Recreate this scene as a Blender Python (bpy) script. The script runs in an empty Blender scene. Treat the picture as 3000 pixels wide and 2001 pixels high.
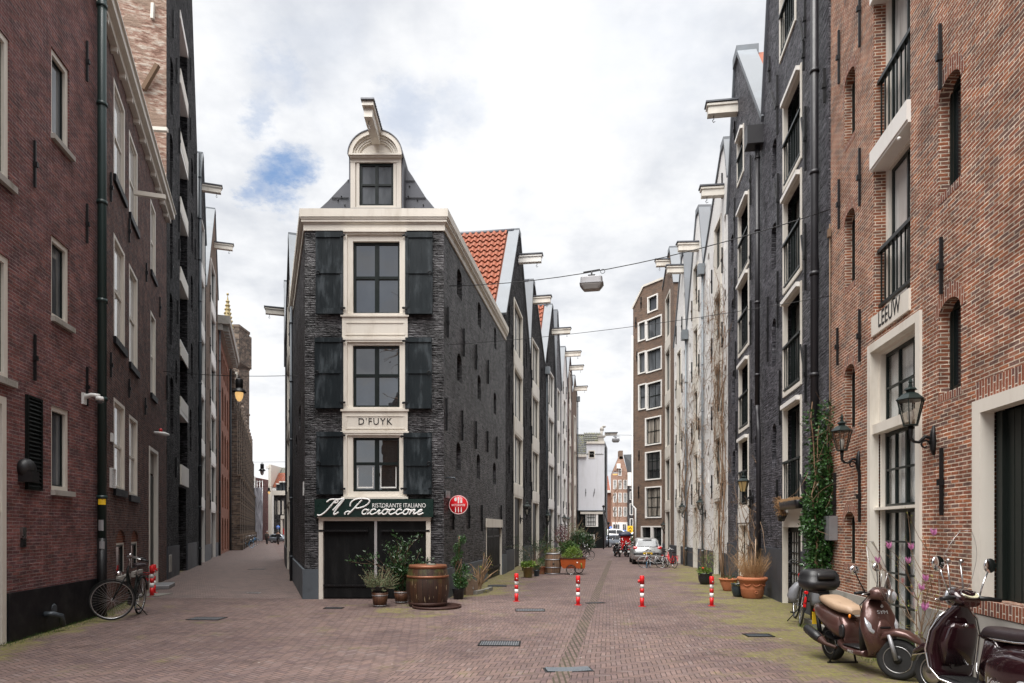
import bpy, math, random
from mathutils import Vector, Matrix, noise as mnoise
R = math.radians
PI = math.pi
sc = bpy.context.scene
C = sc.collection
# ---------------------------------------------------------------- camera
F = 2000.0; CX = 1500.0; HY = 1548.0; H = 1.8
cam_d = bpy.data.cameras.new('camera'); cam = bpy.data.objects.new('camera', cam_d); C.objects.link(cam)
cam.location = (0, 0, H); cam.rotation_euler = (R(90), 0, 0)
cam_d.lens = 24; cam_d.sensor_width = 36; cam_d.shift_y = (HY - 1000.5) / 3000.0
cam_d.clip_start = .05; cam_d.clip_end = 3000
sc.camera = cam
sc.view_settings.view_transform = 'Standard'; sc.view_settings.look = 'None'
sc.view_settings.gamma = 1; sc.view_settings.exposure = 1.35
# ---------------------------------------------------------------- node helper
class NT:
    def __init__(s, nt): s.nt = nt; s.N = nt.nodes; s.L = nt.links
    def node(s, t, **k):
        n = s.N.new(t)
        for a, b in k.items(): setattr(n, a, b)
        return n
    def put(s, sock, v):
        if isinstance(v, (int, float, tuple, list)):
            if isinstance(v, (tuple, list)) and len(v) == 3 and sock.type == 'RGBA': v = (*v, 1)
            sock.default_value = v
        else: s.L.new(v, sock)
    def m(s, op, a, b=0.0, c=0.0):
        n = s.node('ShaderNodeMath', operation=op); s.put(n.inputs[0], a); s.put(n.inputs[1], b)
        if op in ('MULTIPLY_ADD', 'SMOOTH_MIN'): s.put(n.inputs[2], c)
        return n.outputs[0]
    def vm(s, op, a, b=(0, 0, 0), out=0):
        n = s.node('ShaderNodeVectorMath', operation=op); s.put(n.inputs[0], a)
        if op == 'SCALE': s.put(n.inputs[3], b)
        else: s.put(n.inputs[1], b)
        return n.outputs[out]
    def mr(s, v, a, b, c=0.0, d=1.0, smooth=True):
        n = s.node('ShaderNodeMapRange'); n.interpolation_type = 'SMOOTHSTEP' if smooth else 'LINEAR'
        s.put(n.inputs[0], v); s.put(n.inputs[1], a); s.put(n.inputs[2], b); s.put(n.inputs[3], c); s.put(n.inputs[4], d)
        return n.outputs[0]
    def mix(s, f, a, b, bt='MIX'):
        n = s.node('ShaderNodeMix', data_type='RGBA', blend_type=bt)
        s.put(n.inputs[0], f); s.put(n.inputs[6], a); s.put(n.inputs[7], b); return n.outputs[2]
    def noise(s, vec, sc_=5, det=3, rough=.5, col=False, dim='3D'):
        n = s.node('ShaderNodeTexNoise'); n.noise_dimensions = dim
        s.put(n.inputs['Vector'], vec); s.put(n.inputs['Scale'], sc_); s.put(n.inputs['Detail'], det); s.put(n.inputs['Roughness'], rough)
        return n.outputs['Color' if col else 'Fac']
    def ramp(s, f, stops, const=False):
        n = s.node('ShaderNodeValToRGB'); e = n.color_ramp.elements
        if const: n.color_ramp.interpolation = 'CONSTANT'
        while len(e) < len(stops): e.new(.5)
        for i, (p, c) in enumerate(stops):
            e[i].position = p; e[i].color = (*c, 1) if len(c) == 3 else c
        s.put(n.inputs[0], f); return n.outputs[0]
    def xyz(s, v):
        n = s.node('ShaderNodeSeparateXYZ'); s.put(n.inputs[0], v); return n.outputs
    def comb(s, x, y, z=0.0):
        n = s.node('ShaderNodeCombineXYZ'); s.put(n.inputs[0], x); s.put(n.inputs[1], y); s.put(n.inputs[2], z); return n.outputs[0]
    def scale(s, v, sx, sy, sz):
        return s.vm('MULTIPLY', v, (sx, sy, sz))
    def bump(s, h, st=.5, dist=.01):
        n = s.node('ShaderNodeBump'); s.put(n.inputs['Height'], h); n.inputs['Strength'].default_value = st; n.inputs['Distance'].default_value = dist
        return n.outputs[0]
# ---------------------------------------------------------------- world and sun
SUN_EL, SUN_AZ = 67, 208      # azimuth of the light's origin, degrees clockwise from +Y
w = bpy.data.worlds.new('World'); sc.world = w; w.use_nodes = True
g = NT(w.node_tree); g.N.clear()
out = g.node('ShaderNodeOutputWorld'); bg = g.node('ShaderNodeBackground')
sky = g.node('ShaderNodeTexSky', sky_type='NISHITA'); sky.sun_disc = False
sky.sun_elevation = R(SUN_EL); sky.sun_rotation = R(SUN_AZ); sky.air_density = 1; sky.dust_density = .6
tc = g.node('ShaderNodeTexCoord').outputs['Generated']
d = g.vm('NORMALIZE', tc); dz = g.xyz(d)
proj = g.comb(g.m('DIVIDE', dz[0], g.m('ADD', g.m('MAXIMUM', dz[2], 0.0), .25)), g.m('DIVIDE', dz[1], g.m('ADD', g.m('MAXIMUM', dz[2], 0.0), .25)))
n1 = g.noise(proj, 1.3, 6, .55); n2 = g.noise(g.vm('ADD', proj, (7.3, 2.1, 0)), 3.2, 6, .6)
cs = g.mr(g.m('MULTIPLY_ADD', n1, .6, g.m('MULTIPLY', n2, .4)), .36, .56)
cloud = g.mix(cs, (4.6, 4.8, 5.2), (7.0, 7.05, 7.15))
wob = g.vm('SCALE', g.vm('SUBTRACT', g.noise(proj, 5.0, 8, .7, col=True), (.5, .5, .5)), .15)
dw = g.vm('ADD', d, wob)
hole = None
for (px, py, r, k) in [(830, 520, .050, .9), (775, 545, .034, .7), (1200, 320, .05, .3), (815, 235, .045, .30), (740, 302, .03, .4), (1930, 120, .16, .10), (900, 130, .10, .10), (1330, 350, .05, .2)]:
    v = Vector(((px - CX) / F, 1, (HY - py) / F)).normalized()
    h1 = g.mr(g.vm('DISTANCE', dw, tuple(v), 1), r, r * .3, 0.0, k)
    hole = h1 if hole is None else g.m('MAXIMUM', hole, h1)
back = g.mr(dz[1], .1, -.5, 0.0, .25)            # more broken cloud behind the viewer
hole = g.m('MULTIPLY', hole, g.mr(g.noise(proj, 9, 5, .65), .3, .62, .35, 1.0))
hole = g.m('MAXIMUM', hole, g.m('MULTIPLY', back, g.mr(n2, .45, .6)))
blue = g.mix(.5, sky.outputs[0], (1.2, 2.6, 5.2))
g.put(bg.inputs[0], g.mix(hole, cloud, blue)); bg.inputs[1].default_value = 0.059
g.L.new(bg.outputs[0], out.inputs[0])
sun_d = bpy.data.lights.new('sun', 'SUN'); sun_d.energy = 3.4; sun_d.angle = R(60); sun_d.color = (1, .97, .94)
sun = bpy.data.objects.new('sun', sun_d); C.objects.link(sun)
sd = Vector((math.sin(R(SUN_AZ)) * math.cos(R(SUN_EL)), math.cos(R(SUN_AZ)) * math.cos(R(SUN_EL)), math.sin(R(SUN_EL))))
sun.rotation_euler = (-sd).to_track_quat('-Z', 'Y').to_euler()
# ---------------------------------------------------------------- materials
M = {}
def newmat(name):
    m_ = bpy.data.materials.new(name); m_.use_nodes = True; M[name] = m_
    gg = NT(m_.node_tree); p = gg.N['Principled BSDF']; return gg, p
def mat(name, col, rough=.6, metal=0., var=.12, vs=6., bump=0., bs=60., spec=.5, coat=0., dirt=None, da=.5, streak=False, alpha=1., trans=0., emit=None, es=0.):
    gg, p = newmat(name)
    co = gg.node('ShaderNodeTexCoord').outputs['Object']
    v = gg.scale(co, 1, 1, .25) if streak else co
    n = gg.noise(v, vs, 5, .6)
    c = gg.mix(n, tuple(x * (1 - var) for x in col), tuple(min(1, x * (1 + var)) for x in col))
    if dirt:
        n2_ = gg.noise(v, vs * .45, 6, .65)
        c = gg.mix(gg.m('MULTIPLY', gg.mr(n2_, .48, .72), da), c, dirt)
    gg.put(p.inputs['Base Color'], c)
    gg.put(p.inputs['Roughness'], gg.mr(n, .2, .8, max(.02, rough - .08), min(1, rough + .1), False) if rough > .12 else rough)
    p.inputs['Metallic'].default_value = metal; p.inputs['Specular IOR Level'].default_value = spec
    p.inputs['Coat Weight'].default_value = coat; p.inputs['Coat Roughness'].default_value = .08
    p.inputs['Transmission Weight'].default_value = trans; p.inputs['Alpha'].default_value = alpha
    if emit: p.inputs['Emission Color'].default_value = (*emit, 1); p.inputs['Emission Strength'].default_value = es
    if bump: gg.put(p.inputs['Normal'], gg.bump(gg.noise(v, bs, 4, .6), bump, .01))
    return M[name]
def brick(name, cols, mortar, bw=.21, bh=.058, ms=.008, rough=.85, bump=.6, big=None, spec=.3, fres=0., rot=False, bigA=.5, sm=.1, bd=.012, br=.5, run=0.):
    gg, p = newmat(name)
    uv = gg.node('ShaderNodeUVMap').outputs[0]
    wv = gg.vm('ADD', uv, gg.vm('SCALE', gg.vm('SUBTRACT', gg.noise(uv, 3, 2, .5, col=True), (.5, .5, .5)), .012))
    if rot:
        o = gg.xyz(wv); wv = gg.comb(o[1], o[0])
    b = gg.node('ShaderNodeTexBrick'); b.offset = .5; b.squash = 1
    gg.put(b.inputs['Vector'], wv)
    b.inputs['Color1'].default_value = (0, 0, 0, 1); b.inputs['Color2'].default_value = (1, 1, 1, 1); b.inputs['Mortar'].default_value = (.5, .5, .5, 1)
    b.inputs['Scale'].default_value = 1; b.inputs['Mortar Size'].default_value = ms; b.inputs['Mortar Smooth'].default_value = sm
    b.inputs['Brick Width'].default_value = bw; b.inputs['Row Height'].default_value = bh; b.inputs['Bias'].default_value = 0
    k = len(cols)
    c = gg.ramp(b.outputs['Color'], [(i / k, cc) for i, cc in enumerate(cols)], True)
    fine = gg.noise(uv, 55, 3, .6)
    c = gg.mix(gg.mr(fine, .2, .8, 0, .35, False), c, gg.mix(1, c, (.45, .42, .42), 'MULTIPLY'))
    c = gg.mix(b.outputs['Fac'], c, mortar)
    bn = gg.noise(uv, .9, 6, .6)
    if big: c = gg.mix(gg.mr(bn, .45, .7, 0, bigA), c, big)
    else: c = gg.mix(gg.mr(bn, .35, .75, 0, .35), c, gg.mix(1, c, (.55, .52, .55), 'MULTIPLY'))
    if run:      # uneven courses and patched areas of old painted brickwork
        r1_ = gg.noise(gg.scale(uv, 2.8, 21, 1), 1.0, 5, .7); r2_ = gg.noise(gg.scale(uv, 9, 36, 1), 1.0, 3, .6); bl = gg.noise(uv, 2.6, 5, .65)
        c = gg.mix(1, c, gg.mix(gg.mr(gg.m('MULTIPLY_ADD', r1_, .6, gg.m('MULTIPLY', r2_, .4)), .36, .64), (1 - run,) * 3, (1 + run * 1.25,) * 3), 'MULTIPLY'); c = gg.mix(1, c, gg.mix(gg.mr(bl, .35, .65), (.72, .72, .72), (1.3, 1.3, 1.3)), 'MULTIPLY')
    gg.put(p.inputs['Base Color'], c)
    gg.put(p.inputs['Roughness'], gg.mr(fine, .2, .8, rough - .1, rough + .08, False)); p.inputs['Specular IOR Level'].default_value = spec
    if run > .5: gg.put(p.inputs['Specular IOR Level'], gg.m('MULTIPLY', gg.mr(gg.m('MULTIPLY_ADD', r1_, .6, gg.m('MULTIPLY', r2_, .4)), .38, .62, .05, 1.9), gg.m('MULTIPLY', gg.mr(bl, .3, .65, .5, 1.2), spec)))
    hgt = gg.m('MULTIPLY_ADD', gg.m('SUBTRACT', 1.0, b.outputs['Fac']), 1.0, gg.m('MULTIPLY_ADD', gg.noise(uv, 30, 3, .6), .9, gg.m('MULTIPLY', gg.xyz(b.outputs['Color'])[0], br)))
    if run: hgt = gg.m('MULTIPLY_ADD', r1_, 2.2, gg.m('MULTIPLY_ADD', r2_, 1.6, hgt))
    gg.put(p.inputs['Normal'], gg.bump(hgt, bump, bd))
    return M[name]
brick('brick_red', [(.26, .095, .052), (.31, .115, .06), (.20, .09, .06), (.34, .125, .06), (.175, .095, .075), (.27, .10, .058), (.29, .13, .08), (.24, .085, .05)], (.56, .48, .38), ms=.0065, run=.15, bw=.19, bh=.050)
brick('brick_soldier', [(.23, .075, .045), (.30, .105, .06), (.16, .075, .06), (.26, .09, .05)], (.58, .51, .42), rot=True, bw=.2, ms=.006)
brick('brick_purple', [(.155, .062, .060), (.185, .073, .068), (.12, .058, .060), (.20, .078, .068), (.14, .060, .063), (.17, .065, .058)], (.22, .17, .16), ms=.006, run=.25, bigA=.25, big=(.10, .045, .05))
brick('brick_darkred', [(.095, .042, .036), (.12, .052, .042), (.07, .036, .034), (.105, .058, .05), (.135, .058, .045)], (.16, .13, .115), ms=.007, run=.3)
brick('brick_brown', [(.16, .105, .075), (.20, .13, .092), (.125, .085, .066), (.185, .11, .075)], (.22, .18, .14), ms=.008)
brick('brick_tan', [(.33, .18, .12), (.38, .21, .14), (.28, .15, .10), (.35, .17, .11)], (.42, .34, .28))
brick('brick_orange', [(.25, .085, .05), (.30, .10, .055), (.22, .075, .045)], (.3, .2, .15))
brick('brick_church', [(.10, .07, .055), (.15, .11, .085), (.075, .06, .05), (.20, .15, .11)], (.16, .14, .12), bw=.5, bh=.15, ms=.015, run=.3, big=(.04, .035, .03))
brick('black_brick', [(.014, .013, .015), (.028, .026, .029), (.008, .008, .009), (.050, .047, .050), (.018, .017, .019), (.036, .034, .037)], (.010, .010, .011), ms=.012, rough=.50, bump=.7, spec=.5, big=(.085, .08, .088), bigA=.55, sm=.5, bd=.018, br=1.4, run=.51)
brick('dull_black', [(.016, .015, .017), (.030, .028, .031), (.010, .010, .011), (.050, .047, .050)], (.012, .012, .013), ms=.012, rough=.75, bump=1., spec=.2, big=(.06, .057, .062), bigA=.5, sm=.5, bd=.03, br=1.6, run=.65)
brick('grey_brick', [(.048, .046, .056), (.075, .072, .086), (.034, .033, .041), (.105, .10, .118), (.060, .058, .069)], (.03, .029, .036), ms=.012, rough=.52, bump=1., spec=.45, big=(.10, .098, .115), bigA=.35, sm=.5, bd=.03, br=1.6, run=.65)
brick('white_brick', [(.80, .79, .77), (.84, .83, .81), (.77, .76, .74)], (.74, .73, .70), ms=.006, rough=.6, bump=.3, big=(.62, .60, .56), bigA=.2)
mat('cream', (.70, .66, .585), .5, var=.05, dirt=(.40, .34, .26), da=.42, vs=5, streak=True)
mat('white_paint', (.78, .76, .72), .5, var=.05, dirt=(.5, .47, .42), da=.3, vs=3, streak=True)
mat('old_plaster', (.66, .67, .70), .7, var=.05, dirt=(.36, .36, .33), da=.5, vs=1.2, streak=True)
mat('ochre_stone', (.34, .27, .13), .8, var=.2, dirt=(.15, .13, .08), da=.6)
mat('shutter_paint', (.008, .013, .016), .4, spec=.3, var=.35, dirt=(.075, .09, .10), da=.75, vs=11, streak=True)
mat('ivory', (.65, .61, .54), .5, var=.05, dirt=(.45, .4, .34), da=.2)
mat('sash_dark', (.008, .013, .012), .35, spec=.3, var=.2)
mat('black_paint', (.006, .008, .0075), .42, spec=.22, var=.3, dirt=(.022, .022, .021), da=.35, vs=5, streak=True)
mat('door_black', (.006, .0065, .007), .45, spec=.2, var=.3, dirt=(.03, .03, .03), da=.4, vs=8, streak=True, bump=.15, bs=9)
mat('door_green', (.011, .015, .013), .4, spec=.25, var=.2, streak=True, dirt=(.035, .037, .035), da=.4)
mat('sign_green', (.006, .022, .018), .3, var=.1)
mat('plinth_black', (.006, .006, .008), .5, spec=.25, var=.3, dirt=(.03, .03, .03), da=.5)
mat('plinth_grey', (.085, .10, .115), .6, var=.2, dirt=(.03, .033, .035), da=.6, vs=2.5, bump=.2, bs=20)
mat('plinth_slate', (.045, .05, .06), .6, var=.2, dirt=(.02, .022, .025), da=.6, vs=2.5, bump=.2, bs=20)
mat('stone', (.36, .34, .31), .85, var=.18, dirt=(.17, .17, .13), da=.7, bump=.4, bs=25)
mat('kerb_stone', (.20, .19, .17), .85, var=.2, dirt=(.09, .10, .05), da=.6, bump=.4, bs=25)
mat('zinc', (.155, .17, .185), .6, metal=0., var=.12, dirt=(.2, .23, .26), da=.5, vs=2)
mat('lead', (.10, .105, .12), .55, metal=.2, var=.15, dirt=(.05, .05, .055), da=.5)
mat('iron', (.008, .008, .009), .45, metal=.3, var=.2, bump=.2, bs=40)
mat('iron_green', (.012, .022, .02), .35, metal=.2, var=.15)
mat('pipe_green', (.014, .034, .032), .4, var=.2, vs=2)
mat('pipe_grey', (.05, .06, .07), .45, metal=.3, var=.2)
mat('pipe_zinc', (.17, .19, .205), .5, metal=.2, var=.2)
mat('pipe_black', (.016, .015, .018), .45, var=.3)
mat('steel', (.5, .5, .5), .3, metal=1, var=.1)
mat('chrome', (.75, .75, .76), .08, metal=1, var=.02)
mat('alu_dull', (.30, .30, .31), .5, metal=.6, var=.15, dirt=(.12, .12, .12), da=.5)
mat('rubber', (.012, .012, .012), .75, var=.2, bump=.2, bs=90)
mat('plastic_black', (.012, .012, .013), .42, var=.15, bump=.1, bs=200)
mat('red_paint', (.62, .012, .014), .38, var=.12, vs=14, dirt=(.30, .05, .045), da=.6)
mat('red_dull', (.45, .03, .03), .5)
mat('white_gloss', (.75, .74, .72), .35, var=.08, dirt=(.45, .44, .4), da=.4, vs=12)
mat('terracotta', (.42, .145, .065), .75, var=.15, dirt=(.30, .17, .11), da=.5, vs=5, bump=.15)
mat('terracotta_old', (.26, .10, .05), .75, var=.2, dirt=(.14, .12, .05), da=.7, vs=5, bump=.2)
mat('pot_green', (.13, .085, .02), .3, var=.3, dirt=(.045, .06, .015), da=.9, vs=7, coat=.4)
mat('pot_black', (.012, .013, .015), .3, var=.2, dirt=(.05, .05, .045), da=.3)
mat('pot_blue', (.015, .028, .036), .3, var=.2, dirt=(.05, .055, .055), da=.3, coat=.4)
mat('soil', (.035, .025, .018), .95, var=.4, bump=.8, bs=40)
mat('bark', (.16, .10, .06), .9, var=.3, vs=20, bump=.5)
mat('vine', (.20, .125, .075), .9, var=.25, vs=14)
mat('twig', (.20, .13, .08), .9, var=.3, vs=14)
mat('dry_grass', (.36, .22, .11), .9, var=.3, vs=10)
mat('dry_trunk', (.36, .24, .15), .9, var=.3, vs=9, dirt=(.15, .09, .05), da=.7, bump=.5, bs=30)
mat('skin', (.52, .30, .21), .55, var=.05); mat('hair_grey', (.45, .42, .4), .7); mat('hair_dark', (.05, .035, .025), .7)
mat('cloth_dark', (.05, .04, .035), .9); mat('cloth_black', (.02, .02, .024), .9); mat('cloth_blue', (.08, .25, .4), .9)
mat('orange_box', (.36, .070, .012), .35, var=.1, dirt=(.25, .06, .02), da=.3)
mat('bronze_paint', (.10, .047, .039), .30, metal=.5, var=.12, vs=5, dirt=(.09, .06, .05), da=.5, coat=.6)
mat('maroon_paint', (.022, .0065, .009), .14, metal=.3, var=.06, coat=1.)
mat('seat_tan', (.36, .25, .165), .5, var=.06, bump=.1, bs=200)
mat('seat_black', (.022, .014, .016), .45, var=.1, bump=.15, bs=150)
mat('car_silver', (.55, .56, .56), .3, metal=.6, var=.03, coat=.6)
mat('car_grey', (.2, .22, .25), .3, metal=.6, var=.03, coat=.6); mat('car_white', (.75, .75, .75), .3, var=.03, coat=.6)
mat('bumper_grey', (.06, .062, .065), .5, var=.1)
mat('lamp_red', (.5, .01, .012), .15, var=.05, coat=.5); mat('lamp_orange', (.8, .22, .01), .2, var=.05, coat=.5)
mat('lamp_clear', (.55, .57, .6), .12, metal=.5, var=.2, vs=40, coat=.5)
mat('lamp_dull', (.34, .34, .33), .45, var=.2, vs=8); mat('lamp_cream', (.5, .48, .33), .3, var=.15, vs=25); mat('car_navy', (.03, .035, .07), .5); mat('black_gloss', (.012, .012, .014), .15, coat=1.); mat('plate_yellow', (.75, .48, .02), .4); mat('plate_white', (.75, .75, .72), .4); mat('sign_blue', (.01, .12, .5), .4, var=.02); mat('sign_yellow', (.85, .50, .01), .4, var=.02)
mat('sign_red', (.68, .012, .02), .3, var=.03); mat('text_white', (.85, .85, .83), .5, var=.02); mat('text_black', (.01, .01, .01), .5); mat('text_silver', (.6, .6, .6), .3, metal=.6)
mat('tarp', (.17, .175, .19), .4, var=.15, bump=.6, bs=6); mat('wrap', (.50, .49, .53), .5, var=.15, bump=.8, bs=1.2)
mat('bicycle_blue', (.03, .25, .5), .3); mat('bicycle_white', (.65, .65, .66), .3)
mat('petal', (.50, .17, .36), .55, var=.35, vs=60, dirt=(.8, .5, .68), da=.8); mat('bud_green', (.26, .28, .05), .6)
mat('plastic_white', (.7, .7, .68), .4, var=.05)
mat('curtain', (.8, .8, .79), .9, var=.06, vs=14, trans=0); mat('curtain_warm', (.55, .47, .38), .9, var=.15, vs=20)
mat('wicker', (.13, .085, .055), .8, var=.4, vs=40, bump=.5, bs=80)
mat('tile_black', (.055, .06, .065), .5, var=.2, dirt=(.12, .12, .11), da=.5, vs=3); mat('tile_orange', (.24, .066, .030), .75, var=.35, vs=7, dirt=(.15, .07, .045), da=.7)
mat('tile_mossy', (.12, .12, .11), .7, var=.3, vs=6, dirt=(.20, .20, .04), da=.7); mat('tile_red', (.28, .085, .045), .7, var=.25, vs=3)
mat('water', (.02, .03, .03), .1)
for nm, c_, t_ in [('leaf_dark', (.020, .055, .014), .35), ('leaf_mid', (.045, .10, .018), .5), ('leaf_bright', (.12, .20, .025), .5), ('leaf_grey', (.13, .17, .085), .7), ('leaf_ivy', (.030, .085, .018), .38), ('leaf_yellow', (.22, .20, .03), .6), ('leaf_purple', (.16, .07, .08), .7), ('moss_green', (.10, .13, .02), .9)]:
    mat(nm, c_, t_, var=.55, vs=9)
# windows
def glass(name, base, curtain=None, rough=.03, ior=1.5):
    gg, p = newmat(name); co = gg.node('ShaderNodeTexCoord').outputs['Object']
    n = gg.noise(gg.scale(co, 1, 1, .3), 1.6, 4, .6)
    c = gg.mix(gg.mr(n, .35, .65), base, tuple(x * 2.2 for x in base))
    if curtain: c = gg.mix(gg.mr(gg.noise(gg.scale(co, 6, 6, .4), 1.3, 3, .5), .42, .58), c, curtain)
    gg.put(p.inputs['Base Color'], c); p.inputs['Roughness'].default_value = rough; p.inputs['IOR'].default_value = ior
    wv = gg.noise(co, 2.2, 2, .5); gg.put(p.inputs['Normal'], gg.bump(wv, .03, .05))
glass('glass_dark', (.010, .011, .012), ior=1.75); glass('glass_mirror', (.010, .011, .012), rough=.01, ior=2.3); glass('glass_grey', (.06, .065, .07)); glass('glass_room', (.035, .036, .035), (.22, .21, .19), ior=1.9); glass('glass_curtain', (.07, .06, .05), (.30, .27, .23))
glass('glass_pale', (.28, .28, .27), (.5, .5, .48))
def clear_glass(name, tint, k):
    gg, p = newmat(name); gg.N.remove(p); o = gg.N['Material Output']
    t = gg.node('ShaderNodeBsdfTransparent'); t.inputs[0].default_value = (*tint, 1); gl = gg.node('ShaderNodeBsdfGlossy'); gl.inputs['Roughness'].default_value = .03
    lw = gg.node('ShaderNodeLayerWeight'); lw.inputs[0].default_value = .5; fr_ = gg.m('MULTIPLY_ADD', gg.m('POWER', lw.outputs['Facing'], 4.0), .8, .04)
    mx = gg.node('ShaderNodeMixShader'); gg.put(mx.inputs[0], gg.m('MULTIPLY', fr_, k)); gg.L.new(t.outputs[0], mx.inputs[1]); gg.L.new(gl.outputs[0], mx.inputs[2]); gg.L.new(mx.outputs[0], o.inputs[0])
clear_glass('glass_clear', (.93, .94, .94), 1.0); clear_glass('screen_clear', (.93, .94, .94), 1.3); clear_glass('lantern_glass', (.75, .73, .70), 1.6)
mat('amber_lit', (.8, .45, .1), .3, emit=(1, .62, .25), es=.3); mat('bulb_lit', (.9, .7, .4), .3, emit=(1, .75, .4), es=1.2); mat('amber_glass', (.42, .30, .13), .35, var=.1); mat('bulb_white', (.75, .75, .72), .2)
# wood with staves
def stave(name, cols, moss=None, worn=None):
    gg, p = newmat(name); co = gg.node('ShaderNodeTexCoord').outputs['Object']; o = gg.xyz(co)
    ang = gg.m('ARCTAN2', o[1], o[0]); st = gg.m('FLOOR', gg.m('MULTIPLY', ang, 26 / (2 * PI)))
    wn = gg.node('ShaderNodeTexWhiteNoise', noise_dimensions='1D'); gg.put(wn.inputs['W'], st)
    c = gg.ramp(wn.outputs['Value'], [(i / len(cols), q) for i, q in enumerate(cols)], True)
    gr = gg.noise(gg.comb(gg.m('MULTIPLY', ang, 8), gg.m('MULTIPLY', o[2], .9), 0), 3, 5, .6)
    c = gg.mix(gg.mr(gr, .3, .7, 0, .6), c, gg.mix(1, c, (.4, .36, .33), 'MULTIPLY'))
    if moss: c = gg.mix(gg.m('MULTIPLY', gg.mr(gg.noise(co, 4, 5, .6), .42, .6, 0, .75), gg.mr(o[2], .45, .75)), c, moss)
    if worn: c = gg.mix(gg.mr(gg.noise(gg.comb(gg.m('MULTIPLY', ang, 5), gg.m('MULTIPLY', o[2], 1.2), 3), 3.2, 3, .55), .66, .70, 0, .85), c, worn)
    fr = gg.m('FRACT', gg.m('MULTIPLY', ang, 26 / (2 * PI))); gap = gg.m('LESS_THAN', gg.m('MINIMUM', fr, gg.m('SUBTRACT', 1.0, fr)), .04)
    c = gg.mix(gap, c, (.01, .007, .005))
    gg.put(p.inputs['Base Color'], c); p.inputs['Roughness'].default_value = .5
    gg.put(p.inputs['Normal'], gg.bump(gg.m('SUBTRACT', gr, gap), .4, .01))
stave('barrel_dark', [(.05, .022, .012), (.07, .03, .015), (.04, .018, .012), (.06, .03, .02)], (.07, .08, .02), (.42, .33, .2))
stave('barrel_oak', [(.25, .17, .11), (.30, .20, .13), (.20, .13, .085), (.27, .15, .09)])
stave('tub_wood', [(.11, .045, .022), (.13, .055, .027), (.09, .035, .018)])
mat('copper_band', (.20, .075, .035), .5, metal=.4, var=.3, vs=12, dirt=(.12, .05, .03), da=.8)
mat('tar_rust', (.05, .022, .016), .6, metal=.3, var=.3, vs=12)
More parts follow.
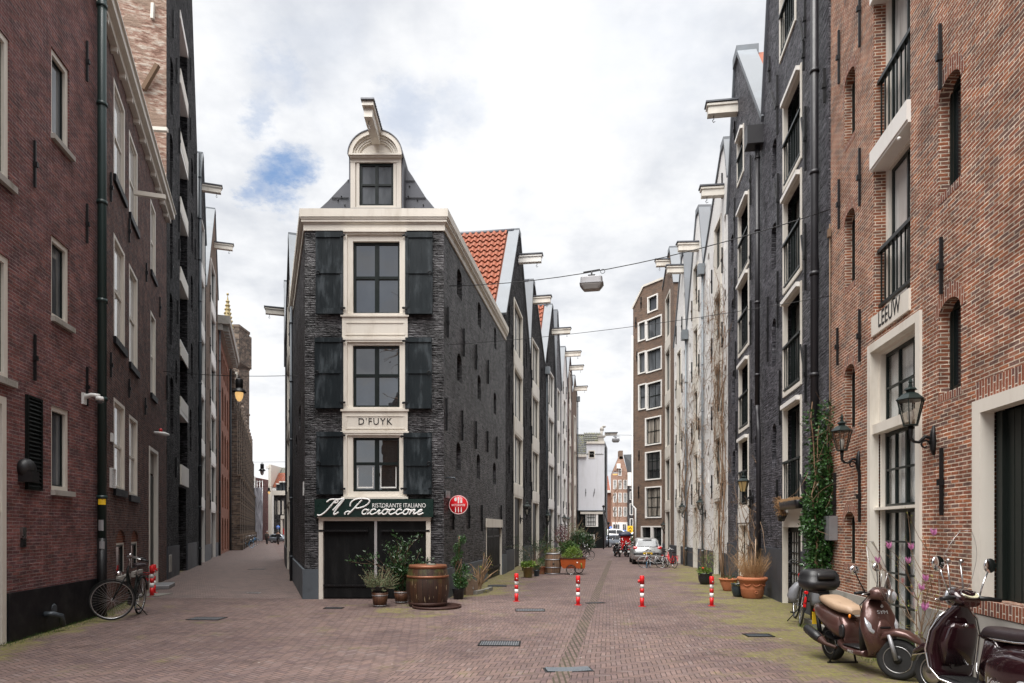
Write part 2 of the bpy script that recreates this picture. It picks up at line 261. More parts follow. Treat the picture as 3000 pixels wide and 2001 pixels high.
# ---- street paving (herringbone) with moss, and peeling party wall
def paving(name, mossy=True):
    gg, p = newmat(name); co = gg.node('ShaderNodeTexCoord').outputs['Object']; o = gg.xyz(co); X, Y = o[0], o[1]
    def rot(a):
        c, s_ = math.cos(R(a)), math.sin(R(a))
        return gg.m('MULTIPLY_ADD', X, c, gg.m('MULTIPLY', Y, s_)), gg.m('MULTIPLY_ADD', X, -s_, gg.m('MULTIPLY', Y, c))
    # right street and foreground right of a line: bricks square to the street, left: diagonal
    side = gg.m('GREATER_THAN', gg.m('SUBTRACT', X, gg.m('MULTIPLY_ADD', Y, .05, -1.9)), 0.0)
    xa, ya = rot(52); xb, yb = rot(-8)
    x = gg.m('ADD', gg.m('MULTIPLY', xb, side), gg.m('MULTIPLY', xa, gg.m('SUBTRACT', 1.0, side)))
    y = gg.m('ADD', gg.m('MULTIPLY', yb, side), gg.m('MULTIPLY', ya, gg.m('SUBTRACT', 1.0, side)))
    wob_ = gg.noise(co, 1.2, 2, .5, col=True); wx = gg.xyz(wob_)
    W = .068
    x = gg.m('ADD', gg.m('DIVIDE', x, W), gg.m('MULTIPLY', wx[0], .9)); y = gg.m('ADD', gg.m('DIVIDE', y, W), gg.m('MULTIPLY', wx[1], .9))
    n_ = 3
    i, j = gg.m('FLOOR', x), gg.m('FLOOR', y); fx, fy = gg.m('FRACT', x), gg.m('FRACT', y)
    k = gg.m('FLOORED_MODULO', gg.m('SUBTRACT', i, j), 2.0 * n_)
    hor = gg.m('LESS_THAN', k, n_ - .5); ver = gg.m('SUBTRACT', 1.0, hor)
    kv = gg.m('SUBTRACT', 2.0 * n_ - 1, k)
    al = gg.m('ADD', gg.m('MULTIPLY', hor, gg.m('ADD', fx, k)), gg.m('MULTIPLY', ver, gg.m('ADD', fy, kv)))
    ac = gg.m('ADD', gg.m('MULTIPLY', hor, fy), gg.m('MULTIPLY', ver, fx))
    ix = gg.m('SUBTRACT', i, gg.m('MULTIPLY', hor, k)); iy = gg.m('SUBTRACT', j, gg.m('MULTIPLY', ver, kv))
    da_ = gg.m('MINIMUM', gg.m('MINIMUM', al, gg.m('SUBTRACT', float(n_), al)), gg.m('MINIMUM', ac, gg.m('SUBTRACT', 1.0, ac)))
    joint = gg.mr(da_, .035, .12, 1.0, 0.0)
    wn = gg.node('ShaderNodeTexWhiteNoise', noise_dimensions='3D'); gg.put(wn.inputs['Vector'], gg.comb(ix, iy, hor))
    c = gg.ramp(wn.outputs['Value'], [(0, (0.150, 0.107, 0.094)), (.2, (0.178, 0.125, 0.108)), (.45, (0.161, 0.118, 0.107)), (.6, (0.193, 0.138, 0.122)), (.78, (0.139, 0.098, 0.092)), (.9, (0.197, 0.136, 0.115)), (.97, (0.193, 0.150, 0.136))], True)
    big = gg.noise(co, .35, 6, .65); c = gg.mix(gg.mr(big, .4, .62, 0, .8), c, gg.mix(1, c, (.66, .64, .68), 'MULTIPLY')); b3 = gg.noise(co, 1.9, 6, .7); c = gg.mix(gg.mr(b3, .52, .66, 0, .7), c, gg.mix(1, c, (.62, .60, .60), 'MULTIPLY'))
    sp = gg.noise(co, 60, 2, .5); c = gg.mix(gg.mr(sp, .3, .75, 0, .4), c, gg.mix(1, c, (1.35, 1.3, 1.25), 'MULTIPLY'))
    jc = (.035, .026, .022)
    c = gg.mix(gg.m('MULTIPLY', joint, .85), c, jc)
    litter = gg.mr(gg.noise(co, 9, 1, .3), .80, .82, 0, .6); c = gg.mix(litter, c, (.4, .38, .33))
    # moss: strips along the walls (by distance to the wall lines) and patches
    def strip(a, b, wd, k):     # distance in x from line X = a + b*Y
        dd = gg.m('ABSOLUTE', gg.m('SUBTRACT', X, gg.m('MULTIPLY_ADD', Y, b, a))); return gg.mr(dd, wd, 0.0, 0.0, k)
    s1 = strip(4.2, .145, 3.5, 1.2); s1 = gg.m('MULTIPLY', s1, gg.m('MULTIPLY', gg.mr(Y, 44, 24), gg.mr(Y, 6, 9.5, .55, 1)))
    s2 = strip(-4.28, .145, 2.4, .95); s2 = gg.m('MULTIPLY', s2, gg.mr(Y, 17, 18.5)); s2 = gg.m('MULTIPLY', s2, gg.mr(Y, 60, 36))
    s3 = strip(-6.04, -.176, 1.1, 1.1); s3 = gg.m('MULTIPLY', s3, gg.mr(Y, 15.5, 13))
    s4 = strip(-3.4, -.364, 1.0, .9); s4 = gg.m('MULTIPLY', s4, gg.mr(Y, 11.5, 13.5))
    s5 = gg.mr(gg.vm('DISTANCE', co, (-2.3, 14.9, 0), 1), 2.3, .3, 0, .55)
    s = gg.m('MAXIMUM', gg.m('MAXIMUM', s1, s2), gg.m('MAXIMUM', gg.m('MAXIMUM', s3, s4), s5))
    mn = gg.noise(co, 1.1, 6, .65); mf = gg.noise(co, 16, 4, .7)
    ms_ = gg.mr(gg.m('ADD', s, gg.m('MULTIPLY', gg.m('SUBTRACT', mn, .5), 3.2)), .25, .95, 0, 1)
    ms_ = gg.m('MULTIPLY', ms_, gg.m('MAXIMUM', gg.m('MULTIPLY', gg.mr(mf, .36, .62, .12, .95), gg.mr(gg.noise(co, 3.3, 5, .65), .32, .6, .35, 1.0)), joint))
    c = gg.mix(gg.m('MULTIPLY', ms_, .8), c, gg.mix(mf, (.14, .145, .025), (.27, .28, .035)))
    c = gg.mix(gg.m('MULTIPLY', joint, gg.mr(mn, .5, .7, 0, .35)), c, (.10, .11, .03))
    c = gg.mix(1, c, (.90, .88, .89), 'MULTIPLY')
    gg.put(p.inputs['Base Color'], c)
    gg.put(p.inputs['Roughness'], gg.mr(sp, .2, .8, .62, .85, False)); p.inputs['Specular IOR Level'].default_value = .35
    hh = gg.m('ADD', gg.m('MULTIPLY', gg.m('SUBTRACT', 1.0, joint), 1.0), gg.m('ADD', gg.m('MULTIPLY', wn.outputs['Value'], .35), gg.m('MULTIPLY', sp, .25)))
    gg.put(p.inputs['Normal'], gg.bump(hh, .55, .008))
paving('paving')
brick('gutter_brick', [(.14, .10, .09), (.12, .086, .078), (.155, .11, .098)], (.05, .043, .03), bw=.21, bh=.07, ms=.012, big=(.13, .11, .06), bigA=.3, rot=True)
brick('cross_brick', [(.21, .155, .138), (.25, .18, .16), (.165, .125, .115), (.225, .165, .148)], (.04, .032, .03), bw=.21, bh=.075, ms=.010, rough=.7, big=(.10, .085, .08))
def party():
    gg, p = newmat('party_wall'); uv = gg.node('ShaderNodeUVMap').outputs[0]
    n = gg.noise(uv, .55, 8, .7); n2 = gg.noise(gg.scale(uv, 2.2, 7, 1), 1.1, 8, .7); n3 = gg.noise(uv, 2.2, 6, .65)
    c = gg.ramp(n2, [(0, (.05, .035, .03)), (.38, (.15, .08, .055)), (.48, (.32, .19, .14)), (.56, (.46, .37, .30)), (.64, (.55, .49, .42)), (.72, (.24, .18, .15))])
    c = gg.mix(gg.mr(n, .5, .56), c, gg.mix(n3, (.24, .17, .13), (.32, .22, .16)))
    gg.put(p.inputs['Base Color'], c); p.inputs['Roughness'].default_value = .9
    gg.put(p.inputs['Normal'], gg.bump(gg.m('ADD', n2, n3), .9, .06))
party()
# ---------------------------------------------------------------- mesh builder
class MB:
    def __init__(s): s.v = []; s.f = []; s.sm = []; s.mi = []; s.cur = 0
    def face(s, pts, smooth=False):
        b = len(s.v); s.v += [tuple(p) for p in pts]; s.f.append(tuple(range(b, b + len(pts)))); s.sm.append(smooth); s.mi.append(s.cur)
    def grid(s, rows, closed=False, smooth=True, capa=False, capb=False):
        b = len(s.v); n = len(rows[0])
        for r in rows: s.v += [tuple(p) for p in r]
        for i in range(len(rows) - 1):
            for j in range(n if closed else n - 1):
                k = (j + 1) % n
                s.f.append((b + i * n + j, b + i * n + k, b + (i + 1) * n + k, b + (i + 1) * n + j)); s.sm.append(smooth); s.mi.append(s.cur)
        if capa: s.f.append(tuple(b + j for j in reversed(range(n)))); s.sm.append(False); s.mi.append(s.cur)
        if capb: s.f.append(tuple(b + (len(rows) - 1) * n + j for j in range(n))); s.sm.append(False); s.mi.append(s.cur)
    def hexa(s, p):   # 8 pts: bottom 0-3 ccw, top 4-7
        b = len(s.v); s.v += [tuple(q) for q in p]
        for q in ((3, 2, 1, 0), (4, 5, 6, 7), (0, 1, 5, 4), (1, 2, 6, 5), (2, 3, 7, 6), (3, 0, 4, 7)):
            s.f.append(tuple(b + i for i in q)); s.sm.append(False); s.mi.append(s.cur)
    def box(s, c, d, rz=0, M4=None):
        x, y, z = d[0] / 2, d[1] / 2, d[2] / 2
        pts = [Vector(q) for q in ((-x, -y, -z), (x, -y, -z), (x, y, -z), (-x, y, -z), (-x, -y, z), (x, -y, z), (x, y, z), (-x, y, z))]
        m4 = M4 if M4 is not None else Matrix.Rotation(rz, 3, 'Z')
        s.hexa([Vector(c) + m4 @ q for q in pts])
    def bar(s, a, b, wdt, hgt=None, up=(0, 0, 1)):
        a, b = Vector(a), Vector(b); t = (b - a).normalized(); u = Vector(up)
        if abs(t.dot(u)) > .98: u = Vector((1, 0, 0))
        sx = t.cross(u).normalized(); uu = sx.cross(t); hgt = hgt or wdt
        sx *= wdt / 2; uu *= hgt / 2
        s.hexa([a - sx - uu, a + sx - uu, b + sx - uu, b - sx - uu, a - sx + uu, a + sx + uu, b + sx + uu, b - sx + uu])
    def tube(s, pts, r, n=8, cap=True, closed=False):
        pts = [Vector(p) for p in pts]; rr = r if isinstance(r, (list, tuple)) else [r] * len(pts)
        rows = []; pu = None
        N_ = len(pts)
        for i, p in enumerate(pts):
            if closed: t = pts[(i + 1) % N_] - pts[i - 1]
            else: t = pts[min(i + 1, N_ - 1)] - pts[max(i - 1, 0)]
            t.normalize()
            if pu is None:
                u = Vector((0, 0, 1)) if abs(t.z) < .9 else Vector((1, 0, 0))
            else: u = pu
            a = t.cross(u)
            if a.length < 1e-6: a = t.cross(Vector((0, 1, 0)))
            a.normalize(); b = a.cross(t); pu = b
            rows.append([p + (a * math.cos(q) + b * math.sin(q)) * rr[i] for q in [2 * PI * k / n for k in range(n)]])
        if closed: rows.append(rows[0])
        s.grid(rows, True, n > 4, cap and not closed, cap and not closed)
    def lathe(s, prof, c=(0, 0, 0), n=24, axis='Z', M4=None, smooth=True):
        rows = []; c = Vector(c)
        for (r, z) in prof:
            row = []
            for k in range(n):
                a = 2 * PI * k / n; q = Vector((r * math.cos(a), r * math.sin(a), z))
                if axis == 'X': q = Vector((q.z, q.x, q.y))
                if axis == 'Y': q = Vector((q.y, q.z, q.x))
                if M4 is not None: q = M4 @ q
                row.append(c + q)
            rows.append(row)
        s.grid(rows, True, smooth, prof[0][0] > 1e-4, prof[-1][0] > 1e-4)
    def ball(s, c, r, n=10, m=7, sc3=(1, 1, 1)):
        rows = []
        for i in range(m + 1):
            th = PI * i / m
            rows.append([Vector(c) + Vector((math.sin(th) * math.cos(a) * r * sc3[0], math.sin(th) * math.sin(a) * r * sc3[1], -math.cos(th) * r * sc3[2])) for a in [2 * PI * k / n for k in range(n)]])
        s.grid(rows, True, True)
    def loft(s, secs, n=16, e=2.6, cap=True, smooth=True):
        # secs: (center, axis_a(vec, half width included), axis_b(vec, half height included))
        rows = []
        for c, a, b in secs:
            c, a, b = Vector(c), Vector(a), Vector(b); row = []
            for k in range(n):
                q = 2 * PI * k / n; x, y = math.cos(q), math.sin(q)
                x = math.copysign(abs(x) ** (2 / e), x); y = math.copysign(abs(y) ** (2 / e), y)
                row.append(c + a * x + b * y)
            rows.append(row)
        s.grid(rows, True, smooth, cap, cap)
    def poly(s, pts2, fn, d0, d1, smooth=False):   # prism: 2D polygon through fn(a,b,depth)
        A = [fn(a, b, d0) for a, b in pts2]; B = [fn(a, b, d1) for a, b in pts2]; n = len(pts2)
        s.face(A); s.face(B[::-1])
        for i in range(n): s.face([A[i], A[(i + 1) % n], B[(i + 1) % n], B[i]], smooth)
    def leaf(s, p, d, nrm, L, Wd, fold=.25):
        d = d.normalized(); sd_ = d.cross(nrm)
        if sd_.length < 1e-4: return
        sd_.normalize(); up = sd_.cross(d)
        b = len(s.v); mid = p + d * L * .45
        s.v += [tuple(p), tuple(mid + sd_ * Wd * .5 + up * Wd * fold), tuple(p + d * L), tuple(mid - sd_ * Wd * .5 + up * Wd * fold)]
        s.f += [(b, b + 1, b + 2), (b, b + 2, b + 3)]; s.sm += [False, False]; s.mi += [s.cur, s.cur]
ORG = {}
SPLIT = {'plinth', 'door_column', 'drainpipe', 'hinge', 'trim', 'mouldings', 'kickstand', 'seat_trim', 'screen_fittings', 'wall_anchor', 'white_marks', 'relief', 'roof_tiles', 'dormer', 'aisle', 'mudguards', 'grips', 'string_course', 'infill_board', 'door_frame', 'inner_frame', 'shield_trim', 'side_window', 'roof_seam', 'bracket', 'engine', 'gutter', 'cornice', 'balcony_rail', 'fork', 'face_features', 'roof', 'poles'}
def pieces(mb):
    par = list(range(len(mb.v)))
    def fd(i):
        while par[i] != i: par[i] = par[par[i]]; i = par[i]
        return i
    for f in mb.f:
        a = fd(f[0])
        for i in f[1:]: par[fd(i)] = a
    bb = {}
    for i, p in enumerate(mb.v):
        r = fd(i); q = bb.setdefault(r, [p[0], p[1], p[2], p[0], p[1], p[2]])
        for k in range(3): q[k] = min(q[k], p[k]); q[k + 3] = max(q[k + 3], p[k])
    ks = list(bb)
    if len(ks) > 60 or len(ks) < 2: return None
    cl = [[k] for k in ks]; e = .02; ch = True
    ov = lambda a, b: all(bb[a][k] - e <= bb[b][k + 3] and bb[b][k] - e <= bb[a][k + 3] for k in range(3))
    while ch:
        ch = False
        for i in range(len(cl)):
            for j in range(i + 1, len(cl)):
                if any(ov(a, b) for a in cl[i] for b in cl[j]): cl[i] += cl.pop(j); ch = True; break
            if ch: break
    if len(cl) < 2: return None
    res = []
    for c in cl:
        c = set(c); n = MB(); mp = {}
        for f, sm, mi in zip(mb.f, mb.sm, mb.mi):
            if fd(f[0]) in c:
                for i in f:
                    if i not in mp: mp[i] = len(n.v); n.v.append(mb.v[i])
                n.f.append(tuple(mp[i] for i in f)); n.sm.append(sm); n.mi.append(mi)
        res.append(n)
    return res
def mk(name, mb, mt, parent=None, kind=None, label=None, cat=None, group=None, uv=True, loc=None, bevel=0):
    if not mb.f: return None
    if parent and name in SPLIT:
        ps = pieces(mb)
        if ps:
            ps.sort(key=lambda q: -len(q.f)); SPLIT.discard(name); o_ = [mk(name, q, mt, parent, uv=uv) for q in ps]; SPLIT.add(name); return o_[0]
    me = bpy.data.meshes.new(name)
    off = ORG.get(parent.as_pointer(), Vector((0, 0, 0))) if parent else Vector(loc or (0, 0, 0))
    me.from_pydata([(x - off[0], y - off[1], z - off[2]) for x, y, z in mb.v], [], mb.f)
    me.polygons.foreach_set('use_smooth', mb.sm)
    if isinstance(mt, (list, tuple)):
        for q in mt: me.materials.append(M[q])
        me.polygons.foreach_set('material_index', mb.mi)
    else: me.materials.append(M[mt])
    if uv:
        ul = me.uv_layers.new(name='UVMap'); dat = [0.0] * (2 * len(me.loops)); V = mb.v
        for pol in me.polygons:
            n = pol.normal
            if abs(n.z) < .75:
                tx, ty = -n.y, n.x; l = math.hypot(tx, ty) or 1; tx /= l; ty /= l
                for li in pol.loop_indices:
                    q = V[me.loops[li].vertex_index]; dat[2 * li] = q[0] * tx + q[1] * ty; dat[2 * li + 1] = q[2]
            else:
                for li in pol.loop_indices:
                    q = V[me.loops[li].vertex_index]; dat[2 * li] = q[0]; dat[2 * li + 1] = q[1]
        ul.data.foreach_set('uv', dat)
    o = bpy.data.objects.new(name, me); C.objects.link(o)
    if parent: o.parent = parent; ORG[o.as_pointer()] = off
    elif loc: o.location = loc
    if kind: o['kind'] = kind
    if label: o['label'] = label
    if cat: o['category'] = cat
    if group: o['group'] = group
    if bevel:
        md = o.modifiers.new('bevel', 'BEVEL'); md.width = bevel; md.segments = 2; md.limit_method = 'ANGLE'; md.angle_limit = R(40)
    return o
def thing(name, label, cat, loc=(0, 0, 0), rz=0, group=None, world=False):
    o = bpy.data.objects.new(name, None); C.objects.link(o); o.location = loc; o.rotation_euler = (0, 0, rz); o.empty_display_size = .2
    o['label'] = label; o['category'] = cat
    if group: o['group'] = group
    ORG[o.as_pointer()] = Vector(loc) if world else Vector((0, 0, 0))
    return o
def place(o, loc, rz=0, rx=0, ry=0, s=1):
    o.location = loc; o.rotation_euler = (rx, ry, rz); o.scale = (s, s, s); return o
def kids(o): return [c for c in bpy.data.objects if c.parent == o]
def dup(o, loc, rz=0, label=None, group=None, s=None, rx=0, ry=0):
    def cp(a, par):
        c = a.copy(); C.objects.link(c)
        if par: c.parent = par
        for k in kids(a): cp(k, c)
        return c
    c = cp(o, None); c.location = loc; c.rotation_euler = (rx, ry, rz)
    if s: c.scale = (s, s, s)
    if label: c['label'] = label
    if group: c['group'] = group
    return c
def text_mesh(s, size=1, ext=.004, shear=0, sx=1, spacing=1):
    cu = bpy.data.curves.new('t', 'FONT'); cu.body = s; cu.size = size; cu.extrude = ext; cu.align_x = 'CENTER'; cu.align_y = 'CENTER'; cu.shear = shear; cu.space_character = spacing
    o = bpy.data.objects.new('t', cu); C.objects.link(o); bpy.context.view_layer.update()
    me = bpy.data.meshes.new_from_object(o.evaluated_get(bpy.context.evaluated_depsgraph_get()))
    vs = [(v.co.x * sx, v.co.y, v.co.z) for v in me.vertices]; fs = [tuple(p.vertices) for p in me.polygons]
    bpy.data.objects.remove(o); bpy.data.meshes.remove(me); return vs, fs
def add_text(mb, fn, s, size, **k):    # fn(x,y,depth)->world
    vs, fs = text_mesh(s, size, **k); b = len(mb.v)
    mb.v += [tuple(fn(*q)) for q in vs]; mb.f += [tuple(b + i for i in f) for f in fs]; mb.sm += [False] * len(fs); mb.mi += [mb.cur] * len(fs)
def W(x, y, D): return Vector(((x - CX) * D / F, D, H + (HY - y) * D / F))
def G(x, y): D = H * F / (y - HY); return Vector(((x - CX) * D / F, D, 0))
# ---------------------------------------------------------------- facade planes
class Plane:
    def __init__(s, p0, p1):
        s.p0 = Vector((p0[0], p0[1])); s.p1 = Vector((p1[0], p1[1])); d = s.p1 - s.p0; s.len = d.length; s.t = d / s.len; s.n = Vector((s.t.y, -s.t.x))
    def at(s, u, z, o=0):
        q = s.p0 + s.t * u + s.n * o; return Vector((q.x, q.y, z))
    def px(s, x, y=HY, o=0):      # where the sight line through a picture point meets the wall (o in front of it)
        k = (x - CX) / F; q = s.p0 + s.n * o
        # q.x + t.x u = k (q.y + t.y u)
        u = (k * q.y - q.x) / (s.t.x - k * s.t.y); D = q.y + s.t.y * u
        return u, H + (HY - y) * D / F
    def rect(s, xl, xr, yt, yb, ref='l', o=0):
        u0 = s.px(xl, 0, o)[0]; u1 = s.px(xr, 0, o)[0]; x = xl if ref == 'l' else xr
        return u0, u1, s.px(x, yb, o)[1], s.px(x, yt, o)[1]
    def box(s, mb, u0, u1, z0, z1, o0, o1):
        mb.hexa([s.at(u0, z0, o0), s.at(u0, z0, o1), s.at(u1, z0, o1), s.at(u1, z0, o0), s.at(u0, z1, o0), s.at(u0, z1, o1), s.at(u1, z1, o1), s.at(u1, z1, o0)])
def clip(poly, outline):
    n = len(outline)
    for i in range(n):
        a, b = outline[i], outline[(i + 1) % n]; res = []
        ex, ez = b[0] - a[0], b[1] - a[1]
        def sdst(p): return ex * (p[1] - a[1]) - ez * (p[0] - a[0])
        for j in range(len(poly)):
            p, q = poly[j], poly[(j + 1) % len(poly)]; sp, sq = sdst(p), sdst(q)
            if sp >= -1e-9: res.append(p)
            if (sp > 1e-9 and sq < -1e-9) or (sp < -1e-9 and sq > 1e-9):
                t = sp / (sp - sq); res.append((p[0] + (q[0] - p[0]) * t, p[1] + (q[1] - p[1]) * t))
        poly = res
        if len(poly) < 3: return []
    return poly
def wall_face(mb, P, outline, holes, arc=6):
    # outline counter-clockwise (u,z) convex; holes: (u0,u1,z0,z1,rise,depth)
    us = sorted(set([p[0] for p in outline] + [h[0] for h in holes] + [h[1] for h in holes])); zs = sorted(set([p[1] for p in outline] + [h[2] for h in holes] + [h[3] for h in holes]))
    for i in range(len(us) - 1):
        if us[i + 1] - us[i] < 1e-5: continue
        for j in range(len(zs) - 1):
            if zs[j + 1] - zs[j] < 1e-5: continue
            cu, cz = (us[i] + us[i + 1]) / 2, (zs[j] + zs[j + 1]) / 2
            if any(h[0] < cu < h[1] and h[2] < cz < h[3] for h in holes): continue
            pl = clip([(us[i], zs[j]), (us[i + 1], zs[j]), (us[i + 1], zs[j + 1]), (us[i], zs[j + 1])], outline)
            if len(pl) >= 3: mb.face([P.at(u, z) for u, z in pl])
    for (u0, u1, z0, z1, rise, dep) in holes:
        zs_ = z1 - rise
        if rise > 0:
            c = (u0 + u1) / 2; hw = (u1 - u0) / 2
            ar = [(c - hw * math.cos(PI * k / arc), zs_ + rise * math.sin(PI * k / arc)) for k in range(arc + 1)]
            h2 = arc // 2
            mb.face([P.at(*q) for q in ar[:h2 + 1][::-1]] + [P.at(u0, z1)]) if True else 0
            mb.face([P.at(u1, z1)] + [P.at(*q) for q in ar[h2:][::-1]])
        else: ar = [(u0, z1), (u1, z1)]
        for k in range(len(ar) - 1): mb.face([P.at(*ar[k]), P.at(*ar[k], -dep), P.at(*ar[k + 1], -dep), P.at(*ar[k + 1])])
        mb.face([P.at(u0, z0), P.at(u0, z0, -dep), P.at(u0, zs_, -dep), P.at(u0, zs_)]); mb.face([P.at(u1, zs_), P.at(u1, zs_, -dep), P.at(u1, z0, -dep), P.at(u1, z0)])
        mb.face([P.at(u1, z0), P.at(u1, z0, -dep), P.at(u0, z0, -dep), P.at(u0, z0)])
def body(mb, rf, P, outline, depth, over=.0):
    n = len(outline)
    for i in range(n):
        a, b = outline[i], outline[(i + 1) % n]
        if abs(a[1]) < .01 and abs(b[1]) < .01: continue
        t = mb if abs(a[0] - b[0]) < .02 else rf
        t.face([P.at(*a), P.at(*b), P.at(*b, -depth), P.at(*a, -depth)])
    mb.face([P.at(u, z, -depth) for u, z in outline[::-1]])
def ring(mb, P, u0, u1, z0, z1, fw, o0, o1):
    l, r, b, t = fw
    if l: P.box(mb, u0, u0 + l, z0, z1, o0, o1)
    if r: P.box(mb, u1 - r, u1, z0, z1, o0, o1)
    if b: P.box(mb, u0 + l, u1 - r, z0, z0 + b, o0, o1)
    if t: P.box(mb, u0 + l, u1 - r, z1 - t, z1, o0, o1)
def window(root, P, u0, u1, z0, z1, fw=(.09, .09, .09, .09), o=(-.16, -.06), fm='cream', sm='sash_dark', nx=2, nz=2, pane='glass_dark', sw=.045, bar=.03, name='window', detail=True, mid=True):
    fr = MB(); ring(fr, P, u0, u1, z0, z1, fw, o[0], o[1]); w_ = mk(name, fr, fm, root)
    a, b, c, d_ = u0 + fw[0], u1 - fw[1], z0 + fw[2], z1 - fw[3]
    if detail:
        s_ = MB(); ring(s_, P, a, b, c, d_, (sw,) * 4, o[0] + .01, o[0] + .05)
        for k in range(1, nx):
            u = a + (b - a) * k / nx; P.box(s_, u - bar / 2 * (1.6 if mid and nx == 2 else 1), u + bar / 2 * (1.6 if mid and nx == 2 else 1), c + sw, d_ - sw, o[0] + .012, o[0] + .048)
        for k in range(1, nz):
            z = c + (d_ - c) * k / nz; P.box(s_, a + sw, b - sw, z - bar / 2, z + bar / 2, o[0] + .014, o[0] + .052)
        mk('sash', s_, sm, w_)
    p_ = MB(); P.box(p_, a, b, c, d_, o[0] - .002, o[0] + .022); mk('pane', p_, pane, w_)
    return w_
def anchor(mb, P, u, z0, z1, wd=.04, tilt=0):
    c = (z0 + z1) / 2
    mb.bar(P.at(u - tilt / 2, z0, .03), P.at(u + tilt / 2, z1, .03), wd, .035, up=P.at(1, 0) - P.at(0, 0))
    P.box(mb, u - wd * .8, u + wd * .8, c - .05, c + .03, .01, .075)
def anchors(root, P, lst, mt='iron', **k):
    for (x, yt, yb) in lst:
        a = MB(); u, z1 = P.px(x, yt); _, z0 = P.px(x, yb); anchor(a, P, u, z0, z1, **k); mk('wall_anchor', a, mt, root)
def hoist(root, P, u, z, L=1.3, w_=.28, h=.3, mt='cream', cap='lead'):
    a = MB(); P.box(a, u - w_ / 2, u + w_ / 2, z, z + h, .0, L); P.box(a, u - w_ / 2 - .04, u + w_ / 2 + .04, z + h * .72, z + h * .9, .02, L + .04)
    b = mk('hoist_beam', a, mt, root); c = MB(); P.box(c, u - w_ / 2 - .07, u + w_ / 2 + .07, z + h, z + h + .05, .01, L + .08); mk('beam_cap', c, cap, b)
    hk = MB(); q = P.at(u, z, L - .2); hk.tube([q, q + Vector((0, 0, -.12))] + [q + Vector((.05 * math.sin(t), 0, -.17 - .05 * math.cos(t) + .0)) for t in [PI, PI * 1.4, PI * 1.9, PI * 2.4]], .012, 5); mk('hook', hk, 'iron', b)
def coping(mb, P, pts, wd=.38, th=.06):
    for a, b in zip(pts[:-1], pts[1:]):
        A, B = P.at(*a), P.at(*b); n3 = Vector((P.n.x, P.n.y, 0)); t3 = Vector((P.t.x, P.t.y, 0)); d_ = (B - A).normalized(); up = n3.cross(d_)
        if up.z < 0 or (abs(up.z) < .01): up = -up
        f, k = n3 * .06, -n3 * (wd - .06)
        mb.hexa([A + k, A + f, B + f, B + k, A + k + up * th, A + f + up * th, B + f + up * th, B + k + up * th])
def downpipe(root, P, u, z0, z1, r=.06, mt='pipe_black', o=.1, br=True):
    a = MB(); a.tube([P.at(u, z0, o), P.at(u, z1, o)], r, 10)
    z = z0 + .8
    while z < z1: a.tube([P.at(u, z, o), P.at(u, z + .07, o)], r * 1.22, 10); z += 2.0
    return mk('drainpipe', a, mt, root)
def tiles(mb, o, ux, uy, nu, nv, wv=.22, hv=.28, n=None, rnd=None):
    # rolled roof tiles: o origin (lower corner), ux along the eave, uy up the slope
    ux, uy = Vector(ux).normalized(), Vector(uy).normalized(); n = n or ux.cross(uy); rd = random.Random(3)
    for j in range(nv):
        rows = []
        for (tt, hh) in ((0, .045), (1, .0)):
            rows.append([Vector(o) + ux * (i * wv / 4) + uy * ((j + tt) * hv) + n * (hh * 1.5 + wv * .2 * math.sin(i * PI / 2 + .5)) for i in range(nu * 4 + 1)])
        mb.grid(rows, smooth=False)
        rows2 = [[Vector(p) - n * .05 for p in rows[0]], rows[0]]; mb.grid(rows2, smooth=False)
# ---------------------------------------------------------------- ground
gm = MB(); S = 600
gm.face([(-S, -40, 0), (S, -40, 0), (S, S, 0), (-S, S, 0)]); mk('street', gm, 'paving', kind='structure')
gm = MB(); gm.face([(-.04, 5, .004), (.17, 5, .004), (5.58, 38, .004), (5.37, 38, .004)])
go = mk('gutter', gm, 'gutter_brick', kind='structure')
gm = MB(); a0, a1 = W(893, 0, 17.45), W(420, 0, 18.2)
gm.face([(-5.3, 17.45, .004), (-28.8, 82, .004), (-34, 86, .004), (-12.3, 24.4, .004), (-9.7, 17.6, .004)]); mk('alley_paving', gm, 'cross_brick', kind='structure')
# ================================================================ corner house between the two streets
D0 = 17.4
cxf = lambda x: (x - CX) * D0 / F
PF = Plane((cxf(893), D0), (cxf(1300), D0))
PR = Plane((cxf(1300), D0), (cxf(1300) + .145 * 10.2, D0 + 10.2))
PLc = Plane((cxf(893) - .364 * 7.4, D0 + 7.4), (cxf(893), D0))
corner = thing('corner_house', 'narrow black brick house with white door column on the corner between the two streets', 'house', (cxf(1100), D0, 0), world=True)
ztop = H + (HY - 677) * D0 / F
def fr(x0, x1, yt, yb): return PF.rect(x0, x1, yt, yb)
mw = MB()
fh = []
for (x0, x1, yt, yb) in [(1015, 1184, 690, 925), (1015, 1184, 998, 1200), (1018, 1186, 1270, 1456)]:
    u0, u1, z0, z1 = fr(x0, x1, yt, yb); fh.append((u0, u1, z0, z1, 0, .25))
u0, u1, _, z1 = fr(935, 1261, 1516, 1755); fh.append((u0, u1, -.01, z1, 0, .3))
wall_face(mw, PF, [(0, 0), (PF.len, 0), (PF.len, ztop), (0, ztop)], fh)
arch_px = [(1339, 1353.5, 787, 884), (1399.5, 1409.7, 879, 966), (1447.5, 1454, 954, 1027), (1339, 1353, 1032, 1126), (1399, 1409, 1097, 1176), (1446, 1454, 1147, 1217), (1337, 1350, 1297, 1381), (1396.6, 1406.6, 1330, 1404), (1444, 1453, 1356, 1420)]
hr = []
for (x0, x1, yt, yb) in arch_px:
    a, b, z0, z1 = PR.rect(x0, x1, yt, yb); z0 = PR.px(x1, yb)[1]; hr.append((a, b, z0, max(z1, z0 + .8), .22, .28))
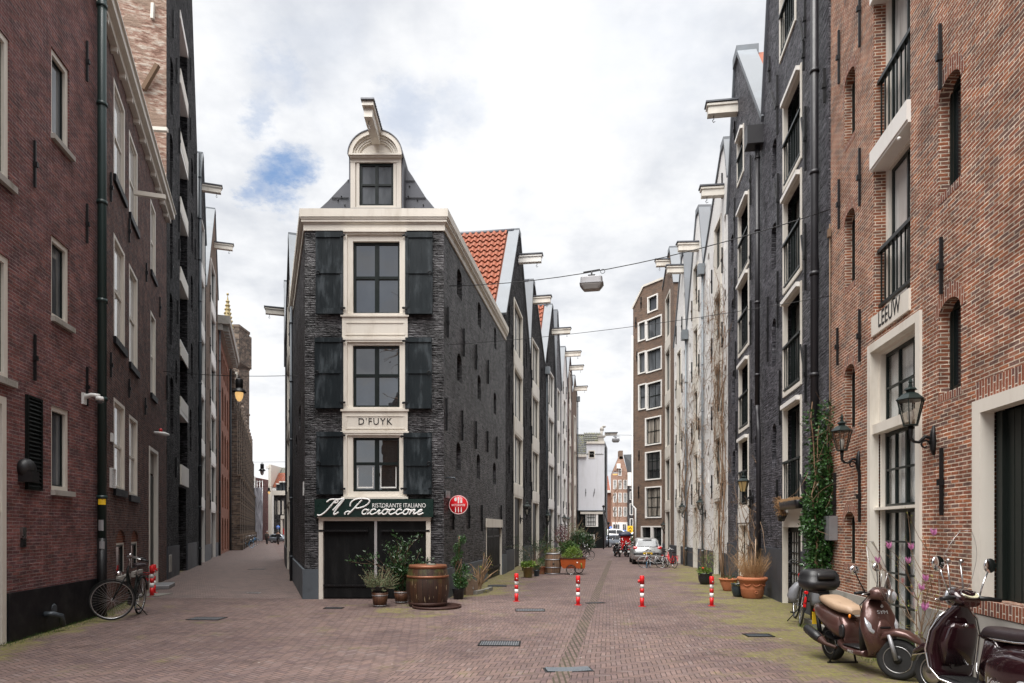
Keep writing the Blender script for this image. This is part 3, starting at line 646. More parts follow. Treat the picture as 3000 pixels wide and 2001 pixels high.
ud0, ud1 = PR.px(1424)[0], PR.px(1469)[0]; zd = PR.px(1424, 1545)[1]
hr.append((ud0, ud1, -.01, zd, 0, .15))
wall_face(mw, PR, [(0, 0), (PR.len, 0), (PR.len, ztop), (0, ztop)], hr)
hl = []
for (x0, x1, yt, yb) in [(876, 881, 1180, 1250), (866, 870, 1270, 1330)]:
    a, b, z0, z1 = PLc.rect(x0, x1, yt, yb, 'r'); hl.append((a, b, z0, z1, .15, .2))
wall_face(mw, PLc, [(0, 0), (PLc.len, 0), (PLc.len, ztop), (0, ztop)], hl)
mk('wall', mw, ['black_brick'], corner)
# right flank reads greyer: same glossy paint, mirroring the sky at a grazing angle
bk = MB(); A, B = PLc.at(0, 0), PR.at(PR.len, 0)
for q in [(A, B)]: bk.face([A, A + Vector((0, 0, ztop)), B + Vector((0, 0, ztop)), B])
mk('rear_wall', bk, 'black_brick', corner)
rf_ = MB(); zt = ztop + .45
P4 = [PF.at(0, zt, -.1), PF.at(PF.len, zt, -.1), PR.at(PR.len, zt, -.1), PLc.at(0, zt, -.1)]
def rfpt(x, y, D=D0 + .35): return W(x, y, D)
rl = [rfpt(930, 617), rfpt(960, 590), rfpt(985, 563), rfpt(1028, 518), rfpt(1060, 470), rfpt(1140, 430), rfpt(1178, 472), rfpt(1208, 516), rfpt(1247, 578), rfpt(1279, 617)]
dv = Vector((-.11, 1, 0)) * 7.5
rf_.face(rl[::-1]); rf_.grid([rl, [p + dv for p in rl]], smooth=False); rf_.face([p + dv for p in rl])
rf_.face(P4)
for i in range(4):
    a, b = P4[i], P4[(i + 1) % 4]; rf_.face([a, b, b - Vector((0, 0, .5)), a - Vector((0, 0, .5))])
mk('roof', rf_, 'lead', corner)
sm_ = MB()
for (ya, xa, xb) in ((580, 972, 1028), (528, 1018, 1028), (580, 1178, 1247), (530, 1178, 1215)):
    sm_.bar(rfpt(xa, ya, D0 + .33), rfpt(xb, ya, D0 + .33), .015, .02)
for (x_, y_) in ((1000, 575), (990, 586), (1010, 600), (1196, 575), (1222, 586), (1240, 600), (1215, 610), (1200, 545)): sm_.ball(rfpt(x_, y_, D0 + .33), .02, 6, 4)
mk('roof_seam', sm_, 'iron', corner)
# cornice: stacked mouldings around three sides
def zc(y): return H + (HY - y) * D0 / F
cm = MB()
for (ya, yb, o_) in ((617.5, 641, .135), (641, 646, .115), (646, 654, .095), (654, 658, .06), (658, 677, .035)):
    z1, z0 = zc(ya), zc(yb)
    pf0, pf1 = PF.at(0, 0), PF.at(PF.len, 0)
    cl = PLc.at(0, 0, o_); nF, nR, nL = Vector((0, -1, 0)), Vector((PR.n.x, PR.n.y, 0)), Vector((PLc.n.x, PLc.n.y, 0))
    def mit(p, na, nb):
        # point offset o_ from both walls
        det = na.x * nb.y - na.y * nb.x; return Vector((p.x + o_ * (nb.y - na.y) / det, p.y + o_ * (na.x - nb.x) / det, 0))
    a = mit(pf0, nL, nF); b = mit(pf1, nF, nR); r = PR.at(PR.len, 0, o_)
    inner = [PLc.at(0, 0, -.02), PF.at(0, 0) + Vector((.02, .02, 0)), PF.at(PF.len, 0) + Vector((-.02, .02, 0)), PR.at(PR.len, 0, -.02)]
    outer = [cl, a, b, r]
    for k in range(3):
        cm.hexa([v + Vector((0, 0, z0)) for v in (outer[k], outer[k + 1], inner[k + 1], inner[k])] + [v + Vector((0, 0, z1)) for v in (outer[k], outer[k + 1], inner[k + 1], inner[k])])
mk('cornice', cm, 'cream', corner)
lp = MB(); z1 = zc(617.5)
for k in range(3):
    lp.hexa([v + Vector((0, 0, z)) for z in (z1 + .002, z1 + .03) for v in (outer[k] + (outer[k] - inner[k]) * .0, outer[k + 1], inner[k + 1], inner[k])])
# white column with three windows
col = MB()
cz = lambda x: PF.px(x)[0]
def prec(x0, x1, ya, yb, o0, o1, mb=None): a, b, c, d_ = PF.rect(x0, x1, ya, yb); PF.box(mb or col, a, b, c, d_, o0, o1)
for (y0, y1, xa, xb) in [(765 * 0 + 690, 925, 1015, 1184), (998, 1200, 1015, 1184), (1270, 1456, 1018, 1186)]:
    pass
prec(1003.6, 1195, 925, 996, -.05, .05); prec(1003.6, 1195, 1200, 1268, -.05, .05)
for (ya, yb) in ((925, 930), (946, 948.5), (981, 983.5), (991, 998), (1200, 1206), (1218, 1221), (1255, 1258), (1264, 1270)): prec(1000 if ya in (925, 1200, 991, 1264) else 1013, 1199 if ya in (925, 1200, 991, 1264) else 1187, ya, yb, .05, .085 if ya in (925, 1200, 991, 1264) else .065)
for (ya, yb) in ((948.5, 981), (1221, 1255)):
    prec(1013, 1017, ya, yb, .05, .062); prec(1183, 1187, ya, yb, .05, .062)
prec(1008, 1192, 677.5, 684, .0, .11); prec(1003, 1197, 1456, 1462, -.02, .12)
mk('door_column', col, 'cream', corner)
for i, (x0, x1, yt, yb, ix0, ix1, iyt, iyb) in enumerate([(1008, 1192, 684, 925, 1034.6, 1171, 708, 920), (1008, 1192, 998, 1200, 1034, 1171, 1012, 1193), (1008, 1192, 1270, 1456, 1034.6, 1170, 1282, 1440)]):
    u0, u1, z0, z1 = fr(x0, x1, yt, yb); a, b, c, d_ = fr(ix0, ix1, iyt, iyb)
    f_ = MB(); ring(f_, PF, u0, u1, z0, z1, (.09, .09, .04, .05), -.04, .07)
    ring(f_, PF, u0 + .09, u1 - .09, z0 + .04, z1 - .05, (a - u0 - .09, u1 - .09 - b, max(.02, c - z0 - .04), max(.02, z1 - .05 - d_)), -.14, .02)
    wn_ = mk('window', f_, 'cream', corner)
    s_ = MB(); zm = c + (d_ - c) * (.51 if i == 0 else .52)
    ring(s_, PF, a, b, c, d_, (.055,) * 4, -.13, -.06); m_ = (a + b) / 2
    PF.box(s_, m_ - .05, m_ + .05, c + .055, d_ - .055, -.128, -.055); PF.box(s_, a + .055, m_ - .05, zm - .035, zm + .035, -.126, -.05); PF.box(s_, m_ + .05, b - .055, zm - .035, zm + .035, -.126, -.05)
    mk('sash', s_, 'sash_dark', wn_)
    p_ = MB(); PF.box(p_, a, b, c, d_, -.15, -.10); mk('pane', p_, 'glass_mirror', wn_)
    if i == 2:
        e_ = MB()
        for (qa, qb) in ((a + .09, m_ - .09), (m_ + .09, b - .09)): ring(e_, PF, qa, qb, c + .09, zm - .08, (.02, .02, .035, 0), -.1, -.085)
        mk('inner_frame', e_, 'plastic_white', wn_)
# shutters
for k, (x0, x1, yt, yb) in enumerate([(927, 1008, 683, 923), (1188, 1268, 684, 923), (924, 1008, 991, 1198), (1188, 1266, 991, 1199), (929, 1008, 1266, 1449), (1183, 1266, 1269, 1449)]):
    s_ = MB(); u0, u1, z0, z1 = fr(x0, x1, yt, yb); PF.box(s_, u0, u1, z0, z1, .03, .075)
    for q in ((0, .07), (.49, .55), (.93, 1.0)) if k < 4 else ((0, .08), (.46, .54), (.92, 1.0)):
        PF.box(s_, u0 + .01, u1 - .01, z0 + (z1 - z0) * q[0] + .005, z0 + (z1 - z0) * q[1] - .005, .075, .105)
    for q in (0, 1):
        ee = (u0, u0 + .09) if q == 0 else (u1 - .09, u1)
        if k >= 4 or (k % 2) != q: PF.box(s_, ee[0] + .004, ee[1] - .004, z0 + .16, z1 - .14, .075, .097)
    n_ = 5
    for j in range(1, n_): PF.box(s_, u0 + (u1 - u0) * j / n_ - .004, u0 + (u1 - u0) * j / n_ + .004, z0 + .1, z1 - .1, .075, .079)
    st = mk('shutter', s_, 'shutter_paint' if 'shutter_paint' in M else 'black_paint', corner)
    h_ = MB(); side = u1 if k % 2 == 0 else u0
    for zz in (z0 + .12, z1 - .12): PF.box(h_, side - .05, side + .06, zz, zz + .05, .105, .125); h_.ball(PF.at(side + (.04 if k % 2 == 0 else -.04), zz + .02, .13), .03, 6, 5)
    rg = u0 + .07 if k % 2 == 0 else u1 - .07
    h_.tube([PF.at(rg + .045 * math.cos(t), (z0 + z1) / 2 + .045 * math.sin(t), .115) for t in [2 * PI * i / 10 for i in range(10)]], .008, 5, closed=True)
    mk('hinge', h_, 'iron', st)
# sign board with the restaurant's lettering
sb = MB(); u0, u1, z0, z1 = fr(927, 1271, 1462.5, 1515); PF.box(sb, u0, u1, z0, z1, .02, .16)
sg = mk('name_board', sb, 'sign_green', corner)
tx = MB()
def onF(xc, yc, o=.17, sq=1.0):
    uc, zc_ = PF.px(xc, yc); return lambda x, y, dd: PF.at(uc + x * sq, zc_ + y, o + dd)
add_text(tx, onF(1172, 1482), 'RISTORANTE ITALIANO', .155, sx=.80, ext=.003, spacing=1.03)
sc_ = [
 [(0, .0), (.03, -.03), (.10, .0), (.17, .12), (.23, .30), (.27, .36), (.31, .33), (.29, .28), (.24, .29)], [(.09, .30), (.13, .36), (.20, .37), (.30, .36), (.40, .39)],
 [(.27, .10), (.33, .22), (.38, .36), (.41, .38), (.40, .32), (.33, .12), (.31, .02), (.34, -.01), (.40, .06)],
 [(.60, .0), (.66, .10), (.74, .30), (.77, .35)], [(.55, .0), (.52, .03), (.56, .08), (.62, .07)], [(.58, .20), (.56, .30), (.64, .38), (.78, .39), (.90, .37), (.94, .30), (.88, .20), (.76, .15), (.70, .16)]]
def cur(kind, x):
    a = [2 * PI * i / 12 for i in range(13)]
    if kind == 'a': return [[(x + .055 + .05 * math.cos(t + .6), .065 + .062 * math.sin(t + .6)) for t in a], [(x + .115, .13), (x + .095, .03), (x + .12, .0), (x + .16, .05)]]
    if kind == 'c': return [[(x + .06 + .052 * math.cos(t), .065 + .064 * math.sin(t)) for t in [.7 + i * .42 for i in range(11)]] + [(x + .14, .05)]]
    if kind == 'o': return [[(x + .06 + .05 * math.cos(t), .065 + .064 * math.sin(t)) for t in a], [(x + .08, .125), (x + .15, .10)]]
    if kind == 'i': return [[(x, .05), (x + .05, .13), (x + .035, .02), (x + .06, .0), (x + .10, .05)], [(x + .06, .17), (x + .066, .18)]]
    if kind == 'n': return [[(x + .03, .13), (x + .01, .0)], [(x + .015, .05), (x + .06, .12), (x + .09, .12), (x + .08, .02), (x + .10, .0), (x + .15, .05)]]
    if kind == 'e': return [[(x + .01, .05), (x + .08, .09), (x + .07, .13), (x + .02, .09), (x + .02, .02), (x + .06, -.01), (x + .13, .04)]]
X_ = .86
for ch in 'acioccone':
    sc_ += cur(ch, X_); X_ += {'a': .155, 'i': .095, 'n': .145, 'e': .13}.get(ch, .138)
wS = (PF.px(1250)[0] - PF.px(938)[0]) / (X_ + .0); ub, zb = PF.px(938, 1508)
for st_ in sc_:
    pts = [PF.at(ub + (p[0] + p[1] * .32 - .05) * wS * .98 + .04, zb + p[1] * wS * .80, .172) for p in st_]
    # smooth by chaikin
    for _ in range(2):
        q = [pts[0]]
        for a, b in zip(pts[:-1], pts[1:]): q += [a * .75 + b * .25, a * .25 + b * .75]
        pts = q + [pts[-1]]
    tx.tube(pts, .021, 5)
mk('lettering', tx, 'text_white', sg, uv=False)
tx = MB(); add_text(tx, onF(1100, 1236.5, .055), "D'FUYK", .24, sx=.95, ext=.004, spacing=1.18); mk('carved_name', tx, 'text_black', corner, uv=False)
# big double door
dm = MB(); a, b, c, d_ = fr(947, 1248, 1525.6, 1757); c = .0
ring(dm, PF, PF.px(935)[0], PF.px(1262)[0], 0, PF.px(1100, 1516)[1], (.105, .115, 0, .09), -.08, .04)
PF.box(dm, PF.px(932)[0], PF.px(1265)[0], PF.px(0, 1518)[1], PF.px(0, 1511)[1], .04, .10)
fo = mk('door_frame', dm, 'cream', corner)
ms = PF.px(1100.5)[0]
for (p, q, sgn) in ((a, ms - .035, 0), (ms + .035, b, 1)):
    l_ = MB(); PF.box(l_, p + .01, q - .01, .02, d_ - .005, -.1, -.045); nb = 9
    for j in range(1, nb): uu = p + (q - p) * j / nb; PF.box(l_, uu - .004, uu + .004, .28, d_ - .3, -.045, -.042)
    PF.box(l_, p + .012, q - .012, .3, .36, -.045, -.02); PF.box(l_, p + .012, q - .012, .03, .28, -.045, -.03)
    dl = mk('door_leaf', l_, 'door_black', fo)
    h_ = MB(); zz = d_ - .28
    hs, he = (p - .1, q - .15) if sgn == 0 else (p + .1, q + .1)
    for z_ in (zz, .32): 
        PF.box(h_, hs, he, z_, z_ + .05, -.018, .05 if z_ > 1 else .0); 
        for k in range(8): h_.ball(PF.at(hs + (he - hs) * (k + .5) / 8, z_ + .025, .052 if z_ > 1 else .0), .014, 6, 4)
    mk('hinge', h_, 'iron', dl)
st_ = MB(); PF.box(st_, ms - .033, ms + .033, .35, d_ - .01, -.1, .0); mk('centre_post', st_, 'text_silver', fo)
# plinths
pl = MB(); zp = .76
def plin(Pq, u0, u1, o0=0, o1=.06, z1=zp): Pq.box(pl, u0, u1, 0, z1, o0, o1)
plin(PF, -.04, PF.px(934.5)[0]); plin(PF, PF.px(1263)[0], PF.len + .05)
plin(PR, -.0, ud0 - .02); plin(PR, ud1 + .02, PR.len); plin(PLc, 0, PLc.len)
mk('plinth', pl, 'plinth_grey', corner)
# side double door
sdm = MB(); PR.box(sdm, ud0 - .05, ud1 + .05, zd, PR.px(1424, 1519)[1], -.02, .05); o_ = mk('door_lintel', sdm, 'cream', corner)
um = (ud0 + ud1) / 2
for (p, q) in ((ud0, um), (um, ud1)):
    l_ = MB(); PR.box(l_, p + .03, q - .03, .02, zd - .01, -.13, -.06); nb = 6
    for j in range(1, nb): uu = p + (q - p) * j / nb; PR.box(l_, uu - .006, uu + .006, .1, zd - .1, -.06, -.052)
    dl = mk('door_leaf', l_, 'door_black', corner); h_ = MB()
    for z_ in (.35, zd - .35): PR.box(h_, p + .04, q - .04, z_, z_ + .06, -.06, -.03)
    mk('hinge', h_, 'iron', dl)
wf = MB(); ring(wf, PR, ud0, ud1, 0, zd, (.03, .03, 0, 0), -.06, .02); mk('door_frame', wf, 'cream', corner)
anchors(corner, PR, [(1310, 900, 989), (1357, 963, 1045), (1394, 1009, 1083), (1428.6, 1055, 1125), (1306, 1167, 1262), (1352.6, 1203, 1291), (1393, 1234, 1315), (1427, 1263, 1325), (1454, 1279, 1344), (1326, 1482, 1552), (1373, 1480, 1547), (1410, 1480, 1557), (1467, 1480, 1550)], wd=.05)
rc = MB()      # dark glazed boards deep inside the arched openings
for h in hr[:-1]: PR.box(rc, h[0], h[1], h[2], h[3], -.30, -.26)
for h in hl: PLc.box(rc, h[0], h[1], h[2], h[3], -.25, -.19)
mk('infill_board', rc, 'black_paint', corner)
# dormer gable with arched head and hoist beam
DF = D0 - .02
PD = Plane(((1028 - CX) * DF / F, DF), ((1176 - CX) * DF / F, DF)); zl = PD.px(1100, 618)[1]; zs = PD.px(1100, 460)[1]; zt_ = PD.px(1100, 393)[1]; wd_ = PD.len
dg = MB(); a, b, c, d_ = PD.rect(1053.5, 1153, 478.6, 603.6)
arcp = [(wd_ / 2 - wd_ / 2 * math.cos(PI * k / 20), zs + (zt_ - zs) * math.sin(PI * k / 20)) for k in range(21)]
wall_face(dg, PD, [(0, zl), (wd_, zl), (wd_, zs), (0, zs)], [(a, b, c, d_, 0, .1)])
dg.face([PD.at(*q) for q in arcp[::-1]])
back = .9
for p, q in zip([(0, zl)] + arcp, arcp + [(wd_, zl)]): dg.face([PD.at(*p), PD.at(*q), PD.at(*q, -back), PD.at(*p, -back)])
dr = mk('dormer', dg, 'ivory', corner)
tr = MB()
def arcband(r0, r1, o0, o1, z00=zs):
    n_ = 24; R0, R1 = wd_ / 2 - r0, wd_ / 2 - r1; e0, e1 = (zt_ - zs) - r0, (zt_ - zs) - r1
    for k in range(n_):
        t0, t1 = PI * k / n_, PI * (k + 1) / n_
        q = [(wd_ / 2 - R_ * math.cos(t), z00 + e_ * math.sin(t)) for t, R_, e_ in ((t0, R0, e0), (t1, R0, e0), (t1, R1, e1), (t0, R1, e1))]
        tr.hexa([PD.at(*p, o0) for p in q] + [PD.at(*p, o1) for p in q])
arcband(-.03, .07, .0, .14); arcband(.075, .12, .0, .09); arcband(.125, .18, .0, .06); arcband(.185, .22, 0, .04)
PD.box(tr, -.03, wd_ + .03, zs - .02, zs + .02, 0, .15); PD.box(tr, -.01, wd_ + .01, zs - .06, zs - .02, 0, .11); PD.box(tr, 0, wd_, zs - .16, zs - .06, 0, .05)
ring(tr, PD, 0, wd_, zl + .03, zs - .16, (.12, .12, .05, .0), 0, .045)
mk('trim', tr, 'ivory', dr)
window(dr, PD, a - .07, b + .07, c - .06, d_ + .07, fw=(.07, .07, .06, .07), o=(-.07, .03), fm='ivory', nx=2, nz=2, pane='glass_grey', sw=.06, bar=.05)
ld = MB(); PD.box(ld, -.02, wd_ + .02, zl - .03, zl + .03, -.1, .1); n_ = 24
for k in range(n_):
    t0, t1 = PI * k / n_, PI * (k + 1) / n_
    q = [(wd_ / 2 - (wd_ / 2 + r_) * math.cos(t), zs + (zt_ - zs + r_) * math.sin(t)) for t, r_ in ((t0, .033), (t1, .033), (t1, .055), (t0, .055))]
    ld.hexa([PD.at(*p, -back) for p in q] + [PD.at(*p, .16) for p in q])
PD.box(ld, -.05, -.005, zl, zs, -back, -.01); PD.box(ld, wd_ + .005, wd_ + .05, zl, zs, -back, -.01); mk('lead_cover', ld, 'lead', dr)
hb = MB(); uc = wd_ / 2 + .02
q0, q1 = zt_ - .36, zt_ - .02
hb.bar(PD.at(uc, q0 + .16, .1), PD.at(uc, q0 + .28, 1.05), .20, .24); hb.bar(PD.at(uc, q0 + .33, .1), PD.at(uc, q0 + .46, 1.12), .27, .11)
hbo = mk('hoist_beam', hb, 'ivory', dr); hc = MB(); hc.bar(PD.at(uc, q0 + .415, .1), PD.at(uc, q0 + .545, 1.16), .32, .04)
for k in range(12): hc.ball(PD.at(uc + .15, q0 + .43 + .01 * k, .12 + .085 * k), .02, 5, 4)
mk('beam_cap', hc, 'lead', hbo)
hk = MB(); p = PD.at(uc - .02, q0 + .14, .9); hk.tube([p, p - Vector((0, 0, .1)), p + Vector((.03, 0, -.16)), p + Vector((0, 0, -.2)), p + Vector((-.03, 0, -.17))], .014, 5); mk('hook', hk, 'steel', hbo)
# small fixtures on the corner house
fx_ = MB(); fx_.tube([PR.at(.05, 2.75, .05), PF.at(PF.len - .9, 2.75, .05)], .012, 5); fx_.tube([PR.at(.1, 3.1, .02), PR.at(.1, 3.1, .25), PR.at(.1, 3.0, .3)], .02, 6); mk('cable', fx_, 'pipe_grey', corner)
s2 = MB(); PR.box(s2, .12, .55, PR.px(1310, 1459)[1], PR.px(1310, 1438)[1], .02, .04); mk('street_nameplate', s2, 'alu_dull', corner)
for (x_, t_) in ((862, .05),): downpipe(corner, PLc, PLc.px(862)[0], 0, ztop, .05, 'pipe_grey')
s3 = MB(); a3, b3, c3, d3 = PLc.rect(889, 894, 1418, 1442, 'r'); PLc.box(s3, max(PLc.len - .5, a3), PLc.len - .12, 2.65, 3.0, .01, .03); mk('wall_plate', s3, 'plastic_white', corner)

# ================================================================ red brick warehouse, near right
bx = lambda D: 4.2 + .145 * D
PB = Plane((bx(13.05), 13.05), (bx(3.0), 3.0)); ZB = 15.5
red = thing('brick_warehouse', 'tall red brick warehouse with white door column at the right edge', 'warehouse', (bx(9), 9, 0), world=True)
hb_ = []
def add(lst, x0, x1, yt, yb, ref='l', rise=0, dep=.3, z0=None):
    a, b, c, d_ = PB.rect(x0, x1, yt, yb, ref); h = (a, b, c if z0 is None else z0, d_, rise, dep); lst.append(h); return h
WS = {}
WS['w1'] = add(hb_, 2560, 2667, -210, 446); WS['w2'] = add(hb_, 2560, 2667, 500, 926)
WS['big'] = add(hb_, 2547, 2702, 1016, 1850, z0=-.01)
sm_w = [add(hb_, 2750, 2815, 262, 580, rise=.18, dep=.2), add(hb_, 2750, 2815, 895, 1158, rise=.18, dep=.2), add(hb_, 2750, 2815, -420, -40, rise=.18, dep=.2)]
for (yt, yb) in ((235, 432), (635, 850), (1078, 1262), (1500, 1650), (-200, 0)): sm_w.append(add(hb_, 2474, 2505, yt, yb, rise=.18, dep=.2))
WS['gate'] = add(hb_, 2861, 3040, 1178, 1752)
mwb = MB(); wall_face(mwb, PB, [(0, 0), (PB.len, 0), (PB.len, ZB), (0, ZB)], hb_, 8)
# the far small windows show a far jamb only, so the wall is given its real thickness by the reveals
rb = MB(); body(mwb, rb, PB, [(0, 0), (PB.len, 0), (PB.len, ZB), (0, ZB)], 9)
mk('wall', mwb, 'brick_red', red); mk('roof', rb, 'lead', red)
for h in sm_w:
    ar = MB(); c_ = (h[0] + h[1]) / 2; hw = (h[1] - h[0]) / 2; zsp = h[3] - h[4]; n_ = 8
    for k in range(n_):
        q = []
        for t, rr in ((PI * k / n_, 0), (PI * (k + 1) / n_, 0), (PI * (k + 1) / n_, .2), (PI * k / n_, .2)):
            q.append((c_ - (hw + rr * .55) * math.cos(t), zsp + (h[4] + rr) * math.sin(t)))
        ar.hexa([PB.at(*p, .0) for p in q] + [PB.at(*p, .003) for p in q])
    mk('brick_arch', ar, 'brick_soldier', red)
    sl = MB(); PB.box(sl, h[0] - .02, h[1] + .02, h[2] - .1, h[2], -.01, .004); mk('brick_sill', sl, 'brick_soldier', red)
    window(red, PB, h[0], h[1], h[2], h[3], fw=(.04, .04, .05, .05), o=(-.19, -.13), fm='sash_dark', nx=1, nz=1, pane='glass_dark')
# frames of the door column
for key in ('w1', 'w2'):
    h = WS[key]; window(red, PB, h[0], h[1], h[2], h[3], fw=(.1, .1, .06, .06), o=(-.28, -.18), nx=2, nz=1, pane='glass_pale', sw=.055)
    rl_ = MB(); zr = h[2] + (h[3] - h[2]) * (.42 if key == 'w1' else .42)
    zr = min(zr, h[2] + 1.05); PB.box(rl_, h[0] + .02, h[1] - .02, zr, zr + .06, -.12, -.04); PB.box(rl_, h[0] + .02, h[1] - .02, h[2] + .12, h[2] + .17, -.11, -.06)
    n_ = 9
    for k in range(n_): u = h[0] + .08 + (h[1] - h[0] - .16) * k / (n_ - 1); PB.box(rl_, u - .01, u + .01, h[2] + .17, zr, -.095, -.075)
    mk('balcony_rail', rl_, 'sash_dark', red)
bm_ = MB(); h = WS['w2']; a, b, c, d_ = PB.rect(2560, 2668, 446, 500)
PB.box(bm_, h[0] - .02, h[1] + .02, d_ - .28, d_ + .0, -.28, .06); PB.box(bm_, h[0] - .02, h[1] + .02, c - .02, d_ - .28, -.28, .04); bm_.ball(PB.at(h[1] - .25, d_ - .40, .05), .03, 8, 6)
mk('lintel_beam', bm_, 'white_paint', red)
bm2 = MB(); h = WS['w1']; PB.box(bm2, h[0] - .02, h[1] + .02, PB.px(2560, 14)[1], PB.px(2560, -40)[1], -.28, .06); mk('lintel_beam', bm2, 'white_paint', red)
# name plate
npl = MB(); h = WS['w2']; zt1 = PB.px(2566, 926)[1]; zt0 = PB.px(2566, 982)[1]; PB.box(npl, h[0] - .03, h[1] + .02, zt0, zt1 + .0, -.1, .03)
nob = mk('name_stone', npl, 'cream', red); tx = MB(); uc = (h[0] + h[1]) / 2; zc_ = (zt0 + zt1) / 2
add_text(tx, lambda x, y, dd: PB.at(uc + x, zc_ + .02 + y, .034 + dd), 'LEEUW', .34, sx=.72, ext=.003, spacing=1.05); mk('carved_name', tx, 'text_black', nob, uv=False)
# big frame: fixed light over light over glazed doors
h = WS['big']; a, b, z1 = h[0], h[1], h[3]
ztr1, ztr0 = PB.px(2570, 1240)[1], PB.px(2570, 1268)[1]; zd1, zd0 = PB.px(2570, 1486)[1], PB.px(2570, 1494)[1]
f_ = MB(); ring(f_, PB, a, b, 0, z1, (.12, .14, 0, .13), -.1, .035); PB.box(f_, a + .12, b - .14, ztr0, ztr1, -.15, .0); PB.box(f_, a + .12, b - .14, zd0, zd1, -.17, -.03)
ring(f_, PB, a + .12, b - .14, ztr1, z1 - .13, (.07, .05, 0, .05), -.24, -.1); ring(f_, PB, a + .12, b - .14, .05, ztr0, (.05, .04, 0, 0), -.24, -.12)
fo = mk('door_frame', f_, 'cream', red)
aa, bb = a + .17, b - .18
def lights(par, z0, z1, nx, nz, name, curt=True):
    s_ = MB(); ring(s_, PB, aa, bb, z0, z1, (.05,) * 4, -.23, -.18)
    for k in range(1, nx): u = aa + (bb - aa) * k / nx; PB.box(s_, u - (.03 if (nx == 4 and k == 2) else .014), u + (.03 if (nx == 4 and k == 2) else .014), z0 + .05, z1 - .05, -.228, -.178)
    for k in range(1, nz): z = z0 + (z1 - z0) * k / nz; PB.box(s_, aa + .05, bb - .05, z - .014, z + .014, -.225, -.175)
    so = mk(name, s_, 'sash_dark', par); p_ = MB(); PB.box(p_, aa, bb, z0, z1, -.208, -.2); mk('pane', p_, 'glass_clear', so)
    if curt:
        c_ = MB(); rows = [[], []]
        for i in range(80): u = aa + (bb - aa) * i / 79; q = .02 * math.sin(i * .9) + .012 * math.sin(i * 2.3 + 1); rows[0].append(PB.at(u, z0, -.28 + q)); rows[1].append(PB.at(u, z1, -.28 + q))
        c_.grid(rows); mk('curtain', c_, 'curtain', so)
    return so
lights(fo, ztr1, z1 - .18, 3, 2, 'window'); lights(fo, zd1, ztr0, 4, 2, 'window'); lights(fo, .12, zd0, 4, 4, 'door_leaf')
# far lining so that the windows do not look into the sky
bkx = MB()
for hh in (WS['big'],): PB.box(bkx, hh[0], hh[1], 0, hh[3], -.5, -.48)
mk('room_backing', bkx, 'curtain_warm', red)
# timber gate high on the wall, stone plinth, brick threshold
h = WS['gate']; g_ = MB(); ring(g_, PB, h[0], h[1] + .3, h[2], h[3], (.17, .2, 0, .15), -.1, .05); gf = mk('door_frame', g_, 'cream', red)
l_ = MB(); PB.box(l_, h[0] + .17, h[1] + .1, h[2] + .01, h[3] - .15, -.22, -.17); 
for k in range(1, 12): u = h[0] + .17 + k * .13; PB.box(l_, u - .004, u + .004, h[2] + .02, h[3] - .16, -.17, -.165)
PB.box(l_, h[0] + .17, h[0] + .29, h[2] + .01, h[3] - .15, -.17, -.12)
mk('door_leaf', l_, 'door_green', gf)
sl = MB(); PB.box(sl, h[0] - .05, h[1] + .3, h[2] - .16, h[2], -.02, .06); mk('brick_sill', sl, 'brick_soldier', red)
s4 = MB(); sl4 = PB.px(2861)[0]
PB.box(s4, sl4 - .05 if False else h[0], h[1] + .3, h[3] + .001, h[3] + .22, -.0, .0035); mk('brick_arch', s4, 'brick_soldier', red)
pp = MB(); zpp = .76; PB.box(pp, 0, a - .0, 0, zpp - .1, 0, .03); PB.box(pp, b, h[0], 0, zpp, 0, .05); PB.box(pp, h[0], PB.len, 0, h[2] - .17, 0, .05); mk('plinth', pp, 'stone', red)
anchors(red, PB, [(2523, -90, 137), (2523, 434, 603), (2523, 906, 1060), (2462, 89, 245), (2462, 526, 670), (2761, 70, 261), (2764, 695, 861), (2765, 1312, 1510), (2523, 1376, 1530), (2458, 960, 1070), (2450, 1385, 1560)], wd=.035)
cb = MB(); cb.tube([PB.at(PB.px(2436)[0], 1.4, .03), PB.at(PB.px(2436)[0], 7.6, .03)], .012, 5); u_ = PB.px(2436)[0]; PB.box(cb, u_ - .04, u_ + .04, 7.35, 7.5, .02, .07); mk('cable', cb, 'twig', red)
mb_ = MB(); PB.box(mb_, PB.px(2423)[0] + .02, PB.px(2456)[0], PB.px(2440, 1582)[1], PB.px(2440, 1512)[1], .01, .16); tag_m = mk('meter_box', mb_, 'alu_dull', red)

# ================================================================ two black brick warehouses, right
def XR(D): return 4.164 + .145 * D
def right_house(key, label, cat, pa, pb, outline, holes, mt, roofm, depth=9, name='warehouse'):
    P = Plane(pa, pb); root = thing(name, label, cat, ((pa[0] + pb[0]) / 2, (pa[1] + pb[1]) / 2, 0), world=True)
    return P, root
PK = Plane((XR(18.7), 18.7), (XR(13.05), 13.05)); blk = thing('black_warehouse', 'near black brick warehouse between the red brick warehouse and the second black gable', 'warehouse', (XR(16), 16, 0), world=True)
def pr(P, x, y): return P.px(x, y)
uL = 0.0; zL = PK.px(2229, 372)[1]; uA, zA = PK.px(2262, 0)[0], PK.px(2255, -40)[1]
out = [(0, 0), (PK.len, 0), (PK.len, 16.8), (PK.len * .72, 19.2), (PK.len * .42, 19.2), (PK.px(2256)[0], PK.px(2256, 0)[1] + .5), (0, zL)]
hk_ = []; wk = []
for (yt, yb) in ((-290, -60), (314, 567), (592, 865), (891, 1166), (1193, 1505)):
    a, b, c, d_ = PK.rect(2296, 2350, yt, yb)
    if yt < 0: continue
    hk_.append((a, b, c, d_, 0, .3)); wk.append((a, b, c, d_))
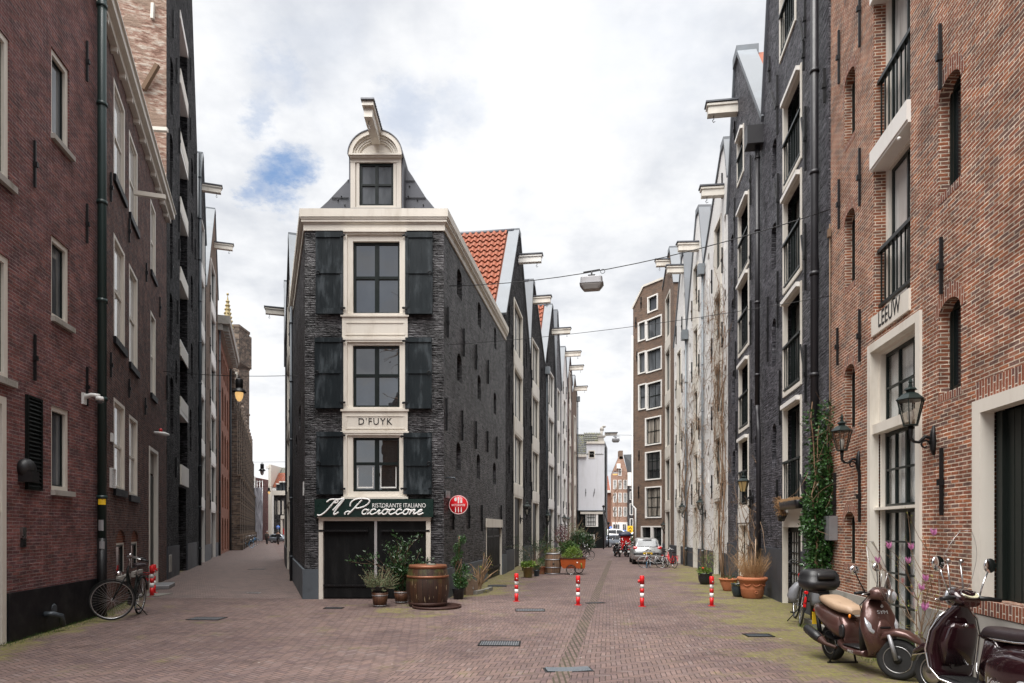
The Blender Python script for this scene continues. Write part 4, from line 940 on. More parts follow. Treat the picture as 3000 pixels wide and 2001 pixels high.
a, b, c, d_ = PK.rect(2286, 2333, -60, 188); hk_.append((a, b, c, d_, 0, .3)); wk.insert(0, (a, b, c, d_))
a, b, c, d_ = PK.rect(2294, 2350, 1500, 1760); hk_.append((a, b, -.01, d_ - .02, 0, .3)); door_k = (a, b, 0, d_ - .02)
ak = []
for (x0, x1, yt, yb) in [(2374, 2398, 120, 255), (2374, 2398, 425, 603), (2376, 2400, 770, 956), (2378, 2400, 1145, 1330), (2262, 2275, 425, 530), (2260, 2274, 668, 802), (2262, 2273, 940, 1078), (2262, 2274, 1245, 1374)]:
    a, b, c, d_ = PK.rect(x0, x1, yt, yb); q = (a, b, c, d_, .16, .3); ak.append(q); hk_.append(q)
mk_ = MB(); rk = MB(); wall_face(mk_, PK, out, hk_); body(mk_, rk, PK, out, 9); mk('wall', mk_, 'grey_brick', blk); mk('roof', rk, 'lead', blk)
def small_win(root, P, q, pane='glass_grey', fm='sash_dark', o=-.26):
    window(root, P, q[0], q[1], q[2], q[3], fw=(.035,) * 4, o=(o, o + .06), fm=fm, nx=1, nz=1, pane=pane, detail=False)
for q in ak: small_win(blk, PK, q, 'glass_dark')
def col_windows(root, P, wins, rail=True, fm='cream', fw=.11, lint=True, o=(-.2, .03), pane='glass_room'):
    for k, (a, b, c, d_) in enumerate(wins):
        w_ = window(root, P, a, b, c, d_, fw=(fw, fw * .6, fw * .8, fw), o=(o[1] - .1, o[1]), fm=fm, nx=2, nz=1, pane=pane, detail=False)
        s_ = MB(); ring(s_, P, a + fw, b - fw * .6, c + fw * .8, d_ - fw, (.05, .05, .04, .05), -.22, -.15); m_ = (a + b) / 2 + .02; P.box(s_, m_ - .035, m_ + .035, c + fw, d_ - fw - .04, -.218, -.148); mk('sash', s_, 'sash_dark', w_)
        for ch in w_.children:
            if ch.name.startswith('pane'): ch.location = (P.n.x * -.20, P.n.y * -.20, 0)
        if rail:
            r_ = MB(); zr = c + .18 + min(1.0, (d_ - c) * .42)
            P.box(r_, a + fw * .5, b - .04, zr, zr + .05, -.02, .06); P.box(r_, a + fw * .5, b - .04, c + .14, c + .18, -.02, .03)
            for j in range(8): u = a + fw + (b - a - fw - .08) * j / 7; P.box(r_, u - .01, u + .01, c + .18, zr, -.005, .015)
            mk('balcony_rail', r_, 'sash_dark', w_)
        if lint: l_ = MB(); P.box(l_, a + .1, b - .1, d_ - .09, d_ + .01, o[1], .11); mk('blind_box', l_, 'white_paint', w_)
col_windows(blk, PK, wk)
def shop_door(root, P, q, fm='cream', lint=.35):
    a, b, c, d_ = q; f_ = MB(); ring(f_, P, a, b, 0, d_, (.07, .04, 0, lint), -.1, .02); fo = mk('door_frame', f_, fm, root)
    aa, bb = a + .07, b - .04; m_ = (aa + bb) / 2
    for (p, r) in ((aa, m_), (m_, bb)):
        l_ = MB(); ring(l_, P, p + .005, r - .005, .05, d_ - lint, (.08, .08, .45, .12), -.2, -.15); nx, nz = 3, 5
        z0, z1 = .5, d_ - lint - .12
        for k in range(1, nx): u = p + .08 + (r - p - .16) * k / nx; P.box(l_, u - .012, u + .012, z0, z1, -.195, -.155)
        for k in range(1, nz): z = z0 + (z1 - z0) * k / nz; P.box(l_, p + .085, r - .085, z - .012, z + .012, -.193, -.153)
        lo = mk('door_leaf', l_, 'door_black', fo); pn = MB(); P.box(pn, p + .05, r - .05, z0 - .02, z1 + .02, -.185, -.175); mk('pane', pn, 'glass_pale', lo)
shop_door(blk, PK, door_k)
pl = MB(); PK.box(pl, 0, door_k[0] - .0, 0, 1.3, .0, .04); PK.box(pl, door_k[1], PK.len - .0, 0, 1.3, .0, .04); mk('plinth', pl, 'plinth_slate', blk)
downpipe(blk, PK, PK.px(2408)[0], 0, 17, .075, 'pipe_black', .14)
anchors(blk, PK, [(2362, 0, 110), (2358, 120, 205), (2280, 220, 395), (2257, 165, 240), (2363, 312, 500), (2420, 200, 300), (2282, 508, 665), (2363, 655, 850), (2281, 795, 960), (2364, 1010, 1180), (2288, 1085, 1245), (2362, 1385, 1530), (2280, 1405, 1480), (2252, 870, 1060)], wd=.045)
an2 = MB()
for (x0, y0, x1, y1) in [(2262, 268, 2276, 318), (2344, 55, 2357, 118), (2352, 345, 2362, 415), (2272, 540, 2281, 595), (2352, 690, 2361, 760), (2350, 1010, 2362, 1090), (2349, 1390, 2360, 1470), (2400, 600, 2408, 680)]:
    p, q = PK.px(x0, y0), PK.px(x1, y1); an2.bar(PK.at(*p, .035), PK.at(*q, .035), .03, .05)
mk('wall_anchor', an2, 'iron', blk)
cop = MB(); coping(cop, PK, [out[6], out[5], out[4]], .4, .08); mk('coping', cop, 'lead', blk)
# second black gable
PK2 = Plane((XR(24.3), 24.3), (XR(18.7), 18.7)); bl2 = thing('black_warehouse', 'second black brick warehouse with grey zinc coping, beside the white warehouses', 'warehouse', (XR(21), 21, 0), world=True)
zf = lambda x, y: (PK2.px(x)[0], PK2.px(x, y)[1])
nl, nr = zf(2150, 195), zf(2196, 157)
nzt = max(nl[1], nr[1]) - .2
out2 = [(0, 0), (PK2.len, 0), (PK2.len, PK2.px(2228, 372)[1]), (PK2.px(2163)[0], PK2.px(2159, 174)[1]), (PK2.px(2155)[0], PK2.px(2159, 174)[1]), (0, PK2.px(2228, 372)[1])]
h2 = []; w2 = []
for (x0, x1, yt, yb) in [(2161, 2180, 418, 552), (2164, 2195, 631, 831), (2164, 2195, 844, 1051), (2166, 2195, 1076, 1271), (2166, 2194, 1290, 1490)]:
    a, b, c, d_ = PK2.rect(x0, x1, yt, yb); h2.append((a, b, c, d_, 0, .3)); w2.append((a, b, c, d_))
a, b, c, d_ = PK2.rect(2166, 2194, 1534, 1700); h2.append((a, b, -.01, d_, 0, .3)); dk2 = (a, b, 0, d_)
a2 = []
for (x0, x1, yt, yb) in [(2212, 2224, 545, 650), (2211, 2223, 757, 885), (2211, 2223, 1003, 1134), (2210, 2222, 1278, 1396), (2141, 2149, 698, 780), (2143, 2151, 884, 978), (2145, 2153, 1090, 1191), (2146, 2154, 1322, 1415)]:
    a, b, c, d_ = PK2.rect(x0, x1, yt, yb); q = (a, b, c, d_, .15, .3); a2.append(q); h2.append(q)
m2 = MB(); r2 = MB(); wall_face(m2, PK2, out2, h2); body(m2, r2, PK2, out2, 8); mk('wall', m2, 'grey_brick', bl2); mk('roof', r2, 'tile_orange', bl2)
for q in a2: small_win(bl2, PK2, q, 'glass_dark')
col_windows(bl2, PK2, w2)
f_ = MB(); ring(f_, PK2, dk2[0], dk2[1], 0, dk2[3], (.12, .06, 0, .06), -.12, .03); fo = mk('door_frame', f_, 'cream', bl2); l_ = MB(); PK2.box(l_, dk2[0] + .12, dk2[1] - .06, .02, dk2[3] - .06, -.2, -.15); PK2.box(l_, dk2[0] + .25, dk2[1] - .2, .6, dk2[3] - .2, -.15, -.13); mk('door_leaf', l_, 'cream', fo)
pn = MB(); a, b, c, d_ = PK2.rect(2166, 2194, 1490, 1532); PK2.box(pn, a, b, c, d_, -.02, .05); mk('door_panel', pn, 'white_paint', bl2)
pl = MB(); PK2.box(pl, 0, dk2[0], 0, 1.3, .0, .04); PK2.box(pl, dk2[1], PK2.len, 0, 1.3, .0, .04); mk('plinth', pl, 'plinth_slate', bl2)
cp = MB(); coping(cp, PK2, [out2[2], out2[3], out2[4], out2[5]], .6, .12); mk('coping', cp, 'zinc', bl2); cp = MB(); PK2.box(cp, out2[4][0] - .1, out2[3][0] + .12, out2[3][1] - .1, out2[3][1] + .22, -.62, .08); mk('gable_top', cp, 'zinc', bl2)
hoist(bl2, PK2, PK2.px(2160)[0], PK2.px(2160, 325)[1] - .1, .95, .3, .36)
dp = downpipe(bl2, PK2, PK2.len - .14, 5.2, PK2.px(2230, 410)[1], .065, 'pipe_black', .12)
x_ = MB(); u = PK2.len - .14; x_.tube([PK2.at(u, 5.2, .12), PK2.at(u, 5.0, .12), PK2.at(u + .2, 4.6, .14), PK2.at(u + .25, 4.4, .14), PK2.at(u + .25, 0, .14)], .065, 8); x_ .box(PK2.at(u, PK2.px(2230, 408)[1], .18), (.45, .5, .5), math.atan2(PK2.t.y, PK2.t.x)); mk('drainpipe', x_, 'pipe_black', bl2)
anchors(bl2, PK2, [(2201, 455, 600), (2154, 580, 700), (2201, 685, 820), (2155, 785, 905), (2157, 1000, 1110), (2202, 880, 1010), (2204, 1170, 1300), (2159, 1205, 1320), (2200, 1435, 1530), (2154, 355, 410)], wd=.045)
# ================================================================ left side of the left street
P1 = Plane((-6.92, 5), (-8.5, 14)); Z1 = 17.5
pur = thing('purple_brick_house', 'purple red brick house with black plinth and dark louvred shutter, nearest on the left', 'house', (-7.7, 9.5, 0), world=True)
ho = []
def r1(P, x0, x1, yt, yb, rise=0, dep=.14, z0=None, ref='l'):
    a, b, c, d_ = P.rect(x0, x1, yt, yb, ref); return (a, b, c if z0 is None else z0, d_, rise, dep)
wl = [r1(P1, 150, 203, 1185, 1440), r1(P1, 150, 203, 685, 930), r1(P1, 150, 203, 134, 395)]
wl2 = [r1(P1, -70, 27, 120, 545, ref='r'), r1(P1, -70, 27, 760, 1120, ref='r'), r1(P1, -70, 15, 1165, 1850, z0=-.01, ref='r')]
m_ = MB(); rr = MB(); o1 = [(0, 0), (P1.len, 0), (P1.len, Z1), (0, Z1)]; wall_face(m_, P1, o1, wl + wl2); body(m_, rr, P1, o1, 9); mk('wall', m_, 'brick_purple', pur); mk('roof', rr, 'lead', pur)
for q in wl:
    window(pur, P1, q[0], q[1], q[2] + .03, q[3], fw=(.09, .09, .08, .09), o=(-.13, -.03), nx=1, nz=1, pane='glass_grey', sw=.03, fm='ivory')
    s_ = MB(); P1.box(s_, q[0] - .02, q[1] + .1, q[2] - .06, q[2] + .03, -.13, .07); mk('sill', s_, 'stone', pur)
for q in wl2[:2]:
    window(pur, P1, q[0], q[1], q[2] + .03, q[3], fw=(.1, .1, .09, .1), o=(-.12, -.02), nx=2, nz=1, pane='glass_grey', fm='ivory'); s_ = MB(); P1.box(s_, q[0] - .05, q[1] + .12, q[2] - .07, q[2] + .03, -.12, .07); mk('sill', s_, 'stone', pur)
q = wl2[2]; f_ = MB(); ring(f_, P1, q[0], q[1], 0, q[3], (.1, .12, 0, .12), -.12, .02); P1.box(f_, q[0] + .1, q[1] - .12, 2.05, 2.2, -.1, -.0); fo = mk('door_frame', f_, 'ivory', pur); l_ = MB(); P1.box(l_, q[0] + .1, q[1] - .12, .02, q[3] - .12, -.13, -.1); mk('door_leaf', l_, 'plinth_slate', fo)
a, b, c, d_ = P1.rect(73, 117, 1155, 1434); lv = MB(); ring(lv, P1, a, b, c, d_, (.04,) * 4, .0, .05); P1.box(lv, a + .03, b - .03, c + .03, d_ - .03, .0, .01); ls = MB()
nS = 22
for k in range(nS):
    z = c + .04 + (d_ - c - .08) * (k + .5) / nS; A, B = P1.at(a + .035, z), P1.at(b - .035, z); n3 = Vector((P1.n.x, P1.n.y, 0)); up = Vector((0, 0, .022))
    ls.hexa([A + n3 * .012 - up * .2 + up, B + n3 * .012 + up * .8, B + n3 * .045 - up, A + n3 * .045 - up, A + n3 * .012 + up * 1.5, B + n3 * .012 + up * 1.5, B + n3 * .045 - up * .6, A + n3 * .045 - up * .6])
lo = mk('louvre_shutter', lv, 'black_paint', pur); mk('louvre_slats', ls, 'black_paint', lo)
anchors(pur, P1, [(97, 412, 548), (97, 980, 1115), (251, 120, 238), (251, 597, 712), (251, 1075, 1190)], wd=.035)
pl = MB(); P1.box(pl, P1.px(17)[0], P1.len + .0, 0, .78, -.005, .05); mk('plinth', pl, 'plinth_black', pur)
v_ = MB(); u, z = P1.px(64, 1378); A = [P1.at(u, z + .16 * math.sin(t), .04) for t in ()]; v_.ball(P1.at(u, z + .03, .06), .17, 14, 8, (.8, 1, 1)); P1.box(v_, u - .12, u + .12, z - .19, z - .02, .0, .2); mk('vent_hood', v_, 'plastic_black', pur)
i_ = MB(); u, z = P1.px(65, 1573); P1.box(i_, u - .06, u + .06, z - .02, z + .16, .0, .035); ic = mk('intercom', i_, 'steel', pur); i_ = MB(); P1.box(i_, u - .06, u + .06, z - .17, z - .03, .0, .035)
for a_ in range(3):
    for b_ in range(4): P1.box(i_, u - .035 + a_ * .027, u - .02 + a_ * .027, z - .15 + b_ * .028, z - .135 + b_ * .028, .035, .042)
mk('keypad', i_, 'plastic_black', ic)
pz = MB(); q = P1.at(*P1.px(120, 1800), .05); t3 = Vector((P1.t.x, P1.t.y, 0)); n3 = Vector((P1.n.x, P1.n.y, 0)); pz.tube([q - t3 * .0, q + n3 * .12 + t3 * .03, q + n3 * .2 + t3 * .15 - Vector((0, 0, .05)), q + n3 * .2 + t3 * .22 - Vector((0, 0, .22))], .05, 10); pz.lathe([(.1, 0), (.07, .02)], q + t3 * .33 + Vector((0, 0, .05)), 14, 'X', None); mk('waste_pipe', pz, 'pipe_grey', pur)
gp = downpipe(pur, P1, P1.len - .12, 1.6, Z1, .085, 'pipe_green', .13); gp2 = MB(); gp2.tube([P1.at(P1.len - .12, 0, .13), P1.at(P1.len - .12, 1.6, .13)], .09, 10); mk('standpipe', gp2, 'iron', pur)
st = MB(); n3 = Vector((P1.n.x, P1.n.y, 0))
rd = random.Random(4)
for (z, h_, w_) in ((1.76, .22, .09), (1.38, .16, .1)):
    A = P1.at(P1.len - .12, z, .13); k = Vector((-A.x, -A.y, 0)).normalized(); s3 = Vector((-k.y, k.x, 0))
    rows = [[A + (k * math.cos(t) + s3 * math.sin(t)) * .096 + Vector((0, 0, hh + rd.uniform(-.01, .01))) for t in [-.7 + .25 * i + (.2 if z < 1.5 else 0) for i in range(5)]] for hh in (0, h_ * .5, h_)]; st = MB(); st.grid(rows); mk('sticker_remains', st, 'alu_dull', pur)
st = MB(); A = P1.at(P1.len - .12, 2.28, .13)
k = Vector((-A.x, -A.y, 0)).normalized(); s3 = Vector((-k.y, k.x, 0)); st.grid([[A + (k * math.cos(t) + s3 * math.sin(t)) * .093 + Vector((0, 0, hh)) for t in [-.8 + .4 * i for i in range(5)]] for hh in (0, .16)]); mk('sticker', st, 'plate_yellow', pur)
# dark red house with white gutter
P2 = Plane((-8.5, 14), (-8.5 - .364 * 9.9, 23.9)); zc2 = P2.px(306, 44)[1]; dk = thing('dark_brick_house', 'dark brick house with tall cream sash windows and white gutter on the left', 'house', (-10, 18, 0), world=True)
hh = []
wins = [(333, 366, 226, 510), (378, 403, 378, 622), (441, 456, 580, 790), (333, 366, 680, 985), (378, 403, 770, 1060), (441, 456, 908, 1150), (333, 366, 1163, 1430), (378, 403, 1213, 1450)]
for w_ in wins: hh.append(r1(P2, *w_, dep=.12))
q = P2.rect(436, 462, 1306, 1700); dq = (q[0], q[1], -.01, q[3], 0, .15); hh.append(dq)
ba = [r1(P2, 340, 368, 1552, 1690, rise=.3, dep=.1), r1(P2, 384, 406, 1553, 1675, rise=.3, dep=.1)]; hh += ba
m_ = MB(); rr = MB(); o2 = [(0, 0), (P2.len, 0), (P2.len, zc2), (0, zc2)]; wall_face(m_, P2, o2, hh); body(m_, rr, P2, o2, 8); mk('wall', m_, 'brick_darkred', dk); mk('roof', rr, 'tile_black', dk)
for q in hh[:8]:
    window(dk, P2, q[0], q[1], q[2], q[3], fw=(.1, .1, .05, .08), o=(-.1, .0), nx=1, nz=2, pane='glass_pale', sm='ivory', fm='ivory', sw=.05, bar=.06)
    s_ = MB(); P2.box(s_, q[0] - .05, q[1] + .05, q[2] - .16, q[2], -.1, .06); mk('sill', s_, 'plinth_black', dk)
f_ = MB(); ring(f_, P2, dq[0], dq[1], 0, dq[3], (.14, .14, 0, .1), -.12, .02); fo = mk('door_frame', f_, 'ivory', dk); l_ = MB(); P2.box(l_, dq[0] + .14, dq[1] - .14, .05, dq[3] - .8, -.13, -.1); mk('door_leaf', l_, 'door_green', fo); l_ = MB(); P2.box(l_, dq[0] + .14, dq[1] - .14, dq[3] - .74, dq[3] - .1, -.13, -.1); mk('pane', l_, 'glass_dark', fo)
for q in ba:
    window(dk, P2, q[0], q[1], q[2], q[3] - .32, fw=(.05, .06, .04, .04), o=(-.1, -.04), nx=1, nz=1, pane='glass_dark', fm='ivory'); f_ = MB(); P2.box(f_, q[0], q[1], q[3] - .32, q[3], -.1, -.05); mk('arch_infill', f_, 'brick_orange', dk); s_ = MB(); P2.box(s_, q[0] - .05, q[1] + .05, q[2] - .14, q[2], -.08, .1); mk('sill', s_, 'stone', dk)
g_ = MB(); n3 = Vector((P2.n.x, P2.n.y, 0))
P2.box(g_, -.1, P2.len + .1, zc2 - .25, zc2 - .1, .0, .14); P2.box(g_, -.12, P2.len + .12, zc2 - .1, zc2 + .08, .0, .26); P2.box(g_, -.1, P2.len + .1, zc2 + .08, zc2 + .12, .0, .31); gu = mk('gutter', g_, 'ivory', dk)
for k in range(11): c_ = MB(); P2.box(c_, .3 + k * .95, .42 + k * .95, zc2 - .36, zc2 - .25, .0, .13); mk('bracket', c_, 'ivory', gu)
anchors(dk, P2, [(321, 505, 590), (321, 1032, 1105), (375, 640, 710), (426, 770, 825), (375, 1110, 1165), (423, 1165, 1215), (466, 870, 930)], wd=.04)
f_ = MB(); a, b, c, d_ = P2.rect(321, 333, 1370, 1428); ring(f_, P2, a, b, c, d_, (.03,) * 4, 0, .05)
for k in range(7): P2.box(f_, a + .03, b - .03, c + .05 + k * (d_ - c - .08) / 7, c + .09 + k * (d_ - c - .08) / 7, 0, .035)
mk('vent_grille', f_, 'plastic_white', dk); f_ = MB(); a, b, c, d_ = P2.rect(323, 328, 1268, 1293); P2.box(f_, a, b, c, d_, 0, .04); mk('house_plate', f_, 'plastic_white', dk)
pl = MB(); P2.box(pl, .2, dq[0] - .1, 0, .75, -.003, .012); mk('plinth', pl, 'brick_darkred', dk)
f_ = MB(); u, z = P2.px(392, 575)[0], P2.px(392, 575)[1]; P2.box(f_, u - .05, u + .05, z + .04, z + .15, 0, .75); mk('beam_end', f_, 'ivory', dk)
# tall black warehouse with exposed party wall
P3 = Plane((-12.1, 23.9), (-15.3, 33.2)); z3a = 25.0; zr3 = P3.px(579, 455)[1]
tall = thing('black_warehouse', 'tall black brick warehouse with hatch doors and peeling party wall, left street', 'warehouse', (-13.7, 28, 0), world=True)
h3 = []; lint = []; pans = []
for (yt, yb) in [(52, 200), (242, 385), (440, 575), (620, 780), (820, 1000), (1015, 1160), (1212, 1360)]:
    a, b, c, d_ = P3.rect(527, 549, yt, yb); h3.append((a, b, c, d_, 0, .4)); lint.append((a, b, d_)); pans.append((a, b, c))
a, b, c, d_ = P3.rect(523, 545, 1424, 1700); h3.append((a, b, -.01, d_, 0, .4))
for (x0, x1, yt, yb) in [(499, 508, 155, 305), (498, 507, 380, 530), (498, 506, 610, 745), (497, 506, 850, 985), (499, 508, 1100, 1265), (560, 566, 455, 560), (560, 566, 615, 730), (559, 565, 800, 900), (559, 565, 1000, 1100), (556, 561, 1195, 1320), (514, 519, 1050, 1120), (484, 489, 1290, 1375)]:
    a, b, c, d_ = P3.rect(x0, x1, yt, yb); h3.append((a, b, c, d_, .2, .3))
ua = P3.px(563)[0]
o3 = [(0, 0), (P3.len, 0), (P3.len, zr3), (ua, P3.px(564, 5)[1]), (ua * .93, z3a + 1), (ua * .3, z3a + 1), (0, z3a - 1)]
m_ = MB(); rr = MB(); wall_face(m_, P3, o3, h3); mk('wall', m_, 'dull_black', tall)
pw = MB(); pw.face([P3.at(0, 0), P3.at(0, z3a - 1), P3.at(0, z3a - 1, -10), P3.at(0, 0, -10)]); mk('party_wall', pw, 'party_wall', tall)
m_ = MB(); m_.face([P3.at(u, z, -10) for u, z in o3[::-1]]); m_.face([P3.at(P3.len, 0), P3.at(P3.len, 0, -10), P3.at(P3.len, zr3, -10), P3.at(P3.len, zr3)]); mk('rear_wall', m_, 'black_brick', tall)
for i in range(2, 6): rr.face([P3.at(*o3[i]), P3.at(*o3[i + 1]), P3.at(*o3[i + 1], -10), P3.at(*o3[i], -10)])
mk('roof', rr, 'lead', tall)
for (a, b, z) in lint: l_ = MB(); P3.box(l_, a - .05, b + .05, z - .02, z + .28, -.3, .03); mk('lintel', l_, 'white_paint', tall)
for (a, b, z) in pans: l_ = MB(); P3.box(l_, a - .0, b + .0, z - .55, z + .0, .0, .04) if z > 6 else P3.box(l_, a, b, z - .8, z, .0, .06); mk('panel', l_, 'ivory', tall)
for q in h3: l_ = MB(); P3.box(l_, q[0], q[1], q[2], q[3], -.42, -.36); mk('hatch', l_, 'door_black', tall)
anchors(tall, P3, [(516, 170, 245), (505, 30, 110), (502, 250, 335), (557, 170, 235), (524, 375, 450), (557, 345, 410), (500, 490, 580), (523, 590, 680), (523, 700, 760), (570, 450, 510), (501, 745, 815), (499, 940, 1010), (571, 700, 760), (519, 880, 950), (487, 1100, 1170), (514, 1340, 1400)], wd=.06)
pl = MB(); P3.box(pl, .0, h3[7][0] - .1, 0, 1.15, 0, .05); mk('plinth', pl, 'plinth_slate', tall); pl = MB(); P3.box(pl, h3[7][1] + .1, P3.len, 0, 1.15, 0, .05); mk('plinth', pl, 'plinth_slate', tall)
f_ = MB(); P3.box(f_, .25, .75, .25, .85, .05, .08); P3.box(f_, .33, .67, .32, .78, .08, .085); mk('cellar_window', f_, 'stone', tall)
pl = MB(); q = W(446, 378, 23.3); pl.box(q, (1.0, .14, .12), .1); mk('tie_beam', pl, 'ivory', tall); pl = MB(); pl.bar(W(462, 190, 23.6), W(420, 262, 23.6), .14); mk('old_timber', pl, 'bark', tall); pl = MB(); pl.bar(W(448, 10, 23.7), W(446, 55, 23.7), .1); mk('old_timber', pl, 'ivory', tall)
downpipe(tall, P3, P3.len - .12, 0, zr3, .07, 'pipe_grey', .13)

# ---------------------------------------------------------------- generic gabled warehouse
def ghouse(label, P, zl, zr, apex, wall='dull_black', colx=None, floors=3.0, z_first=3.3, side=True, cop='zinc', roof='tile_orange', hz=None, fm='cream', depth=8, hL=1.2, pane='glass_dark', pipe=None, neck=.5, name='warehouse', base='plinth_slate', door=True, wh=2.35, side_pane='glass_dark', hmat='cream'):
    root = thing(name, label, 'warehouse' if 'warehouse' in name else 'house', (P.p0.x * .5 + P.p1.x * .5, P.p0.y * .5 + P.p1.y * .5, 0), world=True)
    ua, za = apex; L = P.len; ua = min(max(ua, neck * .6), L - neck * .6)
    out = [(0, 0), (L, 0), (L, zr), (ua + neck / 2, za - .45), (ua + neck / 2, za), (ua - neck / 2, za), (ua - neck / 2, za - .45), (0, zl)]
    cout = [(0, 0), (L, 0), (L, zr), (ua + neck / 2, za), (ua - neck / 2, za), (0, zl)]
    c0, c1 = colx or (L * .36, L * .62)
    hl_, wn = [], []; z = z_first
    def wtop(u):
        if u < ua: return zl + (za - zl) * u / max(ua, .01)
        return zr + (za - zr) * (L - u) / max(L - ua, .01)
    while z + wh < min(wtop(c0), wtop(c1)) - .25:
        hl_.append((c0, c1, z, z + wh, 0, .25)); wn.append((c0, c1, z, z + wh)); z += floors
    if door: hl_.append((c0, c1, -.01, z_first - .45, 0, .25))
    sw_ = []
    if side:
        sww = min(.42, L * .09)
        for uc in (c0 * .45, c1 + (L - c1) * .55):
            z = z_first + .3
            while z + 1.3 < wtop(uc) - .5: q = (uc - sww / 2, uc + sww / 2, z, z + 1.3, .18, .22); hl_.append(q); sw_.append(q); z += floors
    m_ = MB(); r_ = MB(); wall_face(m_, P, cout, hl_, 4); body(m_, r_, P, cout, depth); mk('wall', m_, wall, root); mk('roof', r_, roof, root)
    for q in wn: window(root, P, q[0], q[1], q[2], q[3], fw=(.11, .11, .09, .09), o=(-.14, .03), fm=fm, nx=2, nz=1, pane=pane, sw=.05)
    last = z_first - .45
    for q in wn:
        p_ = MB(); P.box(p_, c0 - .02, c1 + .02, last, q[2], -.05, .045); mk('panel', p_, fm, root); last = q[3]
    if door:
        f_ = MB(); ring(f_, P, c0, c1, 0, z_first - .45, (.1, .1, 0, .1), -.15, .03); fo = mk('door_frame', f_, fm, root); l_ = MB(); P.box(l_, c0 + .1, c1 - .1, .05, z_first - .55, -.2, -.14); mk('door_leaf', l_, 'door_black', fo)
    for q in sw_: s_ = MB(); P.box(s_, q[0], q[1], q[2], q[3], -.24, -.18); mk('window', s_, side_pane, root)
    zz = z_first - .4; k = 0
    while zz < max(zl, zr) + 1 and side:
        for uc in (c0 * .82, c1 + (L - c1) * .2):
            if zz + .9 < wtop(uc): a_ = MB(); anchor(a_, P, uc, zz, zz + .95, .05); mk('wall_anchor', a_, 'iron', root)
        zz += floors
    if base: p_ = MB(); P.box(p_, 0, c0 - .02, 0, .9, 0, .04); mk('plinth', p_, base, root); p_ = MB(); P.box(p_, c1 + .02, L, 0, .9, 0, .04); mk('plinth', p_, base, root)
    if cop:
        for pts in ([cout[2], cout[3]], [cout[4], cout[5]]): c_ = MB(); coping(c_, P, pts, .5, .09); mk('coping', c_, cop, root)
        c_ = MB(); P.box(c_, ua - neck / 2 - .05, ua + neck / 2 + .05, za - .1, za + .15, -.5, .07); mk('gable_top', c_, cop, root)
    if hz: hoist(root, P, ua, hz, hL, .26, .34, hmat)
    if pipe is not None:
        downpipe(root, P, L * pipe, 0, (zr if pipe > .5 else zl) - .5, .05, 'pipe_zinc' if wall == 'white_brick' else 'pipe_grey', .1); b_ = MB(); P.box(b_, L * pipe - .18, L * pipe + .18, (zr if pipe > .5 else zl) - .55, (zr if pipe > .5 else zl) - .1, .02, .3); mk('rain_head', b_, 'pipe_zinc', root)
    return root
def gpx(label, pa, pb, yl, yr, ax, ay, **k):
    P = Plane(pa, pb); xl, xr = CX + pa[0] / pa[1] * F, CX + pb[0] / pb[1] * F
    if 'hy' in k: k['hz'] = P.px(ax, k.pop('hy'))[1]
    if 'cx' in k: c = k.pop('cx'); k['colx'] = (P.px(c[0])[0], P.px(c[1])[0])
    return ghouse(label, P, P.px(xl, yl)[1], P.px(xr, yr)[1], P.px(ax, ay), **k), P
# left street, left side beyond the tall warehouse
gpx('narrow black warehouse with zinc gable and white hoist beam just past the tall black warehouse', (-15.3, 33.2), (-16.69, 37.2), 640, 720, 592, 462, cx=(585, 598), hy=560, hL=.9, fm='white_paint', pane='glass_grey', roof='lead')
gpx('brown brick warehouse with pale zinc gable, second hoist beam in the left street', (-16.69, 37.2), (-19.3, 44.8), 840, 880, 628, 622, wall='brick_brown', cx=(617, 630), hy=728, hL=1.05, fm='white_paint', pane='glass_grey', roof='lead')
PO = Plane((-19.3, 44.8), (-23.1, 55.8)); arc = thing('arcade_house', 'orange and brown brick house with round arched windows and heavy cornice, left street', 'house', (-21, 50, 0), world=True)
zo = PO.px(640, 950)[1]; ha = []
for fl in range(4):
    for k in range(4): u0 = .9 + k * 2.6; ha.append((u0, u0 + 1.5, .2 + fl * 3.1, 2.6 + fl * 3.1, .6, .35))
for k in range(5): ha.append((.7 + k * 2.1, 2.0 + k * 2.1, 12.6, 14.2, 0, .3))
m_ = MB(); rr = MB(); oo = [(0, 0), (PO.len, 0), (PO.len, zo), (0, zo)]; wall_face(m_, PO, oo, ha); body(m_, rr, PO, oo, 8); mk('wall', m_, 'brick_orange', arc); mk('roof', rr, 'tile_black', arc)
for q in ha: s_ = MB(); PO.box(s_, q[0], q[1], q[2], q[3], -.36, -.3); mk('window', s_, 'brick_brown' if q[2] < 9 else 'glass_dark', arc)
g_ = MB(); PO.box(g_, -.2, PO.len + .2, zo - .1, zo + .45, -.1, .75); PO.box(g_, -.1, PO.len + .1, zo - .5, zo - .1, -.1, .3)
co_ = mk('cornice', g_, 'stone', arc)
for k in range(14): b_ = MB(); PO.box(b_, .2 + k * .82, .5 + k * .82, zo - .5, zo - .1, .3, .65); mk('bracket', b_, 'stone', co_)
downpipe(arc, PO, .1, 0, zo, .07, 'pipe_grey', .1); downpipe(arc, PO, PO.len - .1, 0, zo, .07, 'pipe_grey', .1)
